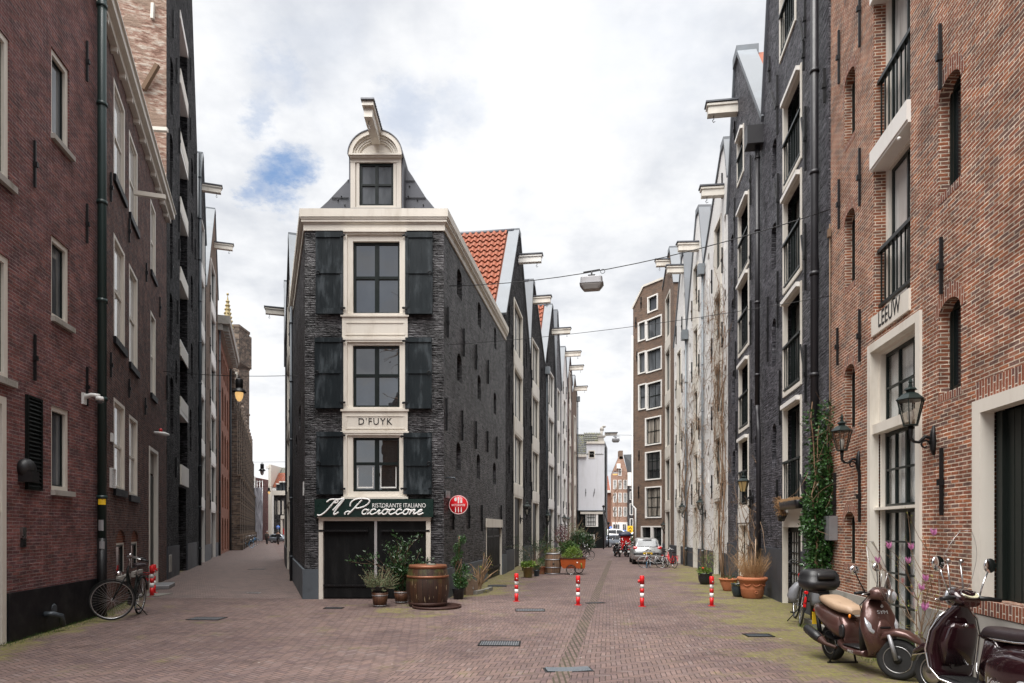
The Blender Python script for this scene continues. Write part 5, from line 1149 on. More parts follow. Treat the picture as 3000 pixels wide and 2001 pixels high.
# church
PCh = Plane((-23.1, 55.8), (-38.4, 100)); ch = thing('church', 'old brown stone church with buttresses, pinnacle and square tower behind the left street', 'church', (-30, 78, 0), world=True)
zc_ = 13.0; hc_ = []
nb = 13
for k in range(nb): u0 = 1.2 + k * 3.5; hc_.append((u0, u0 + 1.5, 2.5, 9.8, 1.0, .5))
m_ = MB(); rr = MB(); oo = [(0, 0), (PCh.len, 0), (PCh.len, zc_), (0, zc_)]; wall_face(m_, PCh, oo, hc_); body(m_, rr, PCh, oo, 8); mk('wall', m_, 'brick_church', ch); mk('roof', rr, 'lead', ch)
for q in hc_: s_ = MB(); PCh.box(s_, q[0], q[1], q[2], q[3], -.52, -.45); mk('window', s_, 'glass_dark', ch)
rdm = random.Random(9)
for k in range(nb + 1):
    b_ = MB(); u = .35 + k * 3.5; PCh.box(b_, u - .35, u + .35, 0, 1.3, 0, 1.05); PCh.box(b_, u - .28, u + .28, 1.3, 6.2, 0, .85); PCh.box(b_, u - .26, u + .26, 6.2, 11.2, 0, .6); PCh.box(b_, u - .34, u + .34, 6.1, 6.25, 0, .95); PCh.box(b_, u - .22, u + .22, 11.2, 14.4 + rdm.uniform(-.4, .4), -.1, .4); b_.ball(PCh.at(u, 14.6, .15), .3, 7, 5); mk('buttress', b_, 'brick_church', ch)
b_ = MB(); PCh.box(b_, 0, PCh.len, zc_, zc_ + .25, -.1, .3); PCh.box(b_, 0, PCh.len, zc_ + .25, zc_ + 1.1, -.05, .1); mk('parapet', b_, 'brick_church', ch)
t_ = MB(); tc_ = W(707, 0, 84); hw = 1.05
def tbox(mb, x0, x1, y0, y1, D, dd=3): a = W(x0, y0, D); b = W(x1, y1, D); mb.hexa([(a.x, D, max(0, b.z)), (b.x, D, max(0, b.z)), (b.x, D + dd, max(0, b.z)), (a.x, D + dd, max(0, b.z)), (a.x, D, a.z), (b.x, D, a.z), (b.x, D + dd, a.z), (a.x, D + dd, a.z)])
tbox(t_, 680, 700, 955, 1700, 101, 4); mk('tower', t_, 'brick_church', ch)
t_ = MB(); tbox(t_, 679, 701, 1062, 1067, 100.9, 4.2); tbox(t_, 679, 701, 1200, 1205, 100.9, 4.2); tbox(t_, 679, 701, 950, 957, 100.9, 4.2); mk('string_course', t_, 'brick_church', ch)
t_ = MB(); q = W(700, 1150, 100.9); ring(t_, Plane((W(683, 0, 100.9).x, 100.9), (W(696, 0, 100.9).x, 100.9)), 0, .66, W(0, 1195, 100.9).z, W(0, 1090, 100.9).z, (.12, .12, 0, .3), -.05, .1); mk('blind_window', t_, 'stone', ch)
pn = MB(); zb_ = W(0, 960, 62).z; zt_ = W(0, 862, 62).z; xx = W(667, 0, 62).x; pn.lathe([(.55, zb_ - 1.5), (.55, zb_), (.42, zb_ + .1), (.05, zt_ - .3), (.0, zt_)], (xx, 62, 0), 6)
for k in range(7):
    z = zb_ + .2 + (zt_ - zb_ - .5) * k / 7; r = .44 * (1 - k / 7.6)
    for a in range(6): pn.ball((xx + r * math.cos(a * PI / 3), 62 + r * math.sin(a * PI / 3), z), (.10), 5, 4)
pn.ball((xx, 62, zt_), .12, 6, 5); mk('pinnacle', pn, 'ochre_stone' if 'ochre_stone' in M else 'stone', ch)
t_ = MB(); tbox(t_, 657, 700, 962, 1060, 61.5, 3); mk('aisle_gable', t_, 'brick_church', ch)
# ---------------------------------------------------------------- left street, right side beyond the corner house
gpx('black warehouse with zinc gable behind the corner house, right side of the left street', (-10.93, 33), (-7.98, 24.8), 1010, 905, 849, 700, cx=(843, 850), hL=.0, roof='lead', depth=4.5)
gpx('dark warehouse with pale hoist beam beyond the zinc gable, right side of the left street', (-12.6, 37.9), (-10.93, 33), 1075, 1000, 835.5, 834, cx=(834.2, 835.2), hy=925, hL=1.0, roof='lead', depth=6, side=False)
# ---------------------------------------------------------------- right street, left side
lab = 'left row of right street'
A_, PA = gpx('black brick warehouse with orange tile roof and zinc gable directly behind the corner house', (-.278, 27.6), (.92, 36), 921, 1036, 1520, 686, cx=(1505, 1530), hy=772, hL=1.05, depth=4.2, wall='dull_black', pane='glass_pale', hmat='white_paint', z_first=3.75, floors=2.95)
B_, PBb = gpx('second black warehouse past the corner house, left row of right street', (.92, 36), (1.97, 41.5), 1036, 1067, 1562, 830, cx=(1558, 1578), hy=890, hL=.95, depth=5, pane='glass_pale', z_first=3.75)
C_, PC = gpx('black warehouse with orange roof strip and pale stone beam, ' + lab, (1.97, 41.5), (3.01, 47), 1067, 1140, 1617, 900, cx=(1606, 1622), hy=980, hL=1.2, depth=6, pane='glass_pale', pipe=.06, z_first=3.6, fm='white_paint')
D_, PDd = gpx('narrow black warehouse with blue grey zinc gable, ' + lab, (3.01, 47), (3.65, 50.4), 1120, 1145, 1632, 916, cx=(1632, 1640), depth=7, pane='glass_pale', fm='white_paint', wall='grey_brick', side=False)
E_, PE = gpx('pale painted warehouse with low zinc gable and hoist beam, ' + lab, (3.65, 50.4), (4.4, 54.3), 1140, 1150, 1655, 1022, cx=(1650, 1657), hy=1045, hL=1.2, depth=8, fm='white_paint', wall='white_brick')
F1, PF1 = gpx('dark brown brick warehouse with white hoist beam, ' + lab, (4.4, 54.3), (5.15, 58.2), 1110, 1130, 1669, 1045, wall='brick_darkred', cx=(1667, 1672), hy=1085, hL=1.1, depth=8)
F2, PF2 = gpx('brown brick warehouse with the lowest hoist beam, last before the white house', (5.15, 58.2), (5.89, 62), 1150, 1160, 1683, 1105, wall='brick_brown', cx=(1681, 1686), hy=1145, hL=1.1, depth=8, pipe=.95, side=False)
# rolled tiles over the nearest orange roof (near slope and the strip further on)
def near_slope(root, P, zl, apex, depth, mt='tile_orange', rows=None):
    ua, za = apex; ua -= .25; a = P.at(0, zl, -.5); up = P.at(ua, za, -.5) - a; ux = Vector((-P.n.x, -P.n.y, 0)); m_ = MB(); nrm = up.cross(ux).normalized()
    if nrm.z < 0: nrm = -nrm
    nv = max(2, int(up.length / .42)); tiles(m_, a + nrm * .09, ux, up, int(depth / .28), nv, .28, up.length / nv, n=nrm); mk('roof_tiles', m_, mt, root)
    r_ = MB(); r_.tube([P.at(ua, za + .05, -.2), P.at(ua, za + .05, -depth)], .12, 8); mk('roof_ridge', r_, 'lead', root)
near_slope(A_, PA, PA.px(1480, 921)[1], PA.px(1520, 686), 4.2)
near_slope(B_, PBb, PBb.px(1551, 1036)[1], PBb.px(1562, 830), 5); near_slope(C_, PC, PC.px(1595, 1067)[1], PC.px(1617, 900), 6)
# white plastered house closing the left row
D4 = 62.0; wx = lambda x: (x - CX) * D4 / F; PW = Plane((wx(1686), D4), (wx(1771), D4)); wh_ = thing('white_house', 'white plastered house with mossy tiled roof and black timber ground floor at the canal corner', 'house', (wx(1730), D4, 0), world=True)
ze = PW.px(1700, 1336)[1]; zt4 = PW.px(1760, 1300)[1]; a, b, c, d_ = PW.rect(1724, 1743, 1320, 1343)
uL = PW.px(1718)[0]; m_ = MB(); zgf = PW.px(0, 1497)[1]
wall_face(m_, PW, [(0, zgf), (PW.len, zgf), (PW.len, zt4), (uL, zt4), (uL, ze + .01), (0, ze)], [])
m_ = MB(); wall_face(m_, PW, [(0, zgf), (uL, zgf), (uL, ze), (0, ze)], []); wall_face(m_, PW, [(uL, zgf), (PW.len, zgf), (PW.len, zt4), (uL, zt4)], [(a, b, c, d_, 0, .15)]); mk('wall', m_, 'old_plaster' if 'old_plaster' in M else 'white_paint', wh_)
window(wh_, PW, a, b, c, d_, fw=(.08,) * 4, o=(-.1, .04), nx=2, nz=2, fm='ivory', pane='glass_dark')
m_ = MB(); PW.box(m_, uL, PW.len, zt4, zt4 + .2, -.3, .12); mk('cornice', m_, 'ivory', wh_); m_ = MB(); PW.box(m_, -.2, uL, ze - .1, ze + .12, 0, .2); mk('gutter', m_, 'ivory', wh_)
m_ = MB(); a_ = PW.at(-.4, ze + .12, 0); zr_ = PW.px(0, 1264)[1]; tp = PW.at(-.4, zr_, -2.6); tiles(m_, a_, (1, 0, 0), tp - a_, 14, 9, .21, (tp - a_).length / 9); tiles(m_, PW.at(uL, zt4 + .2, -1.0), (1, 0, 0), tp - a_, 7, 5, .24, .36); mk('roof', m_, 'tile_mossy', wh_)
m_ = MB(); m_.tube([PW.at(-.4, zr_ + .03, -2.6), PW.at(PW.len, zr_ + .03, -2.6)], .1, 8); mk('roof_ridge', m_, 'tile_mossy', wh_)
PWs = Plane((wx(1771), D4), (wx(1771) + 1.1, D4 + 6)); m_ = MB(); wall_face(m_, PWs, [(0, 0), (PWs.len, 0), (PWs.len, zt4 + .3), (0, zt4 + .3)], []); mk('front_wall', m_, 'black_brick', wh_)
m_ = MB(); PWs.box(m_, 0, .35, PW.px(0, 1502)[1], PW.px(0, 1310)[1], 0, .12); mk('corner_pilaster', m_, 'black_paint', wh_)
m_ = MB(); q = PW.at(PW.len - .1, zt4, .0); m_.box(q + Vector((-.2, .3, .3)), (.5, .5, .7)); m_.box(q + Vector((-.15, .3, .7)), (.7, .6, .12)); m_.ball(q + Vector((-.1, .3, 1.35)), .16, 8, 6, (1.2, .8, 1.5)); m_.ball(q + Vector((.1, .3, 1.6)), .13, 8, 6, (1.3, .8, .8)); m_.lathe([(.15, .75), (.08, .9), (.14, 1.2)], q + Vector((-.12, .3, 0)), 8); mk('gable_ornament', m_, 'stone', wh_)
hoist(wh_, PWs, .4, PW.px(0, 1275)[1], 1.1, .2, .25, 'stone')
m_ = MB(); PW.box(m_, 0, PW.len, 0, zgf, -.3, -.05); mk('timber_front', m_, 'black_paint', wh_)
m_ = MB(); PW.box(m_, PW.px(1700)[0], PW.len, PW.px(0, 1506)[1], PW.px(0, 1499)[1], -.05, .12); mk('beam', m_, 'ivory', wh_)
m_ = MB(); PW.box(m_, 0, PW.len, zgf - .02, zgf + .06, -.3, .16); mk('drip_ledge', m_, 'pipe_grey', wh_)
a, b, c, d_ = PW.rect(1716, 1752, 1503, 1543); window(wh_, PW, a, b, c, d_, fw=(.05, .22, .06, .03), o=(-.0, .06), nx=4, nz=3, fm='white_paint', pane='glass_pale', mid=False, bar=.04)
a, b, c, d_ = PW.rect(1712, 1742, 1566, 1597); window(wh_, PW, a, b, c, d_, fw=(.07, .1, .05, .07), o=(-.1, .02), nx=1, nz=1, fm='white_paint', pane='glass_dark')
for (x, ya, yb) in ((1716, 1432, 1454), (1740.5, 1432, 1454)): s_ = MB(); u = PW.px(x)[0]; anchor(s_, PW, u, PW.px(0, yb)[1], PW.px(0, ya)[1], .05, .0 if x < 1720 else .12); mk('wall_anchor', s_, 'iron', wh_)
bd = MB(); rr = MB(); body(bd, rr, PW, [(0, 0), (PW.len, 0), (PW.len, ze), (0, ze)], 2.7); mk('rear_wall', bd, 'white_paint', wh_)
# ---------------------------------------------------------------- right side: white warehouses and brown houses
labr = 'white painted warehouse '
W1, PW1 = gpx('white painted warehouse with climbing twigs on its wall, beside the second black gable', (8.30, 29.5), (7.69, 24.3), 774, 520, 2120, 425, wall='white_brick', cx=(2093, 2114), hy=575, hL=.8, pane='glass_room', cop='zinc', base='plinth_slate', pipe=.04, side_pane='white_paint', floors=2.75, z_first=3.4, wh=1.95)
W2, PW2 = gpx('middle one of the three white warehouses, grey drainpipe at its edge', (8.46, 33), (8.30, 29.5), 966, 774, 2046, 618, wall='white_brick', cx=(2032, 2046), hy=735, hL=.9, pane='glass_room', pipe=.06, side_pane='white_paint', floors=2.85, wh=1.95)
W3, PW3 = gpx('last white warehouse before the brown brick houses', (8.67, 36.5), (8.46, 33), 1020, 966, 2002, 742, wall='white_brick', cx=(1984, 1996), hy=800, hL=.8, pane='glass_room', side_pane='white_paint', floors=2.85, wh=1.95)
Bb, PBr = gpx('narrow brown brick house squeezed between white warehouse and wide windowed brown house', (9.06, 41), (8.67, 36.5), 850, 830, 1962, 735, wall='brick_brown', cx=(1950, 1964), hy=780, hL=.75, fm='ivory', pane='glass_grey', side=False, roof='tile_black', name='house', floors=3.1, wh=2.5)
PX_ = Plane((7.7, 43.4), (9.06, 41)); br = thing('brown_house', 'tall brown brick house with wide white window frames at the bend of the right street', 'house', (8.4, 42, 0), world=True)
ox = lambda x, y: (PX_.px(x)[0], PX_.px(x, y)[1])
oo = [(0, 0), (PX_.len, 0), (PX_.len, ox(1941, 819)[1]), ox(1886, 841), (0, ox(1856, 905)[1])]
hx = []; wx_ = []
for (x0, x1, yt, yb, nx, nz) in [(1898, 1928, 872, 919, 1, 1), (1870, 1893, 946, 1003, 1, 1), (1894, 1940, 938, 1000, 2, 1), (1870, 1893, 1034, 1098, 1, 1), (1894, 1940, 1028, 1095, 2, 1), (1871, 1894, 1128, 1203, 1, 2), (1895, 1940, 1124, 1203, 2, 2), (1891, 1938, 1226, 1307, 2, 2), (1891, 1938, 1325, 1408, 3, 3), (1891, 1939, 1427, 1518, 3, 3), (1879, 1910, 1541, 1602, 1, 2), (1911, 1942, 1541, 1602, 1, 2)]:
    a, b, c, d_ = PX_.rect(x0, x1, yt, yb); hx.append((a, b, c, d_, 0, .2)); wx_.append((a, b, c, d_, nx, nz, yt))
m_ = MB(); rr = MB(); wall_face(m_, PX_, oo, hx); body(m_, rr, PX_, oo, 6); mk('wall', m_, 'brick_brown', br); mk('roof', rr, 'tile_black', br)
for (a, b, c, d_, nx, nz, yt) in wx_: window(br, PX_, a, b, c, d_, fw=(.085, .075, .075, .075), o=(-.12, .05), nx=nx, nz=nz, pane={872: 'plinth_slate', 1427: 'glass_curtain', 1226: 'glass_curtain'}.get(yt, 'glass_grey' if yt < 1300 else 'glass_dark'), fm='white_paint', mid=False, sw=.06)
cp_ = MB(); coping(cp_, PX_, [oo[4], oo[3], oo[2]], .3, .12); mk('coping', cp_, 'ivory', br)
anchors(br, PX_, [(1873, 1320, 1350), (1872, 1425, 1460), (1864, 930, 960), (1879, 870, 905), (1867, 1030, 1060)], wd=.06)
m_ = MB(); m_.tube([PX_.at(.05, 14, .1), PX_.at(.05, PX_.px(1858, 1480)[1], .1), PX_.at(.35, PX_.px(1858, 1490)[1], .1), PX_.at(.35, .5, .1)], .06, 8); mk('drainpipe', m_, 'plastic_white', br)
# ---------------------------------------------------------------- far ends of both streets
def flat_house(name, label, x0, x1, yt, D, mt, roofy=None, wins=(), roof='tile_black', gable=None, fm='white_paint', dd=8, pane='glass_dark', nx=2, nz=2, cat='house', cornice=None):
    P = Plane((W(x0, 0, D).x, D), (W(x1, 0, D).x, D)); root = thing(name, label, cat, (W((x0 + x1) / 2, 0, D).x, D, 0), world=True); z = P.px(0, yt)[1]
    out = [(0, 0), (P.len, 0), (P.len, z)] + ([P.px(gable[0] + gable[2], gable[1]), P.px(gable[0] - gable[2], gable[1])] if gable else []) + [(0, z)]
    hs = [(*P.rect(*w_), 0, .12) for w_ in wins]; m_ = MB(); r_ = MB(); wall_face(m_, P, out, hs); body(m_, r_, P, out, dd); mk('wall', m_, mt, root); mk('roof', r_, roof, root)
    for q in hs: window(root, P, q[0], q[1], q[2], q[3], fw=(.1,) * 4, o=(-.08, .04), fm=fm, nx=nx, nz=nz, pane=pane)
    if cornice: c_ = MB(); P.box(c_, -.1, P.len + .1, z - cornice, z + .1, -.1, .35); mk('cornice', c_, fm, root)
    if roofy:
        m_ = MB(); a = P.at(0, z, 0); b = P.at(0, P.px(0, roofy)[1], -3); tiles(m_, a + Vector((0, -.02, .1)), (1, 0, 0), b - a, int(P.len / .33), 10, .33, (b - a).length / 10); mk('roof_tiles', m_, roof, root)
    return root, P
gh, PG = flat_house('gabled_house', 'far tan brick house with pointed gable, chimney and nine white windows', 1791, 1840, 1390, 118, 'brick_tan', wins=[(x, x + 11, y, y + h_) for x in (1796, 1811, 1826) for (y, h_) in ((1406, 27), (1444, 28), (1485, 28))] + [(1811, 1821, 1372, 1394)], gable=(1819, 1337, 6), dd=.6, pane='glass_pale')
m_ = MB(); tbox(m_, 1814, 1825, 1320, 1345, 118, 1.5); mk('chimney', m_, 'brick_brown', gh); m_ = MB(); tbox(m_, 1808, 1818, 1358, 1372, 117.3, .7); mk('hoist_beam', m_, 'white_paint', gh)
m_ = MB(); m_.face([W(1826, 1332, 118.3), W(1876, 1330, 120), W(1880, 1388, 118.2), W(1839, 1388, 118.2)]); mk('side_roof', m_, 'tile_black', gh)
m_ = MB(); tbox(m_, 1794, 1838, 1530, 1580, 117.8, .3); mk('shop_front', m_, 'white_paint', gh)
for (x0, x1) in ((1797, 1803), (1805, 1809), (1811, 1814), (1825, 1828), (1830, 1833)): m_ = MB(); tbox(m_, x0, x1, 1536, 1562, 117.7, .1); mk('window', m_, 'glass_dark', gh)
flat_house('narrow_house', 'far narrow dark house with cream cornice beside the pointed gable', 1840, 1868, 1386, 117, 'black_brick', wins=[(1845, 1855, y, y + h_) for (y, h_) in ((1412, 20), (1440, 24), (1475, 34), (1519, 34))], cornice=2.2, pane='glass_grey')
flat_house('red_brick_house', 'far plain red brick house with rusty tiled roof beside the white house', 1755, 1791, 1438, 121, 'brick_orange', roofy=1392, roof='tile_red', cornice=.35)
# left street end
flat_house('purple_house', 'far purple brick house with white cornice at the end of the left street', 720, 746, 1398, 104, 'brick_purple', wins=[(733, 736.5, 1428, 1465), (733, 736.5, 1477, 1522)], cornice=1.6, pane='glass_pale', nx=1)
sw = thing('wrapped_scaffold', 'scaffold wrapped in pale grey sheeting at the end of the left street', 'scaffold', (W(757, 0, 97).x, 97, 0), world=True)
m_ = MB(); rows = []; rd = random.Random(5)
for j in range(15):
    y = 1428 + (1592 - 1428) * j / 14; rows.append([W(x + rd.uniform(-.5, .5), y, 97 - .2 + .35 * math.sin(x * 1.3 + j) + rd.uniform(-.12, .12)) for x in [745 + i * 2 for i in range(13)]])
m_.grid(rows, smooth=True); mk('sheeting', m_, 'wrap', sw); m_ = MB()
for x in (745, 753, 761, 769): m_.tube([(W(x, 0, 97.3).x, 97.3, 0), W(x, 1408, 97.3)], .05, 5)
for y in (1412, 1430, 1460, 1490, 1520): m_.tube([W(745, y, 97.3), W(769, y, 97.3)], .05, 5)
mk('poles', m_, 'steel', sw)
flat_house('pale_tower_house', 'far pale building rising behind the wrapped scaffold', 757, 792, 1400, 135, 'white_brick', wins=[(776, 780, 1440, 1450), (783, 787, 1440, 1450)], pane='glass_grey', nx=1)
flat_house('brick_terrace_house', 'far narrow brick house between wrapped scaffold and cream gable, left street', 771, 786, 1458, 125, 'brick_tan', wins=[(773, 776, 1470, 1490), (778, 781, 1470, 1490)], pane='glass_grey', nx=1)
rt, PT = flat_house('orange_roof_house', 'far cream house with bright orange tiled roof, end of the left street', 786, 845, 1430, 104, 'white_brick', roofy=1383, roof='tile_orange', dd=6, pane='glass_grey', nx=1)
m_ = MB(); a = PT.at(0, PT.px(0, 1384)[1], -3); b = PT.at(0, PT.px(0, 1362)[1], -4.6); tiles(m_, a, (1, 0, 0), b - a, 10, 4, .33, (b - a).length / 4); mk('roof_tiles', m_, 'tile_mossy', rt); m_ = MB(); tbox(m_, 786, 794, 1361, 1600, 103.5, 5); mk('gable_wall', m_, 'ivory', rt); m_ = MB(); tbox(m_, 779, 788, 1365, 1372, 103.4, .6); mk('hoist_beam', m_, 'white_paint', rt)
bh_, PH = flat_house('black_shop_house', 'low black house with grey dormers and cream door surround, end of the left street', 802, 858, 1440, 92, 'black_brick', wins=[(806, 808.5, 1467, 1507), (814, 820, 1467, 1507), (827, 831, 1467, 1507)], fm='ivory', cornice=.5, nx=1)
for x in (809, 818, 829): m_ = MB(); tbox(m_, x, x + 7, 1412 if x > 812 else 1418, 1437, 92.3, 1.5); d__ = mk('dormer', m_, 'pipe_grey', bh_); m_ = MB(); tbox(m_, x - .6, x + 7.6, 1410 if x > 812 else 1416, 1413 if x > 812 else 1419, 92.0, 1.9); mk('dormer_roof', m_, 'white_paint', d__)
m_ = MB(); tbox(m_, 822, 827, 1512, 1590, 91.6, .4); tbox(m_, 822, 840, 1510, 1520, 91.5, .5); mk('door_frame', m_, 'ivory', bh_); m_ = MB(); tbox(m_, 829, 838, 1548, 1588, 91.8, .2); mk('door', m_, 'red_dull', bh_)

# houses standing behind the viewer, which the corner house's window panes mirror
for k, (x0, x1, mt_, lb) in enumerate([(9.5, 3.2, 'brick_darkred', 'dark red brick house behind the viewer, mirrored in the corner house panes'), (3.2, -3.0, 'black_brick', 'black brick house behind the viewer, mirrored in the corner house panes'), (-3.0, -9.2, 'brick_brown', 'brown brick house behind the viewer, mirrored in the corner house panes')]):
    ghouse(lb, Plane((x0, -13), (x1, -13)), 9.4, 9.4, (3.1, 12.6 + k * .5), wall=mt_, name='house', pane='glass_grey', roof='tile_black', side=False)
# ================================================================ props
rnd = random.Random(11)
def rv(r=rnd): return Vector((r.uniform(-1, 1), r.uniform(-1, 1), r.uniform(-1, 1)))
def foliage(mb, c, rad, n, L=.06, Wd=.03, up=.3, shell=.35, r=rnd, fold=.2, out=1.0):
    c = Vector(c)
    for _ in range(n):
        d_ = rv(r)
        while d_.length > 1 or d_.length < .05: d_ = rv(r)
        k = d_.normalized() * (shell + (1 - shell) * r.random() ** .6); p = c + Vector((k.x * rad[0], k.y * rad[1], k.z * rad[2]))
        dr_ = (k * out + rv(r) * .8 + Vector((0, 0, up))).normalized(); s_ = r.uniform(.65, 1.25)
        mb.leaf(p, dr_, rv(r).normalized(), L * s_, Wd * s_, fold)
def twig(mb, p, d_, L, rad, depth, r=rnd, n=4, spread=.6, droop=0., tips=None, k=3):
    p = Vector(p); pts = [p]; d_ = Vector(d_).normalized(); q = p
    for i in range(n): d_ = (d_ + rv(r) * .22 + Vector((0, 0, -droop))).normalized(); q = q + d_ * L / n; pts.append(q)
    mb.tube(pts, [rad * (1 - .6 * i / n) for i in range(n + 1)], 4, False)
    if tips is not None and depth <= 1: tips += [(pts[-1], d_), (pts[-2], d_)]
    if depth > 0:
        for _ in range(k):
            i = r.randint(1, n); nd = (d_ + rv(r) * spread).normalized(); twig(mb, pts[i], nd, L * r.uniform(.45, .75), rad * .55, depth - 1, r, n, spread, droop, tips, k)
# ---- bollards
bo = thing('bollard', 'red and white bollard', 'bollard', group='red and white bollards across the right street')
def bol(name, z0, z1, r_, mt, par=bo, extra=None):
    b = MB(); b.lathe([(r_, z0), (r_, z1)] if not extra else extra, n=20); return mk(name, b, mt, par)
bol('base_plate', 0, .012, .085, 'red_dull'); HB = .69
bol('post', .012, HB * .29, .045, 'red_paint'); 
bol('stripe', HB * .29, HB * .44, .0455, 'white_gloss'); bol('post', HB * .44, HB * .59, .045, 'red_paint'); bol('stripe', HB * .59, HB * .735, .0455, 'white_gloss')
bol('cap', 0, 0, 0, 'red_paint', extra=[(.052, HB * .735), (.052, HB * .95), (.049, HB * .955), (.049, HB * .985), (.042, HB), (0, HB)])
b = MB(); b.lathe([(.034, 0), (.034, .05), (.026, .055), (.026, .05), (0, .05)], (0, -.045, HB * .82), 14, 'Y', Matrix.Rotation(PI, 3, 'Z')); lk = mk('lock', b, 'red_paint', bo)
b = MB(); b.lathe([(.02, 0), (.02, .003), (0, .003)], (0, -.097, HB * .82), 10, 'Y', Matrix.Rotation(PI, 3, 'Z')); mk('keyhole', b, 'steel', lk)
for i, (x, y, rz, s, lb, gr) in enumerate([(1513, 1762, .1, 1, 'red and white bollard by the green glazed pot, leftmost of four', 0), (1693.5, 1773, 0, 1, 'red and white bollard left of the brick gutter, in front of the cargo bike', 0), (1881, 1777, -1.5, 1.03, 'red and white bollard with its lock turned sideways, below the parked bicycles', 0), (2085, 1775.5, 0, 1.0, 'red and white bollard beside the black pot and terracotta pots', 0), (445, 1747, 1.3, 1.18, 'front one of the two red and white bollards by the dark brick house doorway', 1), (450.5, 1738, 1.5, 1.16, 'rear bollard half hidden behind another, by the dark brick house doorway', 1)]):
    o = bo if i == 0 else dup(bo, (0, 0, 0)); place(o, G(x, y), rz, s=s); o['label'] = lb; o['group'] = 'red and white bollards across the right street' if not gr else 'bollards in the left street'
b = MB(); q = G(447, 1745); b.box((q.x, q.y + .1, .012), (.62, .75, .024)); mk('stone_slab', b, 'kerb_stone', label='flat stone slab under the pair of bollards', cat='slab', loc=(q.x, q.y, 0))
b = MB(); q = G(478, 1722); b.box((q.x, q.y, .06), (.5, 1.3, .12), .34); mk('door_step', b, 'alu_dull', label='grey doorstep with rounded edge behind the pair of bollards', cat='step', loc=(q.x, q.y, 0), bevel=.02)
# ---- pots and plants
def pot(root, prof, mt, soil=None, n=28, name='pot'):
    b = MB(); b.lathe(prof, n=n); o = mk(name, b, mt, root)
    if soil: s_ = MB(); s_.lathe([(soil[0], soil[1]), (0, soil[1] + .02)], n=16); mk('soil', s_, 'soil', root)
    return o
# rosemary in a wooden tub
t = thing('potted_rosemary', 'grey green rosemary bush in a small wooden tub left of the big barrel', 'potted plant')
pot(t, [(.145, 0), (.19, .33), (.175, .33), (.165, .2)], 'tub_wood')
for (r0, z, h) in ((.150, .015, .025), (.183, .25, .025)): b = MB(); b.lathe([(r0, z), (r0 + .006, z + h), (r0 - .004, z + h)], n=28); mk('hoop', b, 'alu_dull', t)
b = MB(); b.lathe([(.165, .32), (.2, .46), (.205, .47), (.19, .47), (.18, .42), (0, .42)], n=24); mk('inner_pot', b, 'pot_black', t)
b = MB(); st = MB(); rr_ = random.Random(2)
for i in range(150):
    a = rr_.uniform(0, 2 * PI); r0 = rr_.uniform(0, .15); p = Vector((r0 * math.cos(a), r0 * math.sin(a), .44)); d_ = Vector((math.cos(a) * rr_.uniform(.2, 1.1), math.sin(a) * rr_.uniform(.2, 1.0), rr_.uniform(.1, 1))).normalized(); L = rr_.uniform(.22, .5) * (.75 + .4 * d_.z); pts = [p]
    for k in range(6): d_ = (d_ + rv(rr_) * .16 + Vector((0, 0, -.07 if k < 3 else .1))).normalized(); pts.append(pts[-1] + d_ * L / 6)
    st.tube(pts, .0025, 3, False)
    for q in range(34):
        k = 1 + 4.9 * q / 34; j = int(k); f = k - j; pp = pts[j] * (1 - f) + pts[min(j + 1, 6)] * f; dd = (pts[min(j + 1, 6)] - pts[j]).normalized(); b.leaf(pp, (dd * .8 + rv(rr_)).normalized(), rv(rr_), .03, .011, .1)
mk('foliage', b, 'leaf_grey', t, uv=False); mk('stems', st, 'twig', t, uv=False); place(t, G(1113, 1777))
# bay shrub
t = thing('potted_bay_shrub', 'dark glossy bay shrub in a wooden tub tucked behind the rosemary', 'potted plant')
pot(t, [(.14, 0), (.18, .30), (.165, .30), (.16, .2)], 'tub_wood', (.16, .26))
for (r0, z) in ((.145, .02), (.176, .25)): b = MB(); b.lathe([(r0, z), (r0 + .006, z + .025), (r0 - .004, z + .025)], n=28); mk('hoop', b, 'alu_dull', t)
b = MB(); st = MB(); tips = []; rr_ = random.Random(5)
for i in range(9): twig(st, (0, 0, .26), (rr_.uniform(-.3, .3), rr_.uniform(-.3, .3), 1), rr_.uniform(.7, 1.1), .008, 1, rr_, 5, .5, 0, tips, 5)
for p, d_ in tips: foliage(b, p, (.07, .07, .09), 11, .085, .032, .4, .1, rr_)
foliage(b, (0, 0, .62), (.19, .19, .36), 620, .085, .036, .2, .3, rr_); mk('foliage', b, 'leaf_dark', t, uv=False); mk('stems', st, 'bark', t, uv=False); place(t, G(1176, 1767))
# big barrel
t = thing('barrel', 'large dark weathered barrel with copper coloured bands in front of the black doors', 'barrel', group='barrels'); Hb = .93
def br(z): return .425 + .075 * math.sin(PI * min(1, max(0, z / Hb)))
b = MB(); b.lathe([(br(z), z) for z in [Hb * i / 12 for i in range(13)]], n=52); mk('staves', b, 'barrel_dark', t)
for (z0, z1, mt_) in ((.0, .085, 'tar_rust'), (.645, .70, 'copper_band'), (.86, .935, 'copper_band')): b = MB(); b.lathe([(br(z0) + .008, z0), (br(z1) + .008, z1), (br(z1) - .005, z1 + .001)], n=52); mk('hoop', b, mt_, t)
b = MB(); b.lathe([(.40, Hb - .02), (.0, Hb - .01)], n=32); b.lathe([(.12, Hb - .01), (.10, Hb + .03), (.0, Hb + .035)], (.08, 0, 0), 16); mk('lid', b, 'moss_wood' if 'moss_wood' in M else 'tile_mossy', t)
b = MB(); b.tube([(.08 + .1 * math.cos(a), 0, Hb + .02 + .07 * math.sin(a)) for a in [PI * i / 8 for i in range(9)]], .014, 6); mk('handle', b, 'iron', t)
place(t, (G(1250, 1778).x, G(1250, 1778).y + .22, .02)); bt = G(1258, 1786)
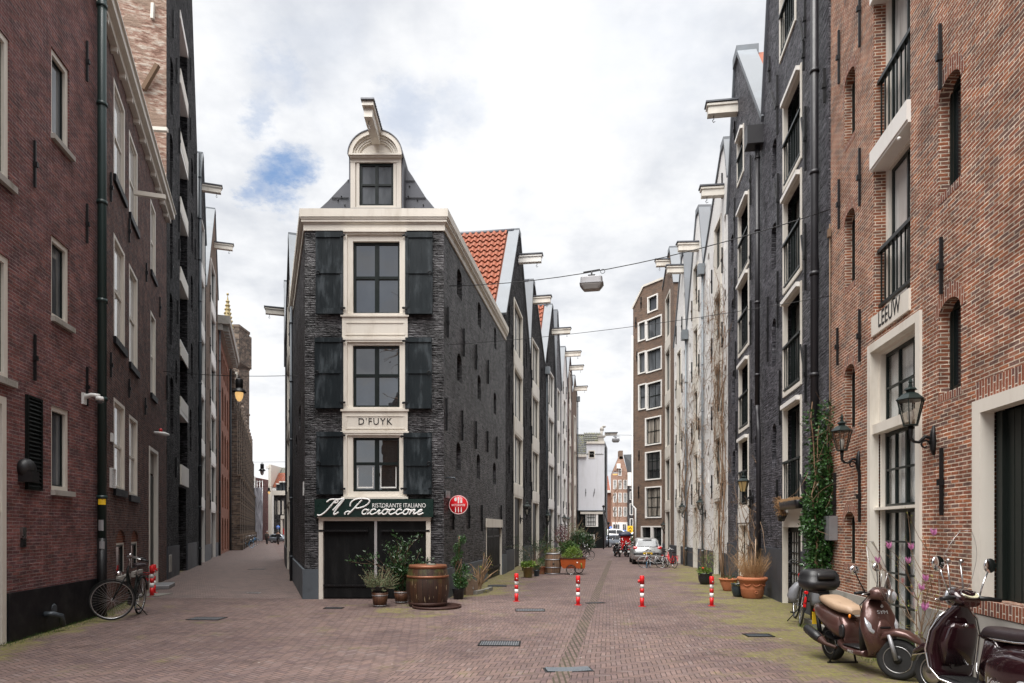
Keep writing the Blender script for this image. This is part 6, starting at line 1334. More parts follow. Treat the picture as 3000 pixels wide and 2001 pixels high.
b = MB(); b.lathe([(.0, .003), (.54, .003), (.54, .055), (.56, .055), (.56, .0)], (bt.x + .12, bt.y + .42, 0), 40); mk('round_tray', b, 'tar_rust', label='low round rusty metal tray under the large dark barrel', cat='tray', loc=(bt.x + .12, bt.y + .42, 0))
# climbing ivy twisted round a pole in a black pot
t = thing('ivy_column', 'twisted evergreen climbing a tall stake in a black pot on the grey plinth side', 'potted plant'); pot(t, [(.12, 0), (.16, .26), (.165, .27), (.14, .27), (.13, .2)], 'pot_black', (.14, .24)); b = MB(); st = MB(); rr_ = random.Random(8)
st.tube([(0, 0, .2), (.02, 0, 1.6)], .015, 5)
for k in range(60):
    z = .35 + 1.25 * k / 60; a = k * .34; r0 = .075 if z > .7 else .10; foliage(b, (r0 * math.cos(a) * .8 + .05 * math.sin(z * 5), r0 * math.sin(a) * .6, z), (.10, .09, .07), 42 if z > .6 else 55, .035, .022, .1, .2, rr_)
foliage(b, (.06, -.08, .42), (.18, .14, .15), 800, .04, .028, .2, .3, rr_); foliage(b, (.17, 0, .78), (.11, .1, .16), 130, .06, .035, .2, .2, rr_)
for i in range(6): st.tube([(.08 * math.cos(i + z * 6), .08 * math.sin(i + z * 6), z) for z in [.3 + .09 * j for j in range(9)]], .012, 4)
mk('foliage', b, 'leaf_ivy', t, uv=False); mk('stems', st, 'bark', t, uv=False); place(t, G(1343, 1755))
t = thing('bucket', 'black bucket tipped on its side beside the twisted evergreen', 'bucket'); b = MB(); b.lathe([(0, 0), (.12, 0), (.19, .3), (.205, .31), (.19, .31), (.11, .02), (0, .02)], n=26); mk('shell', b, 'pot_black', t); b = MB(); b.tube([(.2 * math.cos(a), .2 * math.sin(a), .31) for a in [PI * i / 10 for i in range(11)]], .006, 5); mk('handle', b, 'steel', t); q = G(1366, 1742); place(t, (q.x - .18, q.y + .1, .20), -.35, 0, R(82))
for (x, y, s, nm) in ((1373, 1743, 1., 'tall brown wicker planter with pale trailing plant beside the tipped bucket'), (1389, 1739, .8, 'smaller brown wicker planter next to the dry trunk')):
    t = thing('wicker_planter', nm, 'planter', group='wicker planters'); b = MB(); rows = []
    for i in range(25): rows.append([(x_ * (.10 + (.004 if i % 2 else 0)), y_ * (.10 + (.004 if i % 2 else 0)), .018 * i) for x_, y_ in ((-1, -1), (1, -1), (1, 1), (-1, 1))])
    b.grid(rows, True, False, True, True); mk('basket', b, 'wicker', t); b = MB(); foliage(b, (0, 0, .47), (.12, .12, .1), 60 if s == 1 else 10, .06, .035, .4, .1); mk('foliage', b, 'leaf_grey', t, uv=False); place(t, G(x, y), .3, s=s)
t = thing('dry_trunk', 'bare pale branching dead trunk leaning by the side double door', 'dead plant'); b = MB(); tips = []; rr_ = random.Random(21)
for i in range(7): twig(b, (rr_.uniform(-.04, .04), rr_.uniform(-.04, .04), 0), (.35 + rr_.uniform(-.12, .15), rr_.uniform(-.1, .1), 1), rr_.uniform(.55, .85), .034, 1, rr_, 5, .55, 0, tips, 3)
mk('trunk', b, 'dry_trunk', t, uv=False); b = MB()
for p, d_ in tips: foliage(b, p, (.04, .04, .04), 3, .05, .02, .3, .1, rr_)
mk('foliage', b, 'leaf_yellow', t, uv=False); place(t, G(1402, 1731))
t = thing('stone_edging', 'low stone border round the dead trunk by the side double door', 'kerb', (G(1414, 1735).x, G(1414, 1735).y, 0), .0, world=True)
for (xa, ya, xb, yb) in ((1392, 1742, 1422, 1736), (1423, 1735.5, 1438, 1729)): b = MB(); A, B = G(xa, ya), G(xb, yb); b.bar(A + Vector((0, 0, .05)), B + Vector((0, 0, .05)), .12, .1); mk('edging_block', b, 'kerb_stone', t)
b = MB(); A = G(1408, 1738); foliage(b, A + Vector((0, .1, .03)), (.25, .18, .05), 130, .05, .02, .6, .1); mk('weeds', b, 'leaf_yellow', kind='stuff', label='weeds at the foot of the dead trunk', uv=False, loc=A)
# ---- ristorante sign, projecting from the side wall
q = Vector((-1.41, 18.0, 2.42)); t = thing('round_sign', 'round red restaurant sign with white cutlery projecting from the side wall', 'sign', q); b = MB(); b.lathe([(0, -.03), (.25, -.03), (.255, -.02), (.255, .02), (.25, .03), (0, .03)], (0, 0, 0), 40, 'Y'); mk('disc', b, 'sign_red', t)
b = MB(); b.tube([(.243 * math.cos(a), -.031, .243 * math.sin(a)) for a in [2 * PI * i / 40 for i in range(40)]], .007, 6, closed=True); mk('border', b, 'text_white', t)
b = MB(); add_text(b, lambda x, y, dd: (x, -.032 - dd, y - .01), 'RISTORANTE', .085, sx=.72, ext=.002); mk('lettering', b, 'text_white', t, uv=False)
b = MB(); f2 = lambda x, z, d_: (x, -.031 - d_, z)
b.poly([(-.075 + .035 * math.cos(a), .145 + .05 * math.sin(a)) for a in [2 * PI * i / 14 for i in range(14)]], f2, 0, .004); b.poly([(-.02, .045), (.018, .045), (.022, .17), (.008, .195), (-.01, .18)], f2, 0, .004)
for k in (.055, .072, .089): b.poly([(k, .12), (k + .009, .12), (k + .009, .19), (k, .19)], f2, 0, .004)
b.poly([(.05, .05), (.10, .05), (.10, .12), (.05, .12)], f2, .0, .0045)
for k in (-.075, 0, .075): b.poly([(k - .006, -.06), (k + .006, -.06), (k + .013, -.16), (k + .006, -.2), (k - .006, -.2), (k - .013, -.16)], f2, 0, .004)
mk('cutlery_emblem', b, 'text_white', t, uv=False); b = MB(); b.tube([(-.30, .05, .12), (0, .05, .12)], .014, 6); b.tube([(-.30, .05, -.12), (0, .05, -.12)], .014, 6); mk('bracket', b, 'iron', t)
# ---- lanterns
def lantern_parts(root, s=1., glassm='lantern_glass', style='hex'):
    b = MB(); n = 6; b.lathe([(.085 * s, 0), (.10 * s, .012 * s), (.09 * s, .02 * s)], n=n, smooth=False)
    b.lathe([(.175 * s, .33 * s), (.185 * s, .345 * s), (.10 * s, .42 * s), (.055 * s, .44 * s), (.055 * s, .465 * s), (.085 * s, .475 * s), (.07 * s, .495 * s), (.03 * s, .51 * s), (.02 * s, .56 * s), (.03 * s, .575 * s), (.0, .66 * s)], n=n, smooth=False)
    for k in range(n): a = 2 * PI * k / n; b.bar((.085 * s * math.cos(a), .085 * s * math.sin(a), .015 * s), (.165 * s * math.cos(a), .165 * s * math.sin(a), .34 * s), .012 * s)
    mk('lantern_frame', b, 'iron_green', root); b = MB(); b.lathe([(.08 * s, .02 * s), (.158 * s, .335 * s)], n=n, smooth=False); g_ = mk('lantern_glass', b, glassm, root)
    b = MB(); b.lathe([(.02 * s, .02 * s), (.02 * s, .06 * s), (.035 * s, .1 * s), (.045 * s, .15 * s), (.035 * s, .2 * s), (0, .22 * s)], n=10); mk('bulb', b, 'bulb_white', root); return g_
def wall_lantern(P, px_plate, px_lant, ybot, s, label, glassm='lantern_glass', group='wall lanterns', out=.29):
    u, _ = P.px(px_plate); base = P.at(u, 0); n3 = Vector((P.n.x, P.n.y, 0)); best = None
    for k in range(5, 120):
        p = k * .01; q = base + n3 * p; e = abs(CX + F * q.x / q.y - (px_lant or 0))
        if best is None or e < best[0]: best = (e, p)
    p = best[1] if px_lant else out; q = base + n3 * p; z = H + (HY - ybot) * q.y / F
    t = thing('wall_lantern', label, 'lantern', (q.x, q.y, z), math.atan2(-n3.y, -n3.x), group=group)     # local +x points to the wall
    lantern_parts(t, s, glassm)
    b = MB(); cur_ = [(0, 0, 0), (0, 0, -.08 * s), (.0, 0, -.15 * s), (.04 * s, 0, -.2 * s), (p * .35, 0, -.21 * s), (p * .6, 0, -.14 * s), (p * .85, 0, -.15 * s), (p - .02, 0, -.19 * s)]
    b.tube(cur_, [.035 * s, .028 * s, .022 * s, .02 * s, .02 * s, .024 * s, .026 * s, .03 * s], 8); b.tube([(p * .6 + .06 * s * math.cos(a) * (1 - a / 12), 0, -.24 * s + .06 * s * math.sin(a) * (1 - a / 12)) for a in [i * .6 for i in range(10)]], .012 * s, 6)
    mk('arm', b, 'iron', t); b = MB(); b.loft([((p - .01, 0, -.38 * s), (.015, 0, 0), (0, .02 * s, 0)), ((p - .02, 0, -.3 * s), (.03, 0, 0), (0, .045 * s, 0)), ((p - .02, 0, -.2 * s), (.04, 0, 0), (0, .06 * s, 0)), ((p - .02, 0, -.1 * s), (.03, 0, 0), (0, .04 * s, 0)), ((p - .01, 0, 0), (.015, 0, 0), (0, .02 * s, 0))], 10); mk('wall_plate', b, 'iron', t); return t
wall_lantern(PB, 2738, 2668, 1249, 1.0, 'large black wall lantern on the red brick beside the white door column, nearest of all')
wall_lantern(PB, 2518, 2466, 1321, .98, 'black wall lantern next to the ivy on the brown brick, second from the right')
wall_lantern(PK2, 2207, 2178, 1442, .95, 'wall lantern with amber glass on the second black warehouse', 'amber_glass')
wall_lantern(PW1, 2068, 2051, 1494, .95, 'black wall lantern beside the drainpipe between two white warehouses')
wall_lantern(PW2, 2013, 1998, 1504, .95, 'black wall lantern on the middle white warehouse behind bare twigs')
wall_lantern(PBr, 1950, 1943, 1552, .85, 'small wall lantern on the narrow brown brick house above the parked bicycles')
wall_lantern(PA, 1523, 1544, 1508, 1.15, 'black wall lantern on the first black warehouse with orange roof, above the green glazed pot')
wall_lantern(PBb, 1593, 1606, 1529, 1.15, 'black wall lantern above the oak barrel')
wall_lantern(PDd, 1640, 1653, 1530, 1.0, 'pale wall lantern behind the oak barrel and cargo bike, third on the left row'); wall_lantern(PE, 1656, 1664, 1533, 1.0, 'small black wall lantern deepest along the left row')
wall_lantern(Plane((W(1700, 0, 120.9).x, 120.9), (W(1792, 0, 120.9).x, 120.9)), 1765, None, 1513, 1.8, 'distant wall lantern on the plain red brick house', out=.6)
# ---- lamps hung on wires
def wire(a, b, sag, label, r_=.008, n=14, mt='iron'):
    m_ = MB(); a, b = Vector(a), Vector(b); m_.tube([a.lerp(b, i / n) - Vector((0, 0, sag * 4 * (i / n) * (1 - i / n))) for i in range(n + 1)], r_, 5); return mk('span_wire', m_, mt, label=label, cat='wire', loc=a)
def wall_pt(P, x, y, o=.05): u, z = P.px(x, y); return P.at(u, z, o)
wa, wb = wall_pt(PR, 1310, 838), wall_pt(PB, 2440, 613)
tt = .451; pm = wa.lerp(wb, tt); zl_ = H + (HY - 797) * pm.y / F; sg = (pm.z - zl_) / (4 * tt * (1 - tt)); wire(wa, wb, sg, 'upper wire carrying the large street lamp across the right street', .010)
wire(wall_pt(PR, 1310, 1010), wall_pt(PB, 2447, 866), .12, 'lower thin wire across the right street', .006)
def box_lamp(loc, s, rz, label, lit=False):
    t = thing('hanging_street_lamp', label, 'street lamp', loc, rz, group='box street lamps hung on wires')
    b = MB(); b.loft([((0, 0, -.13), (.22, 0, 0), (0, .13, 0)), ((0, 0, -.15), (.245, 0, 0), (0, .15, 0)), ((0, 0, -.27), (.25, 0, 0), (0, .155, 0)), ((0, 0, -.275), (.27, 0, 0), (0, .17, 0)), ((0, 0, -.29), (.27, 0, 0), (0, .17, 0))], 20, 9, smooth=False); mk('housing', b, 'alu_dull', t)
    b = MB(); b.loft([((0, 0, -.29), (.255, 0, 0), (0, .16, 0)), ((0, 0, -.32), (.25, 0, 0), (0, .155, 0)), ((0, 0, -.41), (.18, 0, 0), (0, .11, 0))], 20, 9, smooth=False); mk('diffuser', b, 'amber_lit' if lit else 'lamp_dull', t)
    b = MB(); b.bar((-.19, 0, -.0), (.19, 0, .04), .03); b.tube([(0, 0, .02), (0, 0, -.14)], .02, 6); b.tube([(-.08, 0, -.08), (.08, 0, -.08)], .025, 6); b.tube([(.25 + .05 * math.cos(a), 0, .0 + .05 * math.sin(a)) for a in [2 * PI * i / 10 for i in range(10)]], .006, 4, closed=True); mk('hanger', b, 'iron', t); t.scale = (s, s, s); return t
box_lamp((pm.x, pm.y, zl_), 1.0, -.18, 'large box shaped street lamp hanging on the wire over the right street')
q = W(1804, 1279, 48); box_lamp(q, 1.0, 0, 'middle sized box street lamp hanging above the far canal gap'); wire(W(1778, 1274, 62), W(1858, 1275, 41.6), -.0, 'short wire carrying the farther box lamp between white house and brown house', .012)
q = W(1802, 1380, 84); box_lamp(q, 1.2, 0, 'smallest farthest street lamp, lit, in front of the tan gabled house', True); wire(W(1690, 1375, 61.5), W(1864, 1384, 115), 0, 'distant wire carrying the lit lamp before the tan gabled house', .014)
def bell_lamp(loc, s, label, lit):
    t = thing('hanging_bell_lamp', label, 'street lamp', loc, 0, group='bell shaped lamps hung across the left street'); b = MB(); b.lathe([(.0, -.08), (.10, -.09), (.115, -.12), (.115, -.36), (.10, -.38), (.16, -.44), (.21, -.50), (.215, -.53), (.10, -.53)], n=20); mk('housing', b, 'iron', t)
    b = MB(); b.lathe([(.125, -.52), (.125, -.60), (.10, -.72), (.05, -.80), (0, -.82)], n=18); mk('globe', b, 'amber_lit' if lit else 'lamp_clear', t); b = MB(); b.tube([(0, 0, 0), (0, 0, -.09)], .015, 5); b.bar((-.08, 0, -.04), (.08, 0, -.04), .02); mk('hanger', b, 'iron', t); t.scale = (s, s, s); return t
la, lb_ = wall_pt(P2, 473, 1087), wall_pt(PLc, 880, 1100)
wire(la, lb_, .08, 'wire carrying the lit bell lamp across the left street', .009)
kk = None
for i in range(100):
    p = la.lerp(lb_, i / 100)
    if kk is None or abs(CX + F * p.x / p.y - 702) < kk[0]: kk = (abs(CX + F * p.x / p.y - 702), p, i / 100)
pl_ = kk[1] - Vector((0, 0, .32 * kk[2] * (1 - kk[2]))); bell_lamp(pl_, .95, 'lit amber bell lamp hanging on the nearest wire of the left street', True)
q = W(768, 1355, 50); bell_lamp(q, 1.15, 'unlit dark bell lamp against the sky down the left street', False); wire(W(728, 1354, 52), W(842, 1353, 42), .0, 'far wire carrying the unlit bell lamp in the left street', .01)
q = W(788, 1427, 80); bell_lamp(q, 1.0, 'distant lit bell lamp before the cream gable of the left street', True); wire(W(735, 1424, 84), W(836, 1426, 78), 0, 'most distant wire in the left street', .012)
# ---- wall fittings
u, z = P1.px(243, 1168); q = P1.at(u, z); t = thing('security_camera', 'white dome security camera on an arm by the green drainpipe', 'security camera', q, math.atan2(P1.n.y, P1.n.x)); b = MB(); b.box((.02, 0, 0), (.04, .14, .22)); b.tube([(.02, 0, .03), (.16, 0, .08), (.30, 0, .06)], [.045, .04, .04], 10); mk('bracket', b, 'plastic_white', t); b = MB(); b.lathe([(.0, .0), (.06, -.01), (.075, -.05), (.07, -.09)], (.30, 0, .06), 16); mk('housing', b, 'plastic_white', t); b = MB(); b.ball((.30, 0, -.03), .062, 14, 8); mk('dome', b, 'glass_grey', t)
q = P2.at(*P2.px(452, 1268)); t = thing('alarm_light', 'white alarm box with red lamp above the tall doorway of the dark brick house', 'alarm', q, math.atan2(P2.n.y, P2.n.x)); b = MB(); b.loft([((0, 0, 0), (0, .1, 0), (0, 0, .05)), ((.3, 0, -.02), (0, .12, 0), (0, 0, .06)), ((.42, 0, -.04), (0, .07, 0), (0, 0, .03))], 12); mk('box', b, 'plastic_white', t); b = MB(); b.lathe([(.05, .04), (.05, .12), (0, .16)], (.18, 0, 0), 12); mk('red_lamp', b, 'lamp_red', t)
# ---- drain covers
def grate(x, y, w_, d_, rz, label, bars=True, mt='iron'):
    q = G(x, y); t = thing('drain_cover', label, 'drain cover', (q.x, q.y, 0), rz, group='drain covers in the paving'); b = MB(); 
    for s_ in (-1, 1): b.box((s_ * w_ / 2, 0, .006), (.03, d_, .012)); b.box((0, s_ * d_ / 2, .006), (w_ + .03, .03, .012))
    mk('rim', b, mt, t); b = MB(); b.box((0, 0, .004), (w_, d_, .004)); mk('plate', b, 'pipe_grey', t)
    if bars:
        b = MB(); n = int(w_ / .035)
        for k in range(n): b.box((-w_ / 2 + w_ * (k + .5) / n, 0, .009), (.012, d_ - .05, .004))
        mk('bars', b, 'alu_dull', t)
    return t
grate(606, 1813, .62, .38, -.05, 'barred drain cover in the left foreground paving'); grate(1464, 1886, .62, .42, -.05, 'largest barred drain cover in the centre foreground'); grate(1553, 1788, .62, .42, 0, 'barred drain cover between the barrel and the leftmost bollard')
grate(978, 1782, .4, .2, 0, 'small dark solid cover in front of the black double doors', False); grate(2222, 1862, .42, .28, 0, 'small dark cover in the mossy paving on the right', False); grate(742, 1738, .34, .16, 0, 'pale small cover in the mouth of the left street', False, 'steel'); grate(1744, 1767, .42, .16, .3, 'narrow dark cover on the brick gutter between two bollards', False); grate(755, 1668, .7, .4, 0, 'far drain cover in the left street', False); grate(1457, 1717, .55, .5, 0, 'dark cover beside the side double door', False)
q = G(1664, 1962); t = thing('gutter_grate', 'curved slotted gutter grate at the bottom of the picture', 'drain cover', (q.x, q.y, 0), .1)
for k in range(7): b = MB(); b.tube([(x * .28, -.11 + .037 * k, .004 + .008 * x * x) for x in [-1, -.5, 0, .5, 1]], .006, 4); mk('slat', b, 'pipe_grey', t)
b = MB(); b.box((0, 0, .001), (.62, .28, .005)); mk('rim', b, 'iron', t)
# ---- right side pots
def tpot(label, x, y, s, mt, kind, name='potted_plant', cat='potted plant', tall=1.):
    t = thing(name, label, cat, group='plant pots along the right wall'); b = MB()
    if kind == 'urn': prof = [(.24, 0), (.245, .03), (.275, .06), (.30, .24), (.305, .255), (.30, .27), (.325, .42), (.345, .43), (.35, .455), (.375, .47), (.39, .50), (.385, .54), (.36, .56), (.33, .55), (.32, .5)]
    elif kind == 'bowl': prof = [(.13, 0), (.15, .02), (.17, .08), (.235, .22), (.24, .27), (.27, .28), (.275, .31), (.235, .31), (.22, .28)]
    elif kind == 'round': prof = [(.13, 0), (.15, .01), (.205, .12), (.225, .24), (.215, .32), (.235, .335), (.235, .36), (.2, .36), (.2, .3)]
    else: prof = [(.15, 0), (.155, .03), (.2, .34), (.215, .35), (.215, .385), (.19, .385), (.185, .33)]
    b.lathe([(r_, z * tall) for r_, z in prof], n=36); mk('pot', b, mt, t); b = MB(); b.lathe([(prof[-1][0], prof[-1][1] * tall - .01), (0, prof[-1][1] * tall)], n=16); mk('soil', b, 'soil', t); place(t, G(x, y), s=s); return t
t = tpot('huge terracotta urn of dry ornamental grass beside the black warehouse', 2204, 1752, .98, 'terracotta', 'urn'); b = MB()
for k in range(40):
    a = -2.6 + 2.0 * k / 40
for c0 in (-PI / 2 - .75, -PI / 2, -PI / 2 + .75):
    for s_ in range(9): a = c0 - .28 + .56 * s_ / 8; b.ball((.325 * math.cos(a), .325 * math.sin(a), .375 - .04 * math.cos((a - c0) * 5.6)), .018, 6, 4)
b.tube([(.035 * math.cos(q) + 0, -.305, .17 + .035 * math.sin(q)) for q in [2 * PI * i / 12 for i in range(12)]], .01, 5, closed=True); mk('relief', b, 'terracotta', t); b = MB(); rr_ = random.Random(31)
for i in range(420):
    a = rr_.uniform(0, 2 * PI); r0 = .24 * rr_.random(); p = Vector((r0 * math.cos(a), r0 * math.sin(a), .5)); d_ = Vector((math.cos(a) * rr_.uniform(0, .65), math.sin(a) * rr_.uniform(0, .6), 1)).normalized(); L = rr_.uniform(.35, .85); pts = [p]
    for k in range(4): d_ = (d_ + rv(rr_) * .1 + Vector((math.cos(a), math.sin(a), -.3)) * .05).normalized(); pts.append(pts[-1] + d_ * L / 4)
    b.tube(pts, [.004, .0035, .003, .002, .001], 3, False)
mk('dry_grass', b, 'dry_grass', t, uv=False); b = MB(); b.tube([(.05, -.05, .45), (.07, -.05, 1.55)], .013, 6); mk('bamboo_cane', b, 'seat_tan', t)
t = tpot('smaller plain terracotta bowl left of the huge urn', 2134, 1731, 1.0, 'terracotta', 'bowl', tall=1.15); b = MB(); rr_ = random.Random(6)
for i in range(12): twig(b, (0, 0, .3), (rr_.uniform(-.5, .5), rr_.uniform(-.5, .5), 1), rr_.uniform(.5, 1.0), .005, 1, rr_, 4, .7, 0, None, 3)
mk('twigs', b, 'twig', t, uv=False); b = MB(); foliage(b, (.02, 0, .36), (.2, .2, .07), 80, .06, .03, .3, .1); mk('foliage', b, 'leaf_mid', t, uv=False)
t = tpot('dark blue glazed pot squeezed between terracotta bowl and huge urn', 2161, 1748, .72, 'pot_blue', 'round', tall=1.35); b = MB(); foliage(b, (-.05, -.1, .5), (.22, .2, .12), 50, .06, .03, -.2, .1); mk('foliage', b, 'leaf_yellow', t, uv=False)
t = tpot('round black pot with leafy plant and red flower, beyond the bollard', 2066, 1712, 1.0, 'pot_black', 'round'); b = MB(); foliage(b, (-.02, 0, .42), (.25, .22, .12), 420, .06, .03, .6, .15); foliage(b, (.15, 0, .75), (.3, .2, .35), 220, .045, .02, .3, .1); mk('foliage', b, 'leaf_bright', t, uv=False); b = MB(); rr_ = random.Random(7)
for i in range(9): twig(b, (.05, 0, .34), (rr_.uniform(-.4, .6), rr_.uniform(-.4, .4), 1), rr_.uniform(.6, 1.1), .006, 1, rr_, 4, .6, 0, None, 3)
b.tube([(.02, 0, .3), (.04, 0, 1.2)], .008, 5); mk('stems', b, 'twig', t, uv=False); b = MB(); b.ball((-.1, -.1, .52), .04, 8, 6); mk('flower', b, 'red_paint', t)
# ---- climbing vine on the white warehouses and the bare climber in front of the second black gable
def climber(name, label, P, trunks, nt, region, seed, mt='vine', o=(.04, .22), cat='climbing plant', rt=.028):
    rr_ = random.Random(seed); u0 = P.px(trunks[0][0])[0]; q = P.at(u0, 0); t = thing(name, label, cat, (q.x, q.y, 0), world=True); b = MB(); pts_all = []
    for (xb, yb, xt, yt, r_) in trunks:
        ub, zb_ = P.px(xb, yb); ut, zt_ = P.px(xt, yt); pts = []
        for k in range(15): f = k / 14; pts.append(P.at(ub + (ut - ub) * f + .16 * math.sin(k * 1.3 + xb + xt) + .1 * math.sin(k * 2.9 + xt), max(0, zb_) + (zt_ - max(0, zb_)) * f, .09 + .05 * math.sin(k * .9)))
        b.tube(pts, [r_ * (1 - .6 * k / 14) for k in range(15)], 5); pts_all += pts[2:]
    mk('trunk', b, mt, t, uv=False); b = MB()
    for i in range(nt):
        p = rr_.choice(pts_all)
        if region and i % 3: p = P.at(*P.px(rr_.uniform(region[0], region[1]), rr_.uniform(region[2], region[3])), .1)
        p = p; d_ = Vector((P.t.x, P.t.y, 0)) * rr_.choice((-1, -1, 1)) * rr_.uniform(.3, 1) + Vector((0, 0, rr_.uniform(-.6, .9))); L = rr_.uniform(.5, 1.9); pts = [p]; d_.normalize()
        for k in range(9):
            d_ = (d_ + Vector((P.t.x, P.t.y, 0)) * rr_.uniform(-.5, .5) + Vector((0, 0, rr_.uniform(-.5, .42))) + Vector((P.n.x, P.n.y, 0)) * rr_.uniform(-.12, .12)).normalized(); q = pts[-1] + d_ * L / 9; dd = (Vector((q.x, q.y)) - P.p0).dot(P.n)
            if dd < o[0]: q += Vector((P.n.x, P.n.y, 0)) * (o[0] - dd)
            if dd > o[1]: q -= Vector((P.n.x, P.n.y, 0)) * (dd - o[1])
            pts.append(q)
        b.tube(pts, [(.015 if rr_.random() < .4 else .008) * (1 - .07 * k) for k in range(10)], 3, False)
        for _ in range(3): k = rr_.randint(2, 8); e = (rv(rr_) + Vector((0, 0, -.3))).normalized() * rr_.uniform(.1, .3); b.tube([pts[k], pts[k] + e * .5, pts[k] + e + rv(rr_) * .03], .004, 3, False)
    mk('twigs', b, mt, t, uv=False); return t
climber('climbing_vine', 'tangle of bare brown vine stems climbing the nearest white warehouse', PW1, [(2118, 1700, 2112, 830, .02), (2126, 1700, 2124, 900, .03), (2122, 1690, 2096, 1000, .018), (2108, 1400, 2084, 820, .015), (2129, 1700, 2130, 940, .02), (2127, 1650, 2118, 1000, .018), (2124, 1500, 2128, 860, .015), (2100, 1300, 2110, 900, .012)], 290, (2040, 2135, 830, 1600), 3)
climber('climbing_vine', 'bare vine with thick trunk climbing the middle white warehouse', PW2, [(2010, 1656, 2018, 1290, .05), (2012, 1656, 2008, 1250, .045), (2018, 1500, 2040, 1240, .03)], 170, (2000, 2062, 1100, 1560), 4, 'twig')
climber('bare_climber', 'bare reddish climber on the second black gable above the terracotta urn', PK2, [(2215, 1700, 2200, 1480, .03), (2225, 1700, 2230, 1470, .025), (2180, 1700, 2190, 1520, .02)], 46, None, 8, 'twig', o=(.1, .9))
# ---- ivy at the brick corner
t = thing('ivy', 'dense glossy green ivy growing up between black and brown brick walls', 'climbing plant', (XR(13.3) - .1, 13.3, 0), world=True); b = MB(); st = MB(); rr_ = random.Random(12)
for (x, y, rx, ry, n) in [(2400, 1650, 46, 40, 420), (2412, 1590, 50, 50, 620), (2392, 1530, 44, 50, 560), (2400, 1470, 44, 46, 520), (2408, 1410, 34, 44, 400), (2404, 1350, 24, 40, 260), (2420, 1300, 20, 38, 200), (2428, 1250, 22, 40, 170), (2444, 1205, 12, 30, 90), (2436, 1560, 28, 60, 240), (2372, 1545, 20, 30, 90), (2384, 1360, 14, 60, 70), (2372, 1250, 8, 70, 50), (2440, 1420, 14, 60, 90), (2395, 1700, 30, 25, 150)]:
    D = 13.15; c = W(x, y, D); wallx = XR(D); c.x = min(c.x, wallx - .02); foliage(b, c, (rx * D / F, .34, ry * D / F), int(n * 1.5), .075, .05, -.15, .25, rr_)
for (xa, ya, xb, yb) in [(2400, 1720, 2380, 1180), (2410, 1720, 2440, 1170), (2396, 1720, 2402, 1250), (2420, 1600, 2450, 1200)]: st.tube([W(xa + (xb - xa) * k / 12 + rr_.uniform(-7, 7), ya + (yb - ya) * k / 12, 13.15) + Vector((-.08, -.1, 0)) for k in range(13)], .012, 4)
for i in range(26): p = W(rr_.uniform(2365, 2450), rr_.uniform(1180, 1550), 13.1) + Vector((-.05, -.15, 0)); twig(st, p, (rr_.uniform(-1, .3), -.3, rr_.uniform(-.6, .8)), rr_.uniform(.3, .8), .005, 0, rr_)
mk('foliage', b, 'leaf_ivy', t, uv=False); mk('stems', st, 'vine', t, uv=False)
# window boxes under the lowest window of the black warehouse
for k, (xa, xb, y, tilt, lb) in enumerate([(2293, 2345, 1483, 0, 'dark window box with dry plants level on the sill above the glazed door'), (2276, 2296, 1497, .7, 'second window box tilted and hanging off the sill above the glazed door')]):
    ua, ub = PK.px(xa, 0, .15)[0], PK.px(xb, 0, .15)[0]; z = PK.px(xa, y, .15)[1]; c = PK.at((ua + ub) / 2, z, .16); L = ub - ua; t = thing('window_box', lb, 'window box', c, math.atan2(PK.t.y, PK.t.x), group='window boxes'); b = MB(); b.loft([((0, 0, -.09), (L / 2 - .04, 0, 0), (0, .08, 0)), ((0, 0, .08), (L / 2, 0, 0), (0, .1, 0)), ((0, 0, .09), (L / 2 - .01, 0, 0), (0, .09, 0))], 20, 8); mk('trough', b, 'pot_black', t); b = MB(); rr_ = random.Random(40 + k)
    for i in range(160): p = Vector((rr_.uniform(-L / 2, L / 2), rr_.uniform(-.08, .08), .08)); d_ = Vector((rr_.uniform(-.5, .5), rr_.uniform(-1, .3), .8)).normalized(); b.tube([p, p + d_ * .07, p + d_ * .12 - Vector((0, 0, .03)), p + d_ * .14 - Vector((0, 0, .1))], .004, 3, False)
    mk('dry_plants', b, 'dry_grass', t, uv=False); t.rotation_euler = (0, tilt, t.rotation_euler.z)
# magnolia and ground cover in front of the brick warehouse
q = G(2735, 1925); q = Vector((XR(9.0) - .12, 9.0, 0)); t = thing('magnolia', 'thin magnolia with pink flowers against the red brick between door and gate', 'shrub', q); b = MB(); tips = []; rr_ = random.Random(17)
for i, (dx, dz, L) in enumerate([(-.12, 1, .95), (.1, 1, 1.05), (.3, .9, .9), (-.2, 1, .8), (.45, .8, .85), (.2, 1, .7)]): twig(b, (rr_.uniform(-.05, .05), 0, .05), (dx * .8, -dx * .5 - .1, dz), L * 1.05, .013, 2, rr_, 5, .5, 0, tips, 3)
mk('branches', b, 'twig', t, uv=False); b = MB(); fl = MB()
for k, (p, d_) in enumerate(tips):
    if k % 11 == 0 and p.z > .6:
        fl = MB()
        for m in range(7): a = 2 * PI * m / 7; fl.leaf(p, Vector((math.cos(a) * .35, math.sin(a) * .35, 1)), Vector((math.cos(a), math.sin(a), 0)).cross(Vector((0, 0, 1))) + Vector((0, 0, .1)), .11, .030, .3); fl.leaf(p, Vector((math.cos(a + .4) * .6, math.sin(a + .4) * .6, 1)), Vector((1, 0, .2)), .08, .024, .3)
        mk('flower', fl, 'petal', t, uv=False)
    else: foliage(b, p, (.03, .03, .03), 2, .035, .012, .5, .1, rr_)
mk('leaf_buds', b, 'bud_green', t, uv=False)
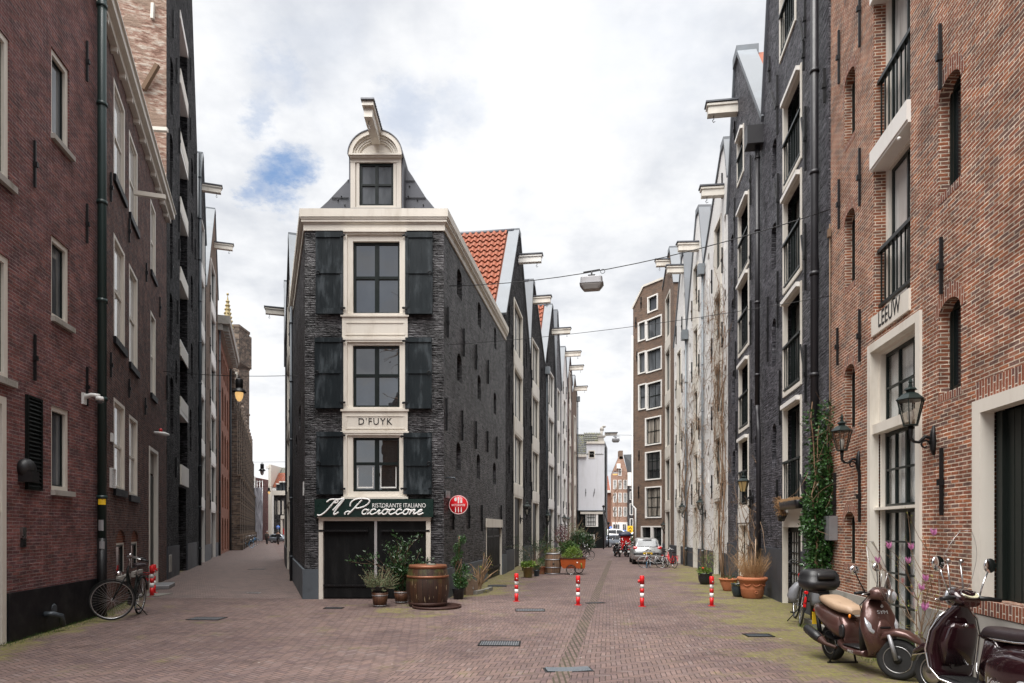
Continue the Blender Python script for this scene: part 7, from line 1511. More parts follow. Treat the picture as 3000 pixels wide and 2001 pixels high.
for (y0, n, dx) in ((9.35, 620, .18), (8.5, 500, .16), (12.4, 260, .2)):
    b = MB(); c = Vector((XR(y0) - dx, y0, .07)); foliage(b, c, (.22, .5, .17), n, .05, .035, .6, .1); mk('ground_cover', b, 'leaf_mid', kind='stuff', label='low green ground cover plants at the foot of the wall', uv=False, loc=(c.x, c.y, 0))
t = thing('kerb', 'worn stone kerb along the foot of the red brick warehouse', 'kerb', (XR(9.5) - .42, 9.5, 0), world=True)
for k in range(7): b = MB(); y0 = 5.4 + k * 1.08; b.bar((XR(y0) - .46, y0, .05), (XR(y0 + 1.07) - .46, y0 + 1.07, .05), .09, .1); mk('kerb_block', b, 'kerb_stone', t)
b = MB(); 
for i in range(700): y0 = rnd.uniform(9, 12.6); p = Vector((XR(y0) - .55 - rnd.random() ** 2 * .2, y0, 0)); b.leaf(p, Vector((rnd.uniform(-.4, .4), rnd.uniform(-.4, .4), 1)), Vector((1, 0, 0)), rnd.uniform(.03, .09), .008, .1)
mk('grass_tufts', b, 'leaf_bright', kind='stuff', label='tufts of grass along the right kerb', uv=False, loc=(XR(11) - .6, 11, 0)); b = MB()
for i in range(1500):
    y0 = rnd.uniform(10.3, 18.2); xw = (-8.5 + .176 * (14 - y0)) if y0 < 14 else (-8.5 - .364 * (y0 - 14)); p = Vector((xw + .04 + rnd.random() ** 2 * .28, y0, 0)); b.leaf(p, Vector((rnd.uniform(-.5, .5), rnd.uniform(-.5, .5), 1)), Vector((1, 0, 0)), rnd.uniform(.015, .07), .008, .1)
mk('grass_tufts', b, 'leaf_mid', kind='stuff', label='thin grass and moss along the left wall foot', uv=False, loc=(-8, 13, 0))
# ---- left row pots, oak barrel
t = tpot('green brown glazed pot of bright leaves next to the leftmost bollard', 1547, 1692, 1.0, 'pot_green', 'cone', tall=1.02); t['group'] = 'plant pots along the left row'; b = MB(); foliage(b, (0, 0, .46), (.27, .25, .15), 380, .075, .055, .5, .15); mk('foliage', b, 'leaf_bright', t, uv=False)
t = tpot('slim trellis shrub in terracotta behind the green brown pot', 1566, 1680, .9, 'terracotta_old', 'cone'); t['group'] = 'plant pots along the left row'; b = MB(); rr_ = random.Random(15); st = MB(); tips = []
for i in range(8): twig(st, (0, 0, .35), (rr_.uniform(-.4, .4), rr_.uniform(-.3, .3), 1), rr_.uniform(.8, 1.2), .008, 1, rr_, 5, .5, 0, tips, 5)
for p, d_ in tips: foliage(b, p, (.1, .1, .1), 10, .06, .035, .2, .1, rr_)
mk('foliage', b, 'leaf_dark', t, uv=False); mk('stems', st, 'twig', t, uv=False)
for (x, y, s, mt_, lf, lb, h) in [(1572, 1688, .62, 'pot_blue', 'leaf_dark', 'small dark teal pot beside the green brown pot', .3), (1586, 1682, .78, 'terracotta_old', 'leaf_mid', 'terracotta pot leaning against the oak barrel', .5), (1593, 1678, .7, 'terracotta_old', 'leaf_dark', 'small terracotta pot hidden behind the oak barrel', .7), (1538, 1672, .8, 'pot_black', 'leaf_dark', 'black pot of dark evergreen behind the green brown pot', 1.0), (1610, 1668, .8, 'terracotta_old', 'leaf_bright', 'pot of yellow green shrub behind the oak barrel', 1.1)]:
    t = tpot(lb, x, y, s, mt_, 'cone'); t['group'] = 'plant pots along the left row'; b = MB(); foliage(b, (0, 0, .42 + h * .35), (.22 + h * .12, .2 + h * .1, h * .5), int(220 + 320 * h), .06, .032, .3, .15); mk('foliage', b, lf, t, uv=False)
t = thing('barrel', 'pale oak wine barrel with grey hoops beside the orange cargo bike', 'barrel', group='barrels'); Hb2 = .83
def br2(z): return .27 + .05 * math.sin(PI * min(1, max(0, z / Hb2)))
b = MB(); b.lathe([(br2(z), z) for z in [Hb2 * i / 12 for i in range(13)]], n=52); mk('staves', b, 'barrel_oak', t)
for (z0, z1) in ((.0, .05), (.25, .29), (.56, .60), (.78, .832)): b = MB(); b.lathe([(br2(z0) + .006, z0), (br2(z1) + .006, z1), (br2(z1) - .005, z1)], n=52); mk('hoop', b, 'alu_dull', t)
b = MB(); b.lathe([(.25, .79), (0, .8)], n=16); mk('soil', b, 'soil', t); b = MB(); foliage(b, (0, 0, .9), (.26, .26, .12), 160, .06, .012, .6, .1); mk('dry_plants', b, 'dry_grass', t, uv=False); b = MB(); b.lathe([(.0, 0), (.035, 0), (.035, .01)], (0, -br2(.42) - .003, .42), 12, 'Y'); mk('bung', b, 'iron', t); place(t, (G(1621, 1683).x, G(1621, 1683).y + .2, 0))
# shrubs further along the left row and by the canal
for (x, y, rx, rz_, col_, lb, n) in [(1665, 1640, .75, .75, 'leaf_mid', 'bushy green shrub in planters behind the cargo bike', 1500), (1700, 1632, .85, .95, 'leaf_dark', 'dark rounded evergreen beside the parked black bicycle', 1900), (1655, 1628, .6, 1.3, 'leaf_purple', 'tall wispy purple tinged shrub against the brown warehouse', 500), (1690, 1622, .9, 1.4, 'leaf_grey', 'loose grey green shrub in front of the white house', 700), (1726, 1616, .5, .9, 'leaf_dark', 'dark shrub at the corner of the white house timber front', 500), (1852, 1618, .6, .9, 'leaf_mid', 'leafy bush between the silver car and the motor scooters', 800)]:
    q = G(x, y); t = thing('shrub', lb, 'shrub', q); b = MB(); rr_ = random.Random(x)
    for k in range(7): a = rr_.uniform(0, 6.3); foliage(b, (rx * .5 * math.cos(a), rx * .4 * math.sin(a), rz_ * rr_.uniform(.55, 1.25)), (rx * .55, rx * .5, rz_ * .4), n // 7, .13, .065, .3, .15, rr_)
    mk('foliage', b, col_, t, uv=False); b = MB()
    for k in range(8): twig(b, (0, 0, 0), (rr_.uniform(-.5, .5), rr_.uniform(-.4, .4), 1), rz_ * 1.3, .02, 1, rr_, 4, .6, 0, None, 3)
    mk('stems', b, 'twig', t, uv=False)
for (x, y, s, lb) in ((1763, 1603, 2.2, 'tall terracotta pot with shrub by the canal railing'), (1756, 1604, 1.6, 'smaller terracotta pot at the foot of the white house')): t = tpot(lb, x, y, s, 'terracotta', 'cone'); t['group'] = 'plant pots by the canal'; b = MB(); foliage(b, (0, 0, .66), (.24, .24, .3), 500, .06, .035, .3, .15); mk('foliage', b, 'leaf_mid', t, uv=False)
q = G(1779, 1606); t = thing('railing', 'black iron canal railing beyond the white house', 'railing', (q.x, q.y, 0), world=True); b = MB()
A, B = G(1768, 1609), G(1783, 1604); 
for p in (A, B): b.tube([p, p + Vector((0, 0, 2.2 if p is B else 3.6))], .06, 6); b.ball(p + Vector((0, 0, 2.3 if p is B else 3.7)), .12, 6, 5)
b.tube([A + Vector((0, 0, 3.4)), A.lerp(B, .5) + Vector((0, 0, 2.7)), B + Vector((0, 0, 1.9))], .04, 5); mk('rails', b, 'iron', t)
# trees, far
q = Vector((W(777, 0, 112).x, 112, 0)); t = thing('tree', 'leafy green tree beyond the wrapped scaffold at the end of the left street', 'tree', q); b = MB(); rr_ = random.Random(3)
for k in range(9): foliage(b, (rr_.uniform(-.4, .4), rr_.uniform(-.8, .8), 1.2 + k * .35), (.75, .9, .7), 210, .28, .16, .2, .1, rr_)
mk('crown', b, 'leaf_mid', t, uv=False); b = MB(); b.tube([(0, 0, 0), (.05, 0, 2), (.0, 0, 4)], [.14, .1, .04], 6); mk('trunk', b, 'bark', t)
q = Vector((W(1808, 0, 104).x, 104, 0)); t = thing('tree', 'thin bare street tree in front of the tan gabled house', 'tree', q); b = MB(); twig(b, (0, 0, 0), (.02, 0, 1), 7.5, .07, 2, random.Random(4), 7, .55, 0, None, 5); mk('trunk', b, 'twig', t, uv=False)
# road signs
def sign(label, x, y, D, r_, mt, shape, h=None, cat='road sign', emblem=None):
    q = W(x, y, D); t = thing('road_sign', label, cat, (q.x, q.y, 0)); b = MB(); b.tube([(0, 0, 0), (0, 0, q.z + r_)], .04, 6); mk('post', b, 'alu_dull', t); b = MB()
    if shape == 'disc': b.lathe([(0, -.03), (r_, -.03), (r_, 0), (0, 0)], (0, -.05, q.z), 24, 'Y')
    else: b.box((0, -.06, q.z), (r_ * 1.7, .04, r_ * 2.2))
    s_ = mk('panel', b, mt, t); e = MB()
    if emblem == 'P': add_text(e, lambda a, c, dd: (a, -.09 - dd, q.z + c), 'P', r_ * 2.0, ext=.005)
    elif emblem == 'arrow': e.bar((-r_ * .45, -.09, q.z + r_ * .45), (r_ * .4, -.09, q.z - r_ * .4), r_ * .22, .01, up=(0, 1, 0)); e.bar((r_ * .45, -.09, q.z - r_ * .45), (r_ * .45, -.09, q.z + r_ * .1), r_ * .2, .01, up=(0, 1, 0)); e.bar((r_ * .45, -.09, q.z - r_ * .45), (-r_ * .1, -.09, q.z - r_ * .45), r_ * .2, .01, up=(0, 1, 0))
    elif emblem == 'house': e.poly([(-r_ * .6, r_ * .1), (0, r_ * .75), (r_ * .6, r_ * .1), (r_ * .35, r_ * .1), (0, r_ * .45), (-r_ * .35, r_ * .1)], lambda a, c, dd: (a, -.085 - dd, q.z + c), 0, .01); e.bar((-r_ * .35, -.09, q.z - r_ * .15), (r_ * .35, -.09, q.z - r_ * .75), r_ * .16, .01, up=(0, 1, 0)); e.bar((r_ * .35, -.09, q.z - r_ * .15), (-r_ * .35, -.09, q.z - r_ * .75), r_ * .16, .01, up=(0, 1, 0))
    elif emblem == 'people':
        for k in (-.3, .25): e.ball((k * r_, -.09, q.z + r_ * (.45 if k < 0 else .25)), r_ * .14, 7, 5); e.bar((k * r_, -.09, q.z + r_ * (.3 if k < 0 else .1)), (k * r_, -.09, q.z - r_ * .1), r_ * .2, .01, up=(0, 1, 0)); e.bar((k * r_, -.09, q.z - r_ * .1), (k * r_ - r_ * .15, -.09, q.z - r_ * .6), r_ * .1, .01, up=(0, 1, 0)); e.bar((k * r_, -.09, q.z - r_ * .1), (k * r_ + r_ * .15, -.09, q.z - r_ * .6), r_ * .1, .01, up=(0, 1, 0))
    mk('emblem', e, 'text_black' if emblem == 'house' else 'text_white', s_, uv=False)
sign('round blue pedestrian sign on a pole at the end of the left street', 815, 1545, 84, .23, 'sign_blue', 'disc', emblem='people'); sign('round blue arrow sign on a pole before the plain red brick house', 1789, 1547, 95, .22, 'sign_blue', 'disc', emblem='arrow')
sign('square blue parking sign with white letter in front of the tan gabled house', 1827, 1560, 95, .33, 'sign_blue', 'sq', emblem='P'); sign('yellow sign with black roof and cross symbol near the silver car', 1846, 1551, 88, .42, 'sign_yellow', 'sq', emblem='house')

t = thing('tree', 'bare street tree behind the viewer, mirrored in the upper panes of the corner house', 'tree', (-2.2, -6.0, 0)); b = MB(); twig(b, (0, 0, 0), (.02, .02, 1), 7.5, .16, 3, random.Random(14), 7, .7, 0, None, 6); twig(b, (0, 0, 3), (-.3, .02, 1), 7, .10, 3, random.Random(15), 6, .7, 0, None, 5); mk('trunk', b, 'twig', t, uv=False); t.scale = (1.45, 1.45, 1.45)
# ================================================================ vehicles
def wheel(root, c, r, wd=.035, spokes=28, tyre='rubber', rim='steel', name='wheel', rz=0, rx=0, tr=None, hubr=.02):
    # axle along local y; returns an object whose mesh is the rim, children tyre and spokes
    M4 = Matrix.Rotation(rz, 3, 'Z') @ Matrix.Rotation(rx, 3, 'X'); c = Vector(c); tr = tr or wd / 2
    def circ(R_, y=0, n=36): return [c + M4 @ Vector((R_ * math.cos(a), y, R_ * math.sin(a))) for a in [2 * PI * i / n for i in range(n)]]
    b = MB(); b.tube(circ(r - tr * 1.9), tr * .55, 6, closed=True); b.lathe([(hubr, -wd * .8), (hubr * 1.3, -wd * .5), (hubr, 0), (hubr * 1.3, wd * .5), (hubr, wd * .8)], c, 10, 'Y', M4); w_ = mk(name, b, rim, root)
    b = MB(); b.tube(circ(r - tr), tr, 8, closed=True); mk('tyre', b, tyre, w_)
    if spokes:
        b = MB()
        for k in range(spokes):
            a = 2 * PI * k / spokes; y = (wd * .6) * (1 if k % 2 else -1); a2 = a + (.35 if (k // 2) % 2 else -.35)
            b.bar(c + M4 @ Vector((hubr * math.cos(a2), y, hubr * math.sin(a2))), c + M4 @ Vector(((r - tr * 2) * math.cos(a), 0, (r - tr * 2) * math.sin(a))), .0025)
        mk('spokes', b, rim, w_, uv=False)
    return w_
def fender(mb, c, r, a0, a1, wd, th=.004, n=14, rz=0):
    M4 = Matrix.Rotation(rz, 3, 'Z'); rows = []
    for i in range(n + 1):
        a = a0 + (a1 - a0) * i / n; rows.append([Vector(c) + M4 @ Vector(((r - .012 * abs(k) ** 2) * math.cos(a), wd / 2 * k, (r - .012 * abs(k) ** 2) * math.sin(a))) for k in (-1, -.5, 0, .5, 1)])
    mb.grid(rows)
def bicycle(label, frame='black_paint', basket=False, rack=True, step=True, steer=.0, bars='steel', wheelc='steel', tyre='rubber', saddle='seat_black', group='parked bicycles', light=True, front_tyre=None, panniers=False, sp=28):
    t = thing('bicycle', label, 'bicycle', group=group); r = .345; fw = Vector((.56, 0, r)); rw = Vector((-.52, 0, r))
    Ms = Matrix.Rotation(steer, 3, 'Z'); hp = Vector((.36, 0, .9)); ho = lambda v: hp + Ms @ (Vector(v) - hp)
    fc = ho(fw); wheel(t, rw, r, spokes=sp, tyre=tyre, rim=wheelc); wheel(t, fc, r, spokes=sp, tyre=front_tyre or tyre, rim=wheelc, rz=steer)
    b = MB(); bb = Vector((-.08, 0, .29)); st = Vector((-.2, 0, .74)); hb = Vector((.39, 0, .76)); ht = Vector((.35, 0, .93))
    b.tube([hb, ht], .019, 8); b.tube([bb, st], .015, 8)
    if step: b.tube([hb, Vector((.2, 0, .47)), bb], .02, 8); b.tube([ht - Vector((0, 0, .1)), Vector((.16, 0, .6)), Vector((-.12, 0, .44))], .014, 8)
    else: b.tube([hb, bb], .018, 8); b.tube([ht - Vector((0, 0, .05)), st - Vector((0, 0, .04))], .015, 8)
    for s in (-1, 1): b.tube([bb, rw + Vector((0, .05 * s, 0))], .009, 6); b.tube([st, rw + Vector((0, .05 * s, 0))], .008, 6)
    mk('frame', b, frame, t); b = MB()
    for s in (-1, 1): b.tube([ho(hb + Vector((0, 0, -.02))), ho((.43, .045 * s, .65)), ho((.49, .05 * s, .5)), ho(fw + Vector((0, .05 * s, 0)))], .011, 6)
    mk('fork', b, frame, t); b = MB(); b.tube([ht, ho((.34, 0, 1.02)), ho((.36, 0, 1.06))], .012, 6)
    for s in (-1, 1): b.tube([ho((.36, 0, 1.06)), ho((.38, .12 * s, 1.09)), ho((.33, .24 * s, 1.10)), ho((.2, .29 * s, 1.07)), ho((.1, .3 * s, 1.05))], .011, 6)
    h_ = mk('handlebar', b, bars, t); b = MB()
    for s in (-1, 1): b.tube([ho((.2, .29 * s, 1.07)), ho((.08, .3 * s, 1.045))], .018, 8); b.tube([ho((.25, .27 * s, 1.08)), ho((.15, .25 * s, 1.03))], .005, 4)
    mk('grips', b, 'plastic_black', h_); b = MB(); b.ball(ho((.34, -.1, 1.12)), .03, 10, 6); mk('bell', b, 'chrome', h_)
    b = MB(); b.tube([st, Vector((-.24, 0, .88))], .013, 6); mk('seat_post', b, 'steel', t); b = MB(); b.loft([((-.38, 0, .92), (0, .10, 0), (0, 0, .035)), ((-.30, 0, .915), (0, .11, 0), (0, 0, .04)), ((-.2, 0, .91), (0, .06, 0), (0, 0, .035)), ((-.08, 0, .915), (0, .025, 0), (0, 0, .025))], 12); mk('saddle', b, saddle, t)
    b = MB(); fender(b, rw, r + .02, .1, 2.9, .05); fender(b, fc, r + .02, .35, 2.75, .05, rz=steer)
    mk('mudguards', b, frame, t, uv=False); b = MB(); b.loft([((-.56, -.05, .33), (0, .015, 0), (0, 0, .05)), ((-.1, -.05, .30), (0, .018, 0), (0, 0, .10)), ((.03, -.05, .30), (0, .012, 0), (0, 0, .06))], 12); mk('chain_guard', b, 'plastic_black', t)
    for s in (-1, 1): b = MB(); b.bar(bb + Vector((0, .06 * s, 0)), bb + Vector((.1 * s, .07 * s, -.13 * s)), .012); b.box(bb + Vector((.1 * s, .11 * s, -.13 * s)), (.09, .08, .02)); mk('pedal', b, 'iron', t)
    if rack: b = MB(); [b.tube([(-.26, y, .74), (-.78, y, .74)], .007, 5) for y in (-.06, 0, .06)]; [b.tube([(-.7, y, .74), (-.52, y * .9, r)], .006, 5) for y in (-.06, .06)]; b.tube([(-.78, -.06, .74), (-.78, .06, .74)], .007, 5); mk('rack', b, 'iron', t)
    b = MB(); b.loft([((-.88, 0, .62), (0, .03, 0), (0, 0, .02)), ((-.85, 0, .62), (0, .04, 0), (0, 0, .03))], 10); b.box((-.8, 0, .73), (.03, .11, .045)); mk('rear_lamp', b, 'lamp_red', t)
    if light: b = MB(); b.ball(ho((.50, 0, .80)), .045, 10, 6); b.tube([ho((.5, 0, .8)), ho((.42, 0, .78))], .012, 5); mk('front_lamp', b, 'chrome', t)
    b = MB(); b.tube([bb + Vector((-.05, .02, -.02)), bb + Vector((-.2, .2, -.27))], .009, 5); mk('kickstand', b, 'iron', t)
    if basket: b = MB(); [b.tube([ho((x, y, z)) for x, y in ((.42, -.17), (.7, -.15), (.7, .15), (.42, .17))] , .006, 4, closed=True) for z in (.82, .89, .96, 1.04)]; [b.tube([ho((x, y, .8)), ho((x, y, 1.05))], .005, 4) for x, y in ((.42, -.17), (.56, -.16), (.7, -.15), (.7, 0), (.7, .15), (.56, .16), (.42, .17))]; mk('basket', b, 'iron', t)
    if panniers:
        for s in (-1, 1):
            b = MB(); b.loft([((-.55, .17 * s, .40), (.13, 0, 0), (0, .06, 0)), ((-.53, .19 * s, .5), (.17, 0, 0), (0, .085, 0)), ((-.52, .17 * s, .62), (.18, 0, 0), (0, .08, 0)), ((-.52, .12 * s, .74), (.17, 0, 0), (0, .05, 0)), ((-.52, .07 * s, .765), (.16, 0, 0), (0, .03, 0))], 18, 3.5); mk('pannier', b, 'tarp', t)
        b = MB(); b.loft([((-.89, 0, .50), (0, .018, 0), (0, 0, .05)), ((-.865, 0, .50), (0, .022, 0), (0, 0, .06))], 8); b.box((-.86, 0, .42), (.02, .045, .1)); mk('rear_reflector', b, 'lamp_red', t)
    return t
bk = bicycle('black city bicycle leaning on the green drainpipe, front wheel turned to the camera', steer=-1.25, sp=36); q = G(324, 1820); hd = R(-76)     # heading towards the camera, front wheel turned flat to the view
cs_, sn_ = math.cos(hd), math.sin(hd); fwx = .36 + .2 * math.cos(1.25); fwy = -.2 * math.sin(1.25)
place(bk, (q.x - (cs_ * fwx - sn_ * fwy) * 1.14, q.y - (sn_ * fwx + cs_ * fwy) * 1.14, 0), hd, R(-4), 0, 1.14)
b2_ = bicycle('grey bicycle with silver panniers seen from behind, parked at the ivy', rack=True, panniers=True, frame='iron', steer=.1); place(b2_, (G(2353, 1840).x + .24, G(2353, 1840).y + .80, 0), R(71), R(7), 0, 1.05)
g0 = 'bicycles parked in front of the silver car'
for (x, y, rz, s, kw, lb) in [(1912, 1664, 172, .62, dict(frame='bicycle_white', front_tyre=None), 'pale framed bicycle side on in front of the silver car'), (1899, 1663, 70, .58, dict(frame='iron', tyre='bicycle_blue'), 'bicycle with bright blue tyre, left of the parked bicycle group'), (1949, 1661, 62, .66, dict(frame='bicycle_white', basket=False), 'white and grey bicycle angled beside the white warehouse'), (1963, 1664, 105, .66, dict(frame='red_paint', basket=True), 'red bicycle with front basket, rightmost of the parked group')]:
    o = bicycle(lb, sp=20, group=g0, **kw); q = G(x, y); place(o, (q.x, q.y, 0), R(rz), R(4), 0, s + .12)
o = bicycle('black bicycle parked behind the cargo bike, its wheel sticking out', sp=24, frame='black_paint'); q = G(1712, 1641); place(o, (q.x - .1, q.y, 0), R(8), 0, 0, .78)
o = bicycle('second dark bicycle close to the evergreen shrub behind the cargo bike', sp=20, frame='iron'); q = G(1701, 1633); place(o, (q.x - .1, q.y, 0), R(20), 0, 0, .8)
for k, (x, y, rz, kw, lb) in enumerate([(724, 1606, 70, dict(tyre='bicycle_blue'), 'blue tyred bicycle nearest in the row by the church wall'), (730, 1602, 60, dict(), 'dark bicycle in the middle of the row by the church wall'), (737, 1598, 50, dict(frame='bicycle_blue'), 'blue framed bicycle farthest in the row by the church wall')]): o = bicycle(lb, sp=0, group='bicycles by the church wall', **kw); place(o, G(x, y), R(rz), 0, 0, 1.0)
# cargo bike
t = thing('cargo_bike', 'three wheeled cargo bike with an orange brown wooden box full of greenery', 'cargo bike'); fn = lambda a, c, d_: (a, d_, c)
b = MB(); b.poly([(-.46, .33), (-.38, .24), (.46, .24), (.49, .62), (-.50, .62)], fn, -.32, .32); box_ = mk('box', b, 'orange_box', t); b = MB()
for (a, c) in (((-.51, -.33), (.50, -.33)), ((.50, -.33), (.50, .33)), ((.50, .33), (-.51, .33)), ((-.51, .33), (-.51, -.33))): b.bar((*a, .63), (*c, .63), .03)
mk('rim', b, 'tar_rust', box_); b = MB(); b.lathe([(.0, 0), (.03, 0), (.03, .004)], (.16, -.322, .47), 14, 'Y'); mk('round_sticker', b, 'text_white', box_)
for y in (-.38, .38): wheel(t, (-.08 if y < 0 else .24, y, .19), .19, .03, 20)
wheel(t, (-1.0, 0, .3), .3, .035, 24); b = MB(); b.tube([(-.5, 0, .3), (-.8, 0, .35), (-1.0, .04, .3)], .02, 6); b.tube([(-.75, 0, .33), (-.85, 0, .8)], .015, 6); b.tube([(-.46, 0, .3), (-.5, 0, .85)], .016, 6); mk('frame', b, 'black_paint', t); b = MB(); b.tube([(-.55, -.3, .86), (-.5, -.12, .9), (-.5, .12, .9), (-.55, .3, .86)], .012, 6); mk('handlebar', b, 'steel', t); b = MB(); fender(b, (-.08, -.38, .19), .215, .2, 2.9, .05); mk('mudguard', b, 'black_paint', t, uv=False)
b = MB(); b.loft([((-.98, 0, .82), (0, .09, 0), (0, 0, .03)), ((-.78, 0, .82), (0, .03, 0), (0, 0, .025))], 10); mk('saddle', b, 'seat_black', t); b = MB(); b.box((0, 0, .58), (.9, .56, .06)); mk('soil', b, 'soil', t); b = MB(); foliage(b, (.02, 0, .80), (.34, .3, .3), 900, .07, .03, .5, .15); foliage(b, (-.3, 0, .7), (.18, .25, .15), 150, .06, .03, .5, .1); mk('greenery', b, 'leaf_bright', t, uv=False); b = MB(); b.tube([(.3, -.34, .22), (.34, -.4, .34), (.3, -.38, .46)], .02, 6); mk('green_lock', b, 'leaf_bright', t); q = G(1681, 1684); place(t, (q.x, q.y + .36, 0), R(-4))
# ---- car
def car(label, mt, loc, rz, s=1, plate='plate_yellow', txt='', group=None):
    t = thing('car', label, 'car', group=group)
    # body: stations along x (front +), outline by half width and height levels
    st = [(-1.78, .40, .62, .62, .50), (-1.74, .30, .78, .95, .58), (-1.6, .24, .81, 1.02, .60), (-1.0, .22, .83, .96, .62), (0, .20, .83, .92, .63), (.95, .22, .82, .88, .62), (1.45, .26, .78, .78, .56), (1.72, .32, .66, .62, .46), (1.80, .40, .5, .5, .36)]
    rows = []
    for (x, zb, hw, zt, hb) in st:
        half = [(hb * .9, zb), (hw * .97, zb + .05), (hw, zb + (zt - zb) * .45), (hw * .965, zb + (zt - zb) * .8), (hw * .90, zt)]; rows.append([(x, y, z) for y, z in half] + [(x, -y, z) for y, z in half[::-1]])
    b = MB(); b.grid(rows, True, True, True, True); body_ = mk('body', b, mt, t)
    b = MB(); cab = [(-1.70, .98, .70, .70), (-1.45, 1.40, .56, .70), (-1.2, 1.47, .56, .72), (-.4, 1.50, .57, .75), (.25, 1.43, .56, .75), (.95, .92, .66, .72)]
    rows = [[(x if True else 0, hb2, .90), (x, (ht + hb2) / 2 + .02, (z + .9) / 2 + .02), (x, ht, z - .03), (x, ht * .8, z), (x, 0, z + .015), (x, -ht * .8, z), (x, -ht, z - .03), (x, -(ht + hb2) / 2 - .02, (z + .9) / 2 + .02), (x, -hb2, .90)] for (x, z, ht, hb2) in cab]
    b.grid(rows, False, True); b.face(rows[0][::-1]); mk('roof', b, mt, body_, uv=False)
    b = MB(); b.face([(-1.712 - .0, .60, 1.02), (-1.712, -.60, 1.02), (-1.478, -.50, 1.375), (-1.478, .50, 1.375)]); mk('rear_window', b, 'glass_grey', t)
    for s_ in (-1, 1):
        b = MB(); b.face([(x, s_ * y, z) for x, y, z in ((-1.45, .735, 1.0), (-.45, .775, .98), (-.45, .655, 1.40), (-1.25, .63, 1.38))]); b.face([(x, s_ * y, z) for x, y, z in ((-.40, .775, .98), (.62, .76, .95), (.2, .655, 1.36), (-.40, .66, 1.40))]); mk('side_window', b, 'glass_dark', t)
        b = MB(); b.loft([((-1.70, s_ * .66, .86), (.05, 0, 0), (0, .125, 0)), ((-1.69, s_ * .66, .93), (.06, 0, 0), (0, .13, 0)), ((-1.66, s_ * .69, 1.02), (.05, 0, 0), (0, .10, 0))], 12, 4); mk('tail_light', b, 'lamp_red', t)
        b = MB(); b.box((.55, s_ * .86, .98), (.1, .16, .11)); mk('mirror', b, mt, t)
        for x in (-1.15, 1.12):
            b = MB(); b.lathe([(.17, -.09), (.28, -.1), (.30, -.06), (.30, .06), (.28, .1), (.17, .09), (.0, .07)], (x, s_ * .72, .30), 24, 'Y'); w_ = mk('wheel', b, 'rubber', t); b = MB(); b.lathe([(.0, .0), (.17, .01), (.175, -.01)], (x, s_ * .815, .30), 18, 'Y', None); mk('rim', b, 'alu_dull', w_)
    b = MB(); b.loft([((-1.80, 0, .36), (0, .62, 0), (.05, 0, 0)), ((-1.83, 0, .45), (0, .74, 0), (.09, 0, 0)), ((-1.80, 0, .60), (0, .78, 0), (.09, 0, 0)), ((-1.76, 0, .67), (0, .76, 0), (.06, 0, 0))], 20, 6); bp = mk('rear_bumper', b, mt, t); b = MB(); b.loft([((-1.82, 0, .56), (0, .79, 0), (.10, 0, 0)), ((-1.82, 0, .70), (0, .78, 0), (.09, 0, 0))], 20, 6); mk('bumper_strip', b, 'bumper_grey', bp)
    b = MB(); b.box((-1.925, 0, .64), (.02, .50, .11)); p_ = mk('number_plate', b, plate, t)
    if txt: b = MB(); add_text(b, lambda x, y, dd: (-1.937 - dd, -x, .64 + y), txt, .10, sx=.9, ext=.002); mk('plate_number', b, 'text_black', p_, uv=False)
    b = MB(); b.box((-1.765, 0, .87), (.03, .12, .05)); mk('badge', b, 'chrome', t); b = MB(); b.box((-1.50, 0, 1.43), (.08, .5, .03)); b.bar((-1.70, .0, 1.03), (-1.62, -.38, 1.10), .015); mk('wiper', b, 'plastic_black', t); place(t, loc, rz, s=s); return t
q = G(1892, 1654); car('silver hatchback seen from behind, parked in front of the brown house', 'car_silver', (q.x + .25, q.y + 1.55, 0), R(84), .88, txt='42-FG-DK')
q = G(1803, 1603); car('dark grey car parked sideways beyond the canal railing', 'car_grey', (q.x + .1, q.y, 0), R(14), .8, 'plate_white', group='distant cars by the canal')
q = G(1812, 1588); car('long white car parked behind the motor scooters by the canal', 'car_white', (q.x, q.y, 0), R(5), 1.15, 'plate_white', group='distant cars by the canal')
q = G(1832, 1590); car('second pale car right of the white one by the canal', 'car_silver', (q.x + .8, q.y - 2, 0), R(175), .95, 'plate_white', group='distant cars by the canal')
q = G(797, 1592); car('dark car parked between the two walkers at the end of the left street', 'car_grey', (q.x, q.y + 3, 0), R(0), .75, 'plate_white')
# ---- red kiosk box
q = G(1832, 1625); t = thing('post_box', 'bright red box under a dark blue cover behind the motor scooters', 'box', q); b = MB(); b.box((0, 0, .75), (.66, .5, 1.1)); mk('body', b, 'red_paint', t, bevel=.03); b = MB(); b.loft([((0, 0, 1.28), (.5, 0, 0), (0, .35, 0)), ((0, 0, 1.42), (.45, 0, 0), (0, .3, 0)), ((.05, 0, 1.55), (.25, 0, 0), (0, .18, 0)), ((.05, 0, 1.6), (.1, 0, 0), (0, .08, 0))], 18, 3); mk('cover', b, 'car_navy' if 'car_navy' in M else 'pot_blue', t); b = MB()
for z in (.65, .9): b.ball((0, -.255, z), .05, 8, 5)
mk('white_marks', b, 'text_white', t)
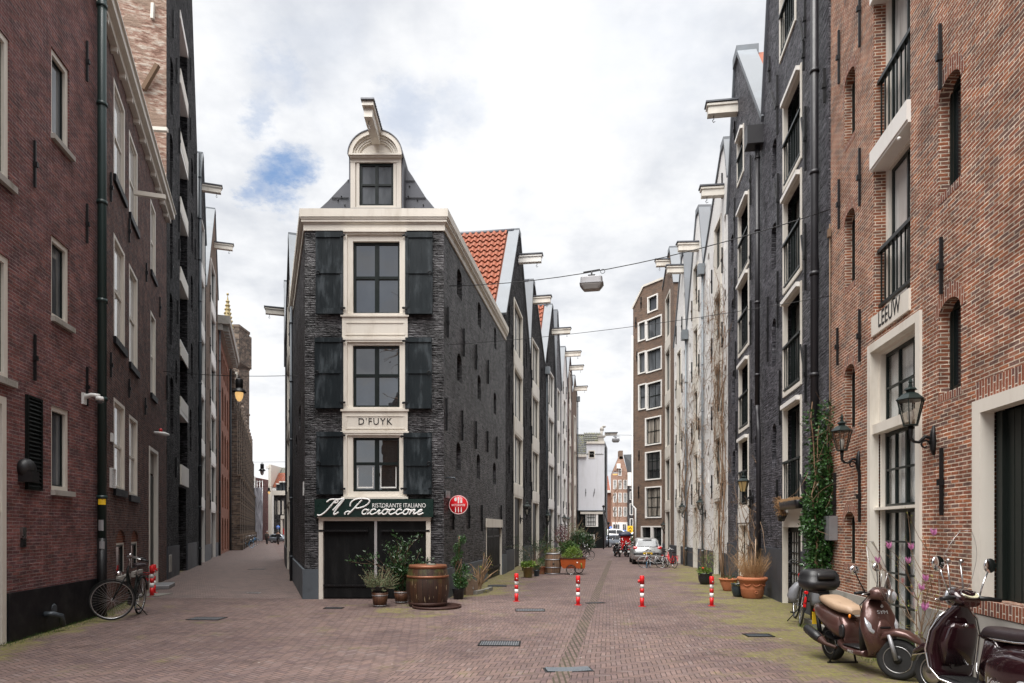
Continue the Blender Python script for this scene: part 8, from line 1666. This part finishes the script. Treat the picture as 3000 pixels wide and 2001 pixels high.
# ---- people far down the left street
def person(label, loc, coat, hair, trousers, pose=0, s=1.):
    t = thing('person', label, 'person', loc); me = bpy.data.meshes.new('body')
    J = [(0, 0, .95), (0, 0, 1.12), (0, 0, 1.38), (0, 0, 1.50), (0, -.01, 1.62), (0, -.01, 1.72), (.17, 0, 1.42), (-.17, 0, 1.42)]
    if pose == 0: J += [(.22, .02, 1.15), (-.22, .02, 1.15), (.2, -.1, .93), (-.2, .08, .92), (.21, -.12, .85), (-.21, .09, .84)]
    else: J += [(.24, -.08, 1.2), (-.24, -.08, 1.2), (.1, -.2, 1.38), (-.1, -.2, 1.38), (.05, -.2, 1.46), (-.05, -.2, 1.46)]
    J += [(.09, 0, .9), (-.09, 0, .9), (.1, -.12, .5), (-.09, .06, .5), (.1, -.18, .08), (-.09, .2, .12), (.1, -.3, .03), (-.09, .1, .03)]
    E = [(0, 1), (1, 2), (2, 3), (3, 4), (4, 5), (2, 6), (2, 7), (6, 8), (7, 9), (8, 10), (9, 11), (10, 12), (11, 13), (0, 14), (0, 15), (14, 16), (15, 17), (16, 18), (17, 19), (18, 20), (19, 21)]
    Rr = [.15, .13, .15, .055, .085, .06, .07, .07, .05, .05, .035, .035, .03, .03, .1, .1, .065, .065, .045, .045, .035, .035]
    me.from_pydata(J, E, []); o = bpy.data.objects.new('body', me); C.objects.link(o); o.parent = t; md = o.modifiers.new('skin', 'SKIN'); o.modifiers.new('sub', 'SUBSURF').levels = 1
    for i, v in enumerate(me.skin_vertices[0].data): v.radius = (Rr[i], Rr[i]); v.use_root = (i == 0)
    bpy.context.view_layer.update(); m2 = bpy.data.meshes.new_from_object(o.evaluated_get(bpy.context.evaluated_depsgraph_get())); o.modifiers.clear(); o.data = m2; m2.materials.clear(); m2.materials.append(M['skin']); m2.polygons.foreach_set('use_smooth', [True] * len(m2.polygons))
    b = MB(); b.loft([((0, 0, .62), (.21, 0, 0), (0, .15, 0)), ((0, 0, .95), (.20, 0, 0), (0, .16, 0)), ((0, 0, 1.2), (.19, 0, 0), (0, .15, 0)), ((0, 0, 1.40), (.22, 0, 0), (0, .12, 0)), ((0, 0, 1.49), (.09, 0, 0), (0, .07, 0))], 16); mk('coat', b, coat, t)
    for (i, j, k, sd_) in ((6, 8, 10, 1), (7, 9, 11, -1)): b = MB(); b.tube([J[i], J[j], J[k]], [.085, .07, .055], 8); mk('sleeve', b, coat, t)
    for (i, j, k) in ((14, 16, 18), (15, 17, 19)): b = MB(); b.tube([J[i], J[j], J[k]], [.11, .085, .07], 8); mk('trouser_leg', b, trousers, t)
    b = MB(); b.ball((0, .02, 1.67), .1, 12, 8, (.85, 1, 1.05)); mk('hair', b, hair, t); b = MB(); b.ball((0, -.105, 1.62), .015, 6, 4); b.ball((.03, -.09, 1.655), .01, 6, 4); b.ball((-.03, -.09, 1.655), .01, 6, 4); mk('face_features', b, 'hair_dark', t); t.scale = (s, s, s); return t
person('grey haired person in a long brown coat walking at the end of the left street', G(782, 1596), 'cloth_dark', 'hair_grey', 'cloth_black', 0, .86); person('person in dark clothes raising both hands to the face beside the blue sign', G(815, 1597), 'cloth_black', 'hair_dark', 'cloth_dark', 1, .86)
# ---- bronze scooter with tan seat and top case
def swheel(t, c, r, rz, tw=.055, rimm='iron', ring_='lamp_clear', ns=5):
    M4 = Matrix.Rotation(rz, 3, 'Z'); c = Vector(c); P_ = lambda x, y, z: c + M4 @ Vector((x, y, z)); b = MB(); b.lathe([(r * .60, -tw * .7), (r * .66, -tw * .75), (r * .60, -tw * .4), (r * .60, tw * .4), (r * .66, tw * .75), (r * .60, tw * .7)], c, 30, 'Y', M4); b.lathe([(.0, -tw * .8), (.05, -tw * .8), (.055, 0), (.05, tw * .8), (0, tw * .8)], c, 14, 'Y', M4)
    for k in range(ns): a = 2 * PI * k / ns; b.bar(P_(.04 * math.cos(a), 0, .04 * math.sin(a)), P_(r * .62 * math.cos(a + .12), 0, r * .62 * math.sin(a + .12)), .035, .045, up=M4 @ Vector((0, 1, 0)))
    w_ = mk('wheel', b, rimm, t); b = MB(); b.tube([P_(r * .645 * math.cos(a), s * tw * .78, r * .645 * math.sin(a)) for s in (-1,) for a in [2 * PI * i / 30 for i in range(30)]], .006, 5, closed=True); b.tube([P_(r * .645 * math.cos(a), tw * .78, r * .645 * math.sin(a)) for a in [2 * PI * i / 30 for i in range(30)]], .006, 5, closed=True); mk('rim_ring', b, 'steel', w_)
    b = MB(); b.lathe([(r * .66, -tw * .75), (r * .80, -tw * 1.0), (r * .95, -tw * .8), (r, -tw * .3), (r, tw * .3), (r * .95, tw * .8), (r * .80, tw * 1.0), (r * .66, tw * .75)], c, 40, 'Y', M4); mk('tyre', b, 'rubber', w_); b = MB(); b.lathe([(.055, 0), (.11, 0), (.11, .005), (.055, .005)], P_(0, tw * .9, 0), 18, 'Y', M4); mk('brake_disc', b, 'steel', w_); return w_
sy = thing('scooter', 'metallic bronze brown scooter with tan seat, tall windscreen and black top case', 'scooter'); STR = .72; hp = Vector((.50, 0, .5)); Ms = Matrix.Rotation(STR, 3, 'Z'); ho = lambda v: hp + Ms @ (Vector(v) - hp)
Y = lambda v: Vector((0, v, 0)); Zv = lambda v: Vector((0, 0, v)); Xv = lambda v: Vector((v, 0, 0))
def L(name, secs, mt, root=sy, n=20, e=2.6, fn=None, bevel=0):
    b = MB(); b.loft([(fn(c) if fn else c, (Ms @ Vector(a)) if fn else a, (Ms @ Vector(d_)) if fn else d_) for c, a, d_ in secs], n, e); return mk(name, b, mt, root)
swheel(sy, ho((.68, 0, .235)), .235, STR); swheel(sy, (-.60, 0, .235), .235, 0, .06)
L('front_fender', [((.98, 0, .36), Y(.03), Zv(.02)), ((.90, 0, .46), Y(.075), Zv(.035)), ((.78, 0, .53), Y(.10), Zv(.045)), ((.66, 0, .545), Y(.105), Zv(.05)), ((.54, 0, .50), Y(.09), Zv(.05)), ((.44, 0, .40), Y(.07), Zv(.03))], 'bronze_paint', fn=ho)
b = MB(); [b.tube([ho((.60, y, .52)), ho((.68, y, .235))], [.022, .026], 10) for y in (-.085, .085)]; mk('fork', b, 'alu_dull', sy)
L('leg_shield', [((.36, 0, .22), Y(.10), Xv(.05)), ((.44, 0, .30), Y(.13), Xv(.08)), ((.47, 0, .42), Y(.185), Xv(.10)), ((.45, 0, .58), Y(.225), Xv(.105)), ((.41, 0, .72), Y(.20), Xv(.095)), ((.37, 0, .85), Y(.15), Xv(.075)), ((.34, 0, .91), Y(.10), Xv(.05))], 'bronze_paint', e=2.3)
L('inner_shield', [((.30, 0, .28), Y(.15), Xv(.03)), ((.345, 0, .5), Y(.19), Xv(.03)), ((.31, 0, .75), Y(.15), Xv(.03)), ((.29, 0, .86), Y(.09), Xv(.02))], 'plastic_black')
for s in (-1, 1): L('apron_headlight', [((.535, s * .10, .50), Y(.012), Xv(.01)), ((.53, s * .135, .55), Y(.04), Xv(.018)), ((.50, s * .165, .63), Y(.035), Xv(.02)), ((.455, s * .175, .70), Y(.012), Xv(.01))], 'lamp_clear')
L('centre_moulding', [((.555, 0, .44), Y(.06), Xv(.01)), ((.556, 0, .56), Y(.10), Xv(.02)), ((.53, 0, .66), Y(.05), Xv(.014)), ((.515, 0, .68), Y(.02), Xv(.01))], 'bronze_paint')
L('grille_slot', [((.572, 0, .585), Y(.06), Zv(.006)), ((.574, 0, .60), Y(.07), Zv(.006))], 'plastic_black')
b = MB(); add_text(b, lambda x, y, dd: (.515 - y * .4 + dd, x, .765 + y), 'SYM', .055, ext=.003, sx=1.3); b.poly([(-.02, .0), (0, .03), (.02, 0), (0, -.015)], lambda a, c, d_: (.497 + d_, a, .83 + c), 0, .006); mk('badge', b, 'text_silver', sy, uv=False)
L('floorboard', [((.36, 0, .25), Y(.15), Zv(.05)), ((.2, 0, .235), Y(.165), Zv(.045)), ((-.05, 0, .24), Y(.165), Zv(.045)), ((-.2, 0, .29), Y(.16), Zv(.06))], 'bronze_paint'); L('foot_mat', [((.3, 0, .295), Y(.13), Zv(.012)), ((-.1, 0, .29), Y(.15), Zv(.012))], 'plastic_black'); b = MB(); add_text(b, lambda x, y, dd: (.12 - x, -.167 - dd, .235 + y), 'SYM', .05, ext=.003, sx=1.3); mk('side_badge', b, 'text_silver', sy, uv=False)
L('seat_base', [((-.10, 0, .32), Y(.12), Zv(.05)), ((-.14, 0, .46), Y(.13), Xv(.07)), ((-.2, 0, .62), Y(.13), Xv(.08))], 'bronze_paint')
L('rear_body', [((-.16, 0, .48), Y(.13), Zv(.16)), ((-.32, 0, .50), Y(.18), Zv(.165)), ((-.52, 0, .56), Y(.195), Zv(.15)), ((-.74, 0, .62), Y(.165), Zv(.11)), ((-.90, 0, .66), Y(.11), Zv(.07)), ((-.96, 0, .68), Y(.05), Zv(.03))], 'bronze_paint', e=2.4)
L('side_grille', [((-.12, -.13, .45), Xv(.05), Zv(.09)), ((-.13, -.155, .45), Xv(.04), Zv(.07))], 'plastic_black')
L('seat', [((.0, 0, .70), Y(.08), Zv(.03)), ((-.06, 0, .72), Y(.12), Zv(.06)), ((-.25, 0, .73), Y(.155), Zv(.065)), ((-.42, 0, .76), Y(.165), Zv(.075)), ((-.62, 0, .795), Y(.15), Zv(.07)), ((-.78, 0, .80), Y(.10), Zv(.045))], 'seat_tan', e=2.7)
b = MB(); b.tube([(-.23 + .2 * math.cos(a) * 1.0 - .1, .09 * math.sin(a), .803 + .0 - .05 * math.cos(a) * .8) for a in [2 * PI * i / 24 for i in range(24)]], .004, 4, closed=True); mk('seat_piping', b, 'seat_black', sy)
L('top_case', [((-.98, 0, .90), Xv(.17), Y(.19)), ((-.98, 0, .95), Xv(.21), Y(.235)), ((-.98, 0, 1.02), Xv(.225), Y(.25)), ((-.98, 0, 1.025), Xv(.215), Y(.24)), ((-.98, 0, 1.10), Xv(.20), Y(.235)), ((-.98, 0, 1.16), Xv(.17), Y(.205)), ((-.98, 0, 1.18), Xv(.13), Y(.16))], 'plastic_black', e=3.6)
b = MB(); b.box((-.98, 0, .87), (.26, .16, .035)); b.bar((-.8, 0, .84), (-.92, 0, .88), .12, .03); mk('case_carrier', b, 'plastic_black', sy); 
for s in (-1, 1): L('reflector', [((-1.165, s * .15, 1.05), Y(.05), Xv(.015)), ((-1.15, s * .15, 1.10), Y(.06), Xv(.02)), ((-1.125, s * .13, 1.14), Y(.04), Xv(.015))], 'lamp_red')
L('case_pad', [((-.76, 0, 1.06), Y(.13), Xv(.02)), ((-.775, 0, 1.14), Y(.12), Xv(.02))], 'plastic_black')
L('tail_light', [((-.96, 0, .62), Y(.09), Zv(.03)), ((-1.0, 0, .63), Y(.06), Zv(.02))], 'lamp_red')
L('handlebar_cover', [((.26, 0, .95), Y(.07), Zv(.05)), ((.32, 0, .98), Y(.14), Zv(.075)), ((.40, 0, .98), Y(.13), Zv(.08)), ((.47, 0, .96), Y(.085), Zv(.065))], 'bronze_paint', fn=lambda v: ho((v[0] + .1, v[1], v[2])))
b = MB(); b.lathe([(.085, 0), (.09, .03), (.075, .045)], ho((.575, 0, .955)), 24, 'X', Ms); hl = mk('headlight', b, 'steel', sy); b = MB(); b.ball(ho((.60, 0, .955)), .07, 16, 10, (.6, 1, 1)); mk('headlight_lens', b, 'lamp_clear', hl)
for s in (-1, 1):
    b = MB(); b.tube([ho((.40, s * .1, .98)), ho((.36, s * .25, 1.0)), ho((.33, s * .37, 1.0))], [.022, .02, .018], 8); g_ = mk('grip', b, 'plastic_black', sy); b = MB(); b.tube([ho((.42, s * .18, 1.0)), ho((.43, s * .26, 1.0)), ho((.40, s * .36, .985))], .007, 6); mk('brake_lever', b, 'steel', g_)
    b = MB(); b.tube([ho((.38, s * .2, 1.01)), ho((.36, s * .3, 1.12)), ho((.33, s * .36, 1.24))], .007, 6); m_ = mk('mirror', b, 'plastic_black', sy); b = MB(); b.ball(ho((.33, s * .38, 1.27)), .062, 14, 8, (.35, 1, .85)); mk('mirror_glass', b, 'chrome', m_)
rows = []
for i in range(10):
    f = i / 9; z = .93 + .66 * f; hw_ = .25 * (1 - (max(0, f - .55) / .45) ** 2.2 * .75) * (.55 + .45 * min(1, f * 3.2)); rows.append([ho((.63 - .22 * f - .05 * abs(k) ** 2, hw_ * k, z)) for k in [-1 + j * .25 for j in range(9)]])
b = MB(); b.grid(rows); ws_ = mk('windscreen', b, 'screen_clear', sy, uv=False); b = MB(); edge = [r_[0] for r_ in rows] + rows[-1][1:-1] + [r_[-1] for r_ in rows[::-1]]; b.tube(edge, .003, 5); [b.tube([ho((.50, s * .06, 1.0)), ho((.53, s * .1, 1.22))], .006, 5) for s in (-1, 1)]; mk('screen_trim', b, 'steel', ws_)
b = MB(); b.loft([((-.62, 0, .33), Xv(.17), Y(.11)), ((-.4, 0, .3), Xv(.18), Y(.12)), ((-.25, 0, .32), Xv(.12), Y(.1))], 14); b.tube([(-.70, -.12, .30), (-.78, -.12, .62)], .03, 8); mk('engine', b, 'iron', sy)
b = MB(); b.tube([(-.25, -.14, .22), (-.42, -.19, .24), (-.50, -.2, .27), (-.62, -.2, .30), (-.86, -.2, .36), (-.90, -.2, .37)], [.02, .025, .05, .065, .065, .04], 14); ex = mk('exhaust', b, 'tar_rust', sy); b = MB(); b.tube([(-.52, -.215, .29), (-.66, -.22, .325), (-.88, -.21, .375)], [.045, .068, .06], 12); mk('heat_shield', b, 'plastic_black', ex)
b = MB(); b.tube([(-.3, -.1, .25), (-.36, -.18, .0)], .014, 6); b.tube([(-.3, .1, .25), (-.36, .18, .0)], .014, 6); b.bar((-.36, -.2, .01), (-.36, .2, .01), .02); mk('centre_stand', b, 'iron', sy); b = MB(); b.ball((.06, -.14, .66), .028, 8, 6, (.6, .6, 1)); mk('side_marker', b, 'lamp_orange', sy)
b = MB(); b.tube([ho((.44, .05, .93)), ho((.52, .13, .75)), ho((.60, .12, .5)), ho((.66, .10, .32))], .006, 5); b.tube([ho((.40, -.14, .96)), (.42, -.22, .84), (.40, -.16, .7)], .006, 5); mk('cable', b, 'rubber', sy); b = MB(); b.box((-1.0, 0, .50), (.015, .16, .17)); mk('number_plate', b, 'plate_yellow', sy)
hd = R(-90 + 3); fx, fy = ho((.68, 0, .235)).x, ho((.68, 0, .235)).y; cs_, sn_ = math.cos(hd), math.sin(hd); sS = 1.03; q = Vector((4.60, 8.12, 0)); place(sy, (q.x - (cs_ * fx - sn_ * fy) * sS, q.y - (sn_ * fx + cs_ * fy) * sS, 0), hd, R(0), 0, sS)
# ---- maroon scooter, right foreground
ve = thing('scooter', 'dark maroon classic scooter with chrome trim and rear rack, at the right edge', 'scooter'); STR = .25; hp = Vector((.52, 0, .5)); Ms = Matrix.Rotation(STR, 3, 'Z')
swheel(ve, ho((.66, 0, .22)), .22, STR, .05, 'steel'); swheel(ve, (-.62, 0, .22), .22, 0, .055, 'steel')
V = lambda *a, **k: L(a[0], a[1], a[2], ve, **k)
V('front_fender', [((.93, 0, .30), Y(.04), Zv(.02)), ((.86, 0, .40), Y(.085), Zv(.04)), ((.74, 0, .47), Y(.11), Zv(.05)), ((.60, 0, .48), Y(.11), Zv(.06)), ((.50, 0, .42), Y(.09), Zv(.06)), ((.44, 0, .33), Y(.06), Zv(.03))], 'maroon_paint', fn=ho)
b = MB(); b.tube([ho((.93, .0, .30)), ho((.86, .09, .36)), ho((.66, .12, .42)), ho((.50, .10, .36))], .008, 6); b.tube([ho((.93, .0, .30)), ho((.86, -.09, .36)), ho((.66, -.12, .42)), ho((.50, -.10, .36))], .008, 6); mk('fender_trim', b, 'chrome', ve); b = MB(); b.tube([ho((.56, .09, .48)), ho((.66, .09, .22))], .024, 8); mk('fork', b, 'alu_dull', ve)
V('leg_shield', [((.40, 0, .20), Y(.17), Xv(.03)), ((.47, 0, .30), Y(.22), Xv(.035)), ((.49, 0, .48), Y(.245), Xv(.04)), ((.46, 0, .66), Y(.235), Xv(.04)), ((.42, 0, .80), Y(.17), Xv(.045)), ((.39, 0, .90), Y(.09), Xv(.05)), ((.37, 0, .96), Y(.05), Xv(.04))], 'maroon_paint', e=2.3)
b = MB(); [b.tube([(.15, s * .18, .2), (.36, s * .19, .21), (.46, s * .235, .31), (.485, s * .262, .48), (.455, s * .25, .66), (.42, s * .19, .80), (.40, s * .10, .89)], .010, 8) for s in (-1, 1)]; mk('shield_trim', b, 'chrome', ve)
V('glove_box', [((.40, 0, .36), Y(.14), Xv(.05)), ((.41, 0, .55), Y(.17), Xv(.065)), ((.37, 0, .70), Y(.15), Xv(.06)), ((.34, 0, .76), Y(.10), Xv(.03))], 'maroon_paint', e=3.4); b = MB(); b.ball((.30, .0, .745), .02, 8, 6); mk('lock', b, 'chrome', ve)
V('floorboard', [((.42, 0, .21), Y(.17), Zv(.035)), ((.15, 0, .20), Y(.19), Zv(.035)), ((-.15, 0, .22), Y(.19), Zv(.05))], 'plastic_black', e=4); b = MB(); [b.bar((.38, y, .243), (-.05, y, .243), .012, .008) for y in (-.14, -.1, -.06, -.02, .02, .06, .1, .14)]; mk('floor_ribs', b, 'rubber', ve)
V('seat_column', [((-.12, 0, .25), Y(.16), Xv(.10)), ((-.16, 0, .5), Y(.15), Xv(.10)), ((-.2, 0, .68), Y(.14), Xv(.12))], 'maroon_paint')
V('rear_body', [((-.10, 0, .42), Y(.13), Zv(.17)), ((-.28, 0, .44), Y(.19), Zv(.23)), ((-.50, 0, .46), Y(.21), Zv(.25)), ((-.74, 0, .50), Y(.19), Zv(.22)), ((-.92, 0, .54), Y(.13), Zv(.16)), ((-1.0, 0, .56), Y(.07), Zv(.09))], 'maroon_paint', e=2.5)
for s in (-1, 1): V('cowl', [((-.16, s * .15, .42), Zv(.06), Y(.03)), ((-.32, s * .18, .42), Zv(.16), Y(.06)), ((-.56, s * .20, .44), Zv(.18), Y(.07)), ((-.80, s * .17, .48), Zv(.11), Y(.05)), ((-.93, s * .12, .52), Zv(.04), Y(.02))], 'maroon_paint', e=2.2)
V('seat', [((-.02, 0, .70), Y(.09), Zv(.04)), ((-.10, 0, .735), Y(.13), Zv(.06)), ((-.30, 0, .74), Y(.16), Zv(.06)), ((-.5, 0, .75), Y(.165), Zv(.065)), ((-.72, 0, .77), Y(.14), Zv(.06)), ((-.84, 0, .76), Y(.09), Zv(.035))], 'seat_black', e=2.8); b = MB(); [b.tube([(-.05, s * .12, .70), (-.3, s * .168, .70), (-.55, s * .17, .71), (-.8, s * .11, .735)], .009, 6) for s in (-1, 1)]; mk('seat_trim', b, 'chrome', ve)
b = MB(); [b.tube([(-.80, y, .80), (-.92, y, .84), (-1.06, y, .98), (-1.05, y, 1.08)], .010, 6) for y in (-.14, .14)]; [b.tube([(-.84, -.14, z0), (-1.0, -.14, z0), (-1.0, .14, z0), (-.84, .14, z0)], .009, 6) for z0 in (.84,)]; b.tube([(-1.05, -.14, 1.08), (-1.05, .14, 1.08)], .010, 6); b.tube([(-1.05, -.14, .98), (-1.05, .14, .98)], .008, 6); [b.tube([(-.82, y, .83), (-1.02, y, .86)], .007, 6) for y in (-.09, -.03, .03, .09)]; mk('rear_rack', b, 'chrome', ve)
V('tail_light', [((-.96, 0, .60), Y(.07), Zv(.05)), ((-1.02, 0, .59), Y(.055), Zv(.04)), ((-1.04, 0, .58), Y(.03), Zv(.02))], 'lamp_red')
for s in (-1, 1): V('indicator', [((-.72, s * .225, .40), Xv(.09), Zv(.03)), ((-.74, s * .245, .40), Xv(.06), Zv(.02))], 'lamp_clear'); V('orange_marker', [((-.62, s * .225, .30), Xv(.05), Zv(.018)), ((-.62, s * .24, .30), Xv(.03), Zv(.01))], 'lamp_orange')
b = MB()
def onV(s): return lambda x, y, dd: (-.45 - s * x, s * (.272 + dd), .375 + y)
add_text(b, lambda x, y, dd: (-.47 - x, .272 + dd, .36 + y), 'Vespa', .085, ext=.002, shear=.35); mk('script_badge', b, 'text_silver', ve, uv=False)
V('headset', [((.30, 0, .97), Y(.10), Zv(.05)), ((.36, 0, 1.0), Y(.16), Zv(.075)), ((.43, 0, 1.01), Y(.14), Zv(.08)), ((.50, 0, 1.0), Y(.09), Zv(.07))], 'maroon_paint', fn=ho); b = MB(); b.loft([(ho((.335, 0, 1.035)), Ms @ Y(.10), Ms @ Vector((.05, 0, .035))), (ho((.33, 0, 1.042)), Ms @ Y(.095), Ms @ Vector((.045, 0, .032)))], 20, 2.4); g_ = mk('dashboard', b, 'lamp_cream' if 'lamp_cream' in M else 'plate_white', ve); b = MB(); b.tube([ho((.325, .1 * math.cos(a), 1.042 + .034 * math.sin(a))) + Ms @ Vector((.048 * math.sin(a), 0, 0)) for a in [2 * PI * i / 20 for i in range(20)]], .005, 5, closed=True); b.bar(ho((.325, 0, 1.048)), ho((.35, .04, 1.07)), .005); mk('dial_ring', b, 'chrome', g_)
b = MB(); b.lathe([(.09, 0), (.095, .02), (.06, .04), (0, .045)], ho((.50, 0, 1.0)), 20, 'X', Ms); mk('headlight', b, 'lamp_clear', ve)
for s in (-1, 1):
    b = MB(); b.tube([ho((.38, s * .12, 1.0)), ho((.34, s * .24, 1.0)), ho((.31, s * .36, .99))], [.024, .022, .02], 8); g_ = mk('grip', b, 'plastic_black', ve); b = MB(); b.tube([ho((.41, s * .17, 1.0)), ho((.41, s * .26, .99)), ho((.38, s * .36, .975))], .007, 6); mk('brake_lever', b, 'chrome', g_)
    b = MB(); b.tube([ho((.38, s * .18, 1.02)), ho((.40, s * .24, 1.15)), ho((.40, s * .29, 1.26))], .008, 6); m_ = mk('mirror', b, 'chrome', ve); b = MB(); b.lathe([(0, .0), (.07, .004), (.074, .016), (.05, .03), (0, .035)], ho((.395, s * .32, 1.32)), 20, 'X', Ms); mk('mirror_glass', b, 'chrome', m_)
rows = []
for i in range(10): f = i / 9; z = .95 + .70 * f; hw_ = .21 * (1 - (max(0, f - .5) / .5) ** 2.2 * .7) * (.6 + .4 * min(1, f * 3)); rows.append([ho((.60 - .14 * f - .06 * abs(k) ** 2, hw_ * k, z)) for k in [-1 + j * .25 for j in range(9)]])
b = MB(); b.grid(rows); ws_ = mk('windscreen', b, 'screen_clear', ve, uv=False); b = MB(); b.tube([r_[0] for r_ in rows] + rows[-1][1:-1] + [r_[-1] for r_ in rows[::-1]], .0018, 5); [b.tube([ho((.46, s * .08, 1.02)), ho((.52, s * .08, 1.34))], .008, 6) for s in (-1, 1)]; [b.ball(ho((.51, s * .08, 1.35)), .022, 8, 6) for s in (-1, 1)]; mk('screen_fittings', b, 'steel', ws_)
b = MB(); b.loft([((-.62, 0, .27), Xv(.2), Y(.12)), ((-.4, 0, .22), Xv(.2), Y(.13)), ((-.25, 0, .25), Xv(.1), Y(.1))], 14); mk('engine', b, 'alu_dull', ve); b = MB(); b.tube([(-.2, .1, .2), (-.3, .2, .0)], .013, 6); mk('kickstand', b, 'steel', ve)
hd = R(91); fx, fy = ho((.66, 0, .22)).x, ho((.66, 0, .22)).y; cs_, sn_ = math.cos(hd), math.sin(hd); sS = 1.08; q = Vector((4.58, 7.4, 0)); place(ve, (q.x - (cs_ * fx - sn_ * fy) * sS, q.y - (sn_ * fx + cs_ * fy) * sS, 0), hd, R(3), 0, sS)
# distant motor scooters: the maroon one's build in black and dark grey, each its own copy
rep = {'maroon_paint': 'plastic_black', 'seat_black': 'seat_black'}
for (x, y, rz, lb) in ((1815, 1632, 95, 'black motor scooter seen from behind, left of the red box'), (1843, 1632, 88, 'second dark motor scooter beside the silver car')):
    q = G(x, y); o = dup(ve, (q.x, q.y + .8, 0), R(rz), lb, 'distant motor scooters', s=.82, ry=0)
    for c in kids(o) + [k for c in kids(o) for k in kids(c)]:
        if c.type == 'MESH' and c.data.materials and c.data.materials[0] == M['maroon_paint']: c.data = c.data.copy(); c.data.materials[0] = M['black_gloss' if 'black_gloss' in M else 'plastic_black']
    b = MB(); b.box((-1.03, 0, .42), (.015, .16, .14)); mk('number_plate', b, 'plate_white', o)
    for c in kids(o):
        if c.name.startswith('windscreen'):
            for k in kids(c): bpy.data.objects.remove(k)
            bpy.data.objects.remove(c)
